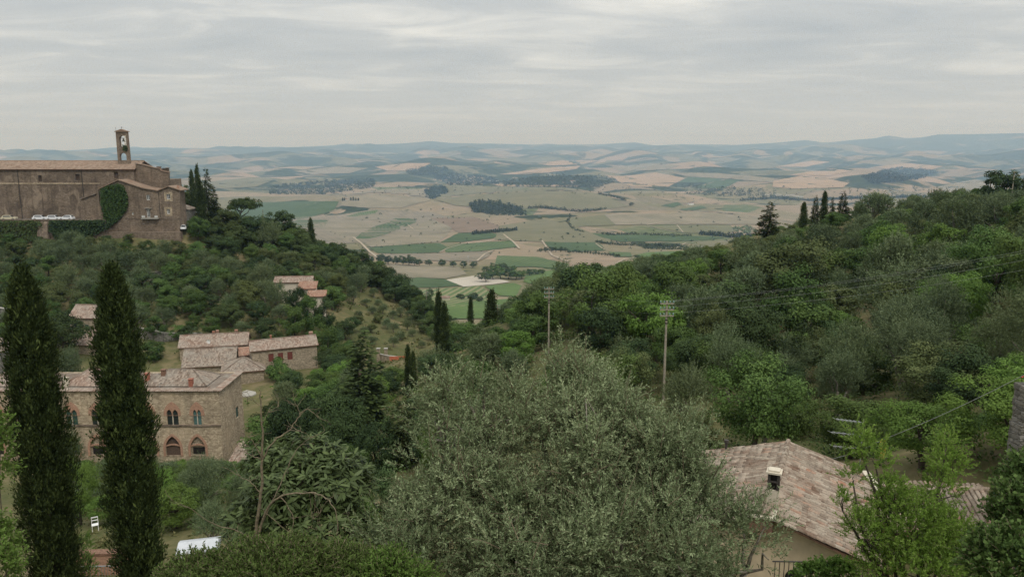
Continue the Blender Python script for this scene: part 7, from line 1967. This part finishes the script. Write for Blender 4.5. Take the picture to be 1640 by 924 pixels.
def poly_spots(poly, n, h):
    xs = [p[0] for p in poly]; ys = [p[1] for p in poly]
    q = np.stack([frng.uniform(min(xs), max(xs), n * 4), frng.uniform(min(ys), max(ys), n * 4)], 1); q = q[in_poly(q, poly)][:n]
    return [(a, b, h * frng.uniform(.6, 1.2)) for a, b in q]
wood('plantation', poly_spots([(752,328),(765,324),(800,326),(835,336),(842,345),(800,346),(758,340)], 420, 6.0), 'dark conifer plantation on the slope of the bare hill', 16, pointy=True)
wood('creek_trees', line_spots([(848,334),(868,333),(900,337),(930,340),(965,336),(970,334)], 3, 4.8), 'line of dark trees along the foot of the bare hill')
wood('creek_trees', line_spots([(914,346),(909,356),(914,364),(922,370),(934,372)], 3, 4.0), 'curving line of creek trees in the olive pasture')
wood('hedgerow', line_spots([(966,376),(985,377),(1008,376),(1050,377),(1080,378),(1106,378)], 3, 4.4), 'dark hedgerow behind the long thin vineyard')
wood('hedgerow', line_spots([(956,389),(980,392),(1010,393),(1050,395),(1090,396)], 2.5, 5.6) + line_spots([(1030,398),(1070,400),(1100,399)], 3, 4.8), 'dark hedgerow of trees across the middle of the plain')
wood('hedgerow', line_spots([(1122,376),(1150,378),(1180,381),(1215,381),(1226,380)], 2.2, 7.2), 'thick dark tree belt left of the lone fir')
wood('olive_grove', poly_spots([(1172,366),(1200,362),(1212,372),(1186,375)], 60, 4), 'speckled grove left of the lone fir', mat='leaf_olive')
wood('scrub', poly_spots([(680,306),(708,300),(720,306),(696,320),(684,318)], 120, 5), 'dark scrub gully on the bare hill')
wood('hedgerow', line_spots([(1186,322),(1240,318),(1300,322),(1370,318),(1470,316),(1560,318)], 2.5, 4.8), 'dark tree belt along the far river by the white sheds')
wood('hedgerow', line_spots([(960,312),(985,316),(1000,322)], 2.5, 4.0), 'dark thicket at the end of the bare hill')
wood('hamlet_trees', poly_spots([(800,292),(850,284),(960,282),(990,290),(960,300),(880,301),(810,299)], 800, 4.5), 'dark trees around the hamlet on the far ridge', 10, rmin=3600)
wood('hamlet_trees', poly_spots([(690,284),(720,278),(790,284),(800,296),(720,298)], 460, 4), 'dark trees around the village roofs', 10, rmin=3600)
wood('far_wood', poly_spots([(1380,284),(1440,270),(1500,276),(1470,288),(1400,296)], 900, 4.2), 'long dark wood on the far slope behind the skyline conifers', 10, rmin=4200)
wood('far_wood', poly_spots([(430,300),(520,290),(600,288),(600,300),(520,312),(430,312)], 800, 4.2), 'dark woods among pale gullies beyond the left hill', 10, rmin=3600)
wood('far_wood', poly_spots([(650,276),(690,268),(720,272),(700,280),(660,282)], 220, 5.5), 'dark wood on the far hillside behind the village', 9, rmin=4200)
wood('field_trees', poly_spots([(1090,298),(1240,304),(1240,318),(1100,312)], 130, 4.5), 'scattered trees on the slope under the square vineyard', 10, rmin=3000)
wood('field_trees', poly_spots([(420,308),(700,296),(1240,300),(1640,300),(1640,326),(1200,326),(900,310),(560,316)], 420, 3.2), 'small trees dotted over the far plain', 9, rmin=2600)

wood('field_trees', poly_spots([(520,350),(700,332),(860,340),(1000,350),(1200,350),(1200,400),(1000,412),(900,400),(760,415),(620,405)], 120, 3.6), 'small bushes dotted along the field edges of the plain', 16)
wood('field_trees', line_spots([(592,396),(640,392),(700,388)], 9, 2.1) + line_spots([(530,372),(560,384),(590,404)], 8, 2.4) + line_spots([(700,350),(760,350),(812,367)], 8, 2.4) + line_spots([(606,408),(700,406),(790,402)], 10, 1.9), 'small hedge bushes between the tan fields and vineyards', 16)
hw_ = MB(); hw_.wall([(-.5, 0), (.5, 0), (.5, .55), (0, .8), (-.5, .55)], [], lambda a, b, d: (d - .8, a, b), 1.6)
hr_ = MB(); hr_.prism_x([(-.58, .53), (0, .82), (.58, .53), (.58, .58), (0, .87), (-.58, .58)], -.86, .86)
WM = {k: hw_.mesh('wall', m_) for k, m_ in (('pale', M['plaster_pale']), ('ochre', M['plaster']), ('white', M['white_paint']))}
RMs = {k: hr_.mesh('roof', m_) for k, m_ in (('red', M['roof_pink']), ('white', M['concrete']))}
def far_house(px, py, wpx, label, cat='house', group=None, wall='pale', roof='red', rmin=430, flat=1.0, rz=None, name='farmhouse'):
    p = cast([(px, py)], rmin)[0]; r_ = math.hypot(p[0], p[1]); s = wpx * r_ / FPX / 1.6
    o = empty(name, (p[0], p[1], p[2] - .06 * s), frng.uniform(-.5, .5) if rz is None else rz, label, cat, group); o.scale = (s, s, s * flat)
    link('wall', WM[wall], o); link('roof', RMs[roof], o); return o
far_house(713, 481, 15, 'small red roofed farmhouse beside the striped vineyard', rz=.1)
far_house(1106, 328, 8, 'white farmhouse on a knoll between green plots', wall='white')
far_house(1098, 329, 5, 'small outbuilding left of the white farmhouse on the knoll')
far_house(556, 321, 6, 'hilltop farm with cypresses on the rounded tan hill')
far_house(917, 293, 8, 'pale building on the ridge above the bare hill', wall='white', rmin=3600)
for px in (549, 552, 562, 566, 570, 574): far_tree('cypress', px, 322, frng.uniform(4, 6), 1.8, 'tiny cypress beside the hilltop farm', 'cypresses of the hilltop farm')
for i in range(30):
    far_house(frng.uniform(696, 772), frng.uniform(284, 297), frng.uniform(3, 4.6), 'small house of the far village on the ridge', 'house', 'far village houses', ['pale', 'ochre', 'pale'][i % 3], rmin=3600, name='village_house')
for i in range(9):
    far_house(1226 + i * 7.2 + frng.uniform(-2, 2), 314 + frng.uniform(-2, 3), frng.uniform(5, 9), 'low white industrial shed by the far river', 'shed', 'white sheds by the far river', 'white', 'white', 3000, .45, name='industrial_shed')
for i in range(5):
    far_house(776 + i * 5 + frng.uniform(-1, 1), 290 + frng.uniform(-1, 1), frng.uniform(4, 7), 'low white shed right of the far village', 'shed', 'white sheds beside the village', 'white', 'white', 3600, .45, name='industrial_shed')
for i in range(10):
    far_house(frng.uniform(806, 960), frng.uniform(285, 297), frng.uniform(2.5, 4), 'pale farmhouse among the dark trees of the far hamlet', 'house', 'hamlet houses', 'pale', rmin=3600)
# pylon on the flat field
p = cast([(750, 424)])[0]; s = 15 * math.hypot(p[0], p[1]) / FPX
r = empty('power_pylon', p, 0, 'thin lattice pylon on the flat tan field', 'pylon')
m_ = MB()
for sx in (-1, 1):
    for sy in (-1, 1): m_.tube([(sx*.06*s, sy*.06*s, 0), (0, 0, s)], .008 * s, 4)
m_.build('mast', M['steel'], r)
for z in (.8, .92): m_ = MB(); m_.tube([(-.12*s, 0, z*s), (.12*s, 0, z*s)], .01 * s, 4); m_.build('crossarm', M['steel'], r)

# ------------------------------------------------------------------ labels for the hillside trees: look, and place by nearest landmark
LM = [('nearest utility pole', 1062, 520), ('second utility pole', 878, 500), ('big round oak', 931, 455), ('big brownish tree', 1246, 430), ('large silvery olive', 1510, 465), ('lone skyline fir', 1230, 350), ('skyline conifer group', 1326, 335), ('dome shaped skyline tree', 1601, 292), ('television antenna', 1360, 690),
      ('tiled house roof', 1270, 740), ('two ravine cypresses', 708, 520), ('orange netting', 642, 575), ('red shuttered farmhouse', 455, 570), ('pale villa', 470, 455), ('domed skyline pine', 390, 335), ('convent wing', 235, 350), ('ivy terrace wall', 60, 372), ('first big cypress', 42, 470), ('second big cypress', 190, 470), ('road wall', 245, 535), ('grey roofed stone houses', 350, 580), ('palazzo', 270, 680), ('big dark conifer', 586, 590), ('big olive crown', 930, 600), ('small skyline cypress', 500, 375), ('slim valley cypress', 787, 495), ('bare slope', 620, 510), ('garden pillar', 1632, 640), ('white gazebo', 320, 880), ('bright ash tree', 1450, 800), ('pale olive by the oak', 986, 465)]
ORD = ['closest', 'second closest', 'third closest', 'fourth closest', 'fifth closest', 'sixth closest', 'seventh closest', 'eighth closest', 'ninth closest', 'tenth closest', 'eleventh closest', 'twelfth closest', 'thirteenth closest', 'fourteenth closest', 'fifteenth closest', 'sixteenth closest', 'seventeenth closest', 'eighteenth closest', 'nineteenth closest', 'twentieth closest', 'twenty-first closest', 'twenty-second closest']
SIDE = ['right of', 'above and right of', 'above', 'above and left of', 'left of', 'below and left of', 'below', 'below and right of']
groups = {}
for t in TREES:
    if t[6]: continue
    root, kind, region, px, py = t[:5]
    k = min(range(len(LM)), key=lambda i: (LM[i][1] - px) ** 2 + ((LM[i][2] - py) * 1.3) ** 2)
    an = math.degrees(math.atan2(-(py - LM[k][2]), px - LM[k][1])) % 360
    sd_ = int(((an + 22.5) % 360) // 45)
    groups.setdefault((kind, k, sd_), []).append((math.hypot(px - LM[k][1], py - LM[k][2]), t))
GN = {'right low': 'shrubs behind the tiled wing', 'church foot': 'bushes under the terrace wall', 'left': 'trees on the slope under the church', 'left crest': 'trees along the left crest', 'left foot': 'trees around the farmhouses', 'bare slope': 'trees on the bare slope', 'hollow': 'trees in the hollow', 'garden': 'trees in the palazzo garden', 'ravine': 'trees in the ravine', 'right': 'trees on the right hillside', 'far': 'trees on the plain'}
for (kind, k, sd_), lst in groups.items():
    lst.sort(key=lambda q: q[0])
    for i, (_, t) in enumerate(lst):
        o = ORD[min(i, len(ORD) - 1)]
        t[0]['label'] = '%s %s the %s, %s one' % (TREE_LOOK[kind], SIDE[sd_], LM[k][0], o) if len(lst) > 1 else '%s %s the %s' % (TREE_LOOK[kind], SIDE[sd_], LM[k][0])
        t[0]['group'] = GN.get(t[2], 'trees on the slopes')

# ------------------------------------------------------------------ haze in the air of the valley
hz = NT('haze_air'); hz.t.nodes.remove(hz.out); out_ = hz.n('ShaderNodeOutputMaterial')
pv = hz.n('ShaderNodeVolumePrincipled', {'Color': (0.46, 0.69, 1.0), 'Absorption Color': (1.0, 1.0, 1.0), 'Density': HAZE, 'Anisotropy': 0.55})
hz.t.links.new(pv.outputs[0], out_.inputs['Volume'])
m_ = MB(); m_.box(-45000, 45000, -400, 36000, -720, 400)
h_ = m_.build('haze', hz.m, None); tag(h_, 'thin blue haze hanging in the air over the valley', 'haze', kind='stuff')
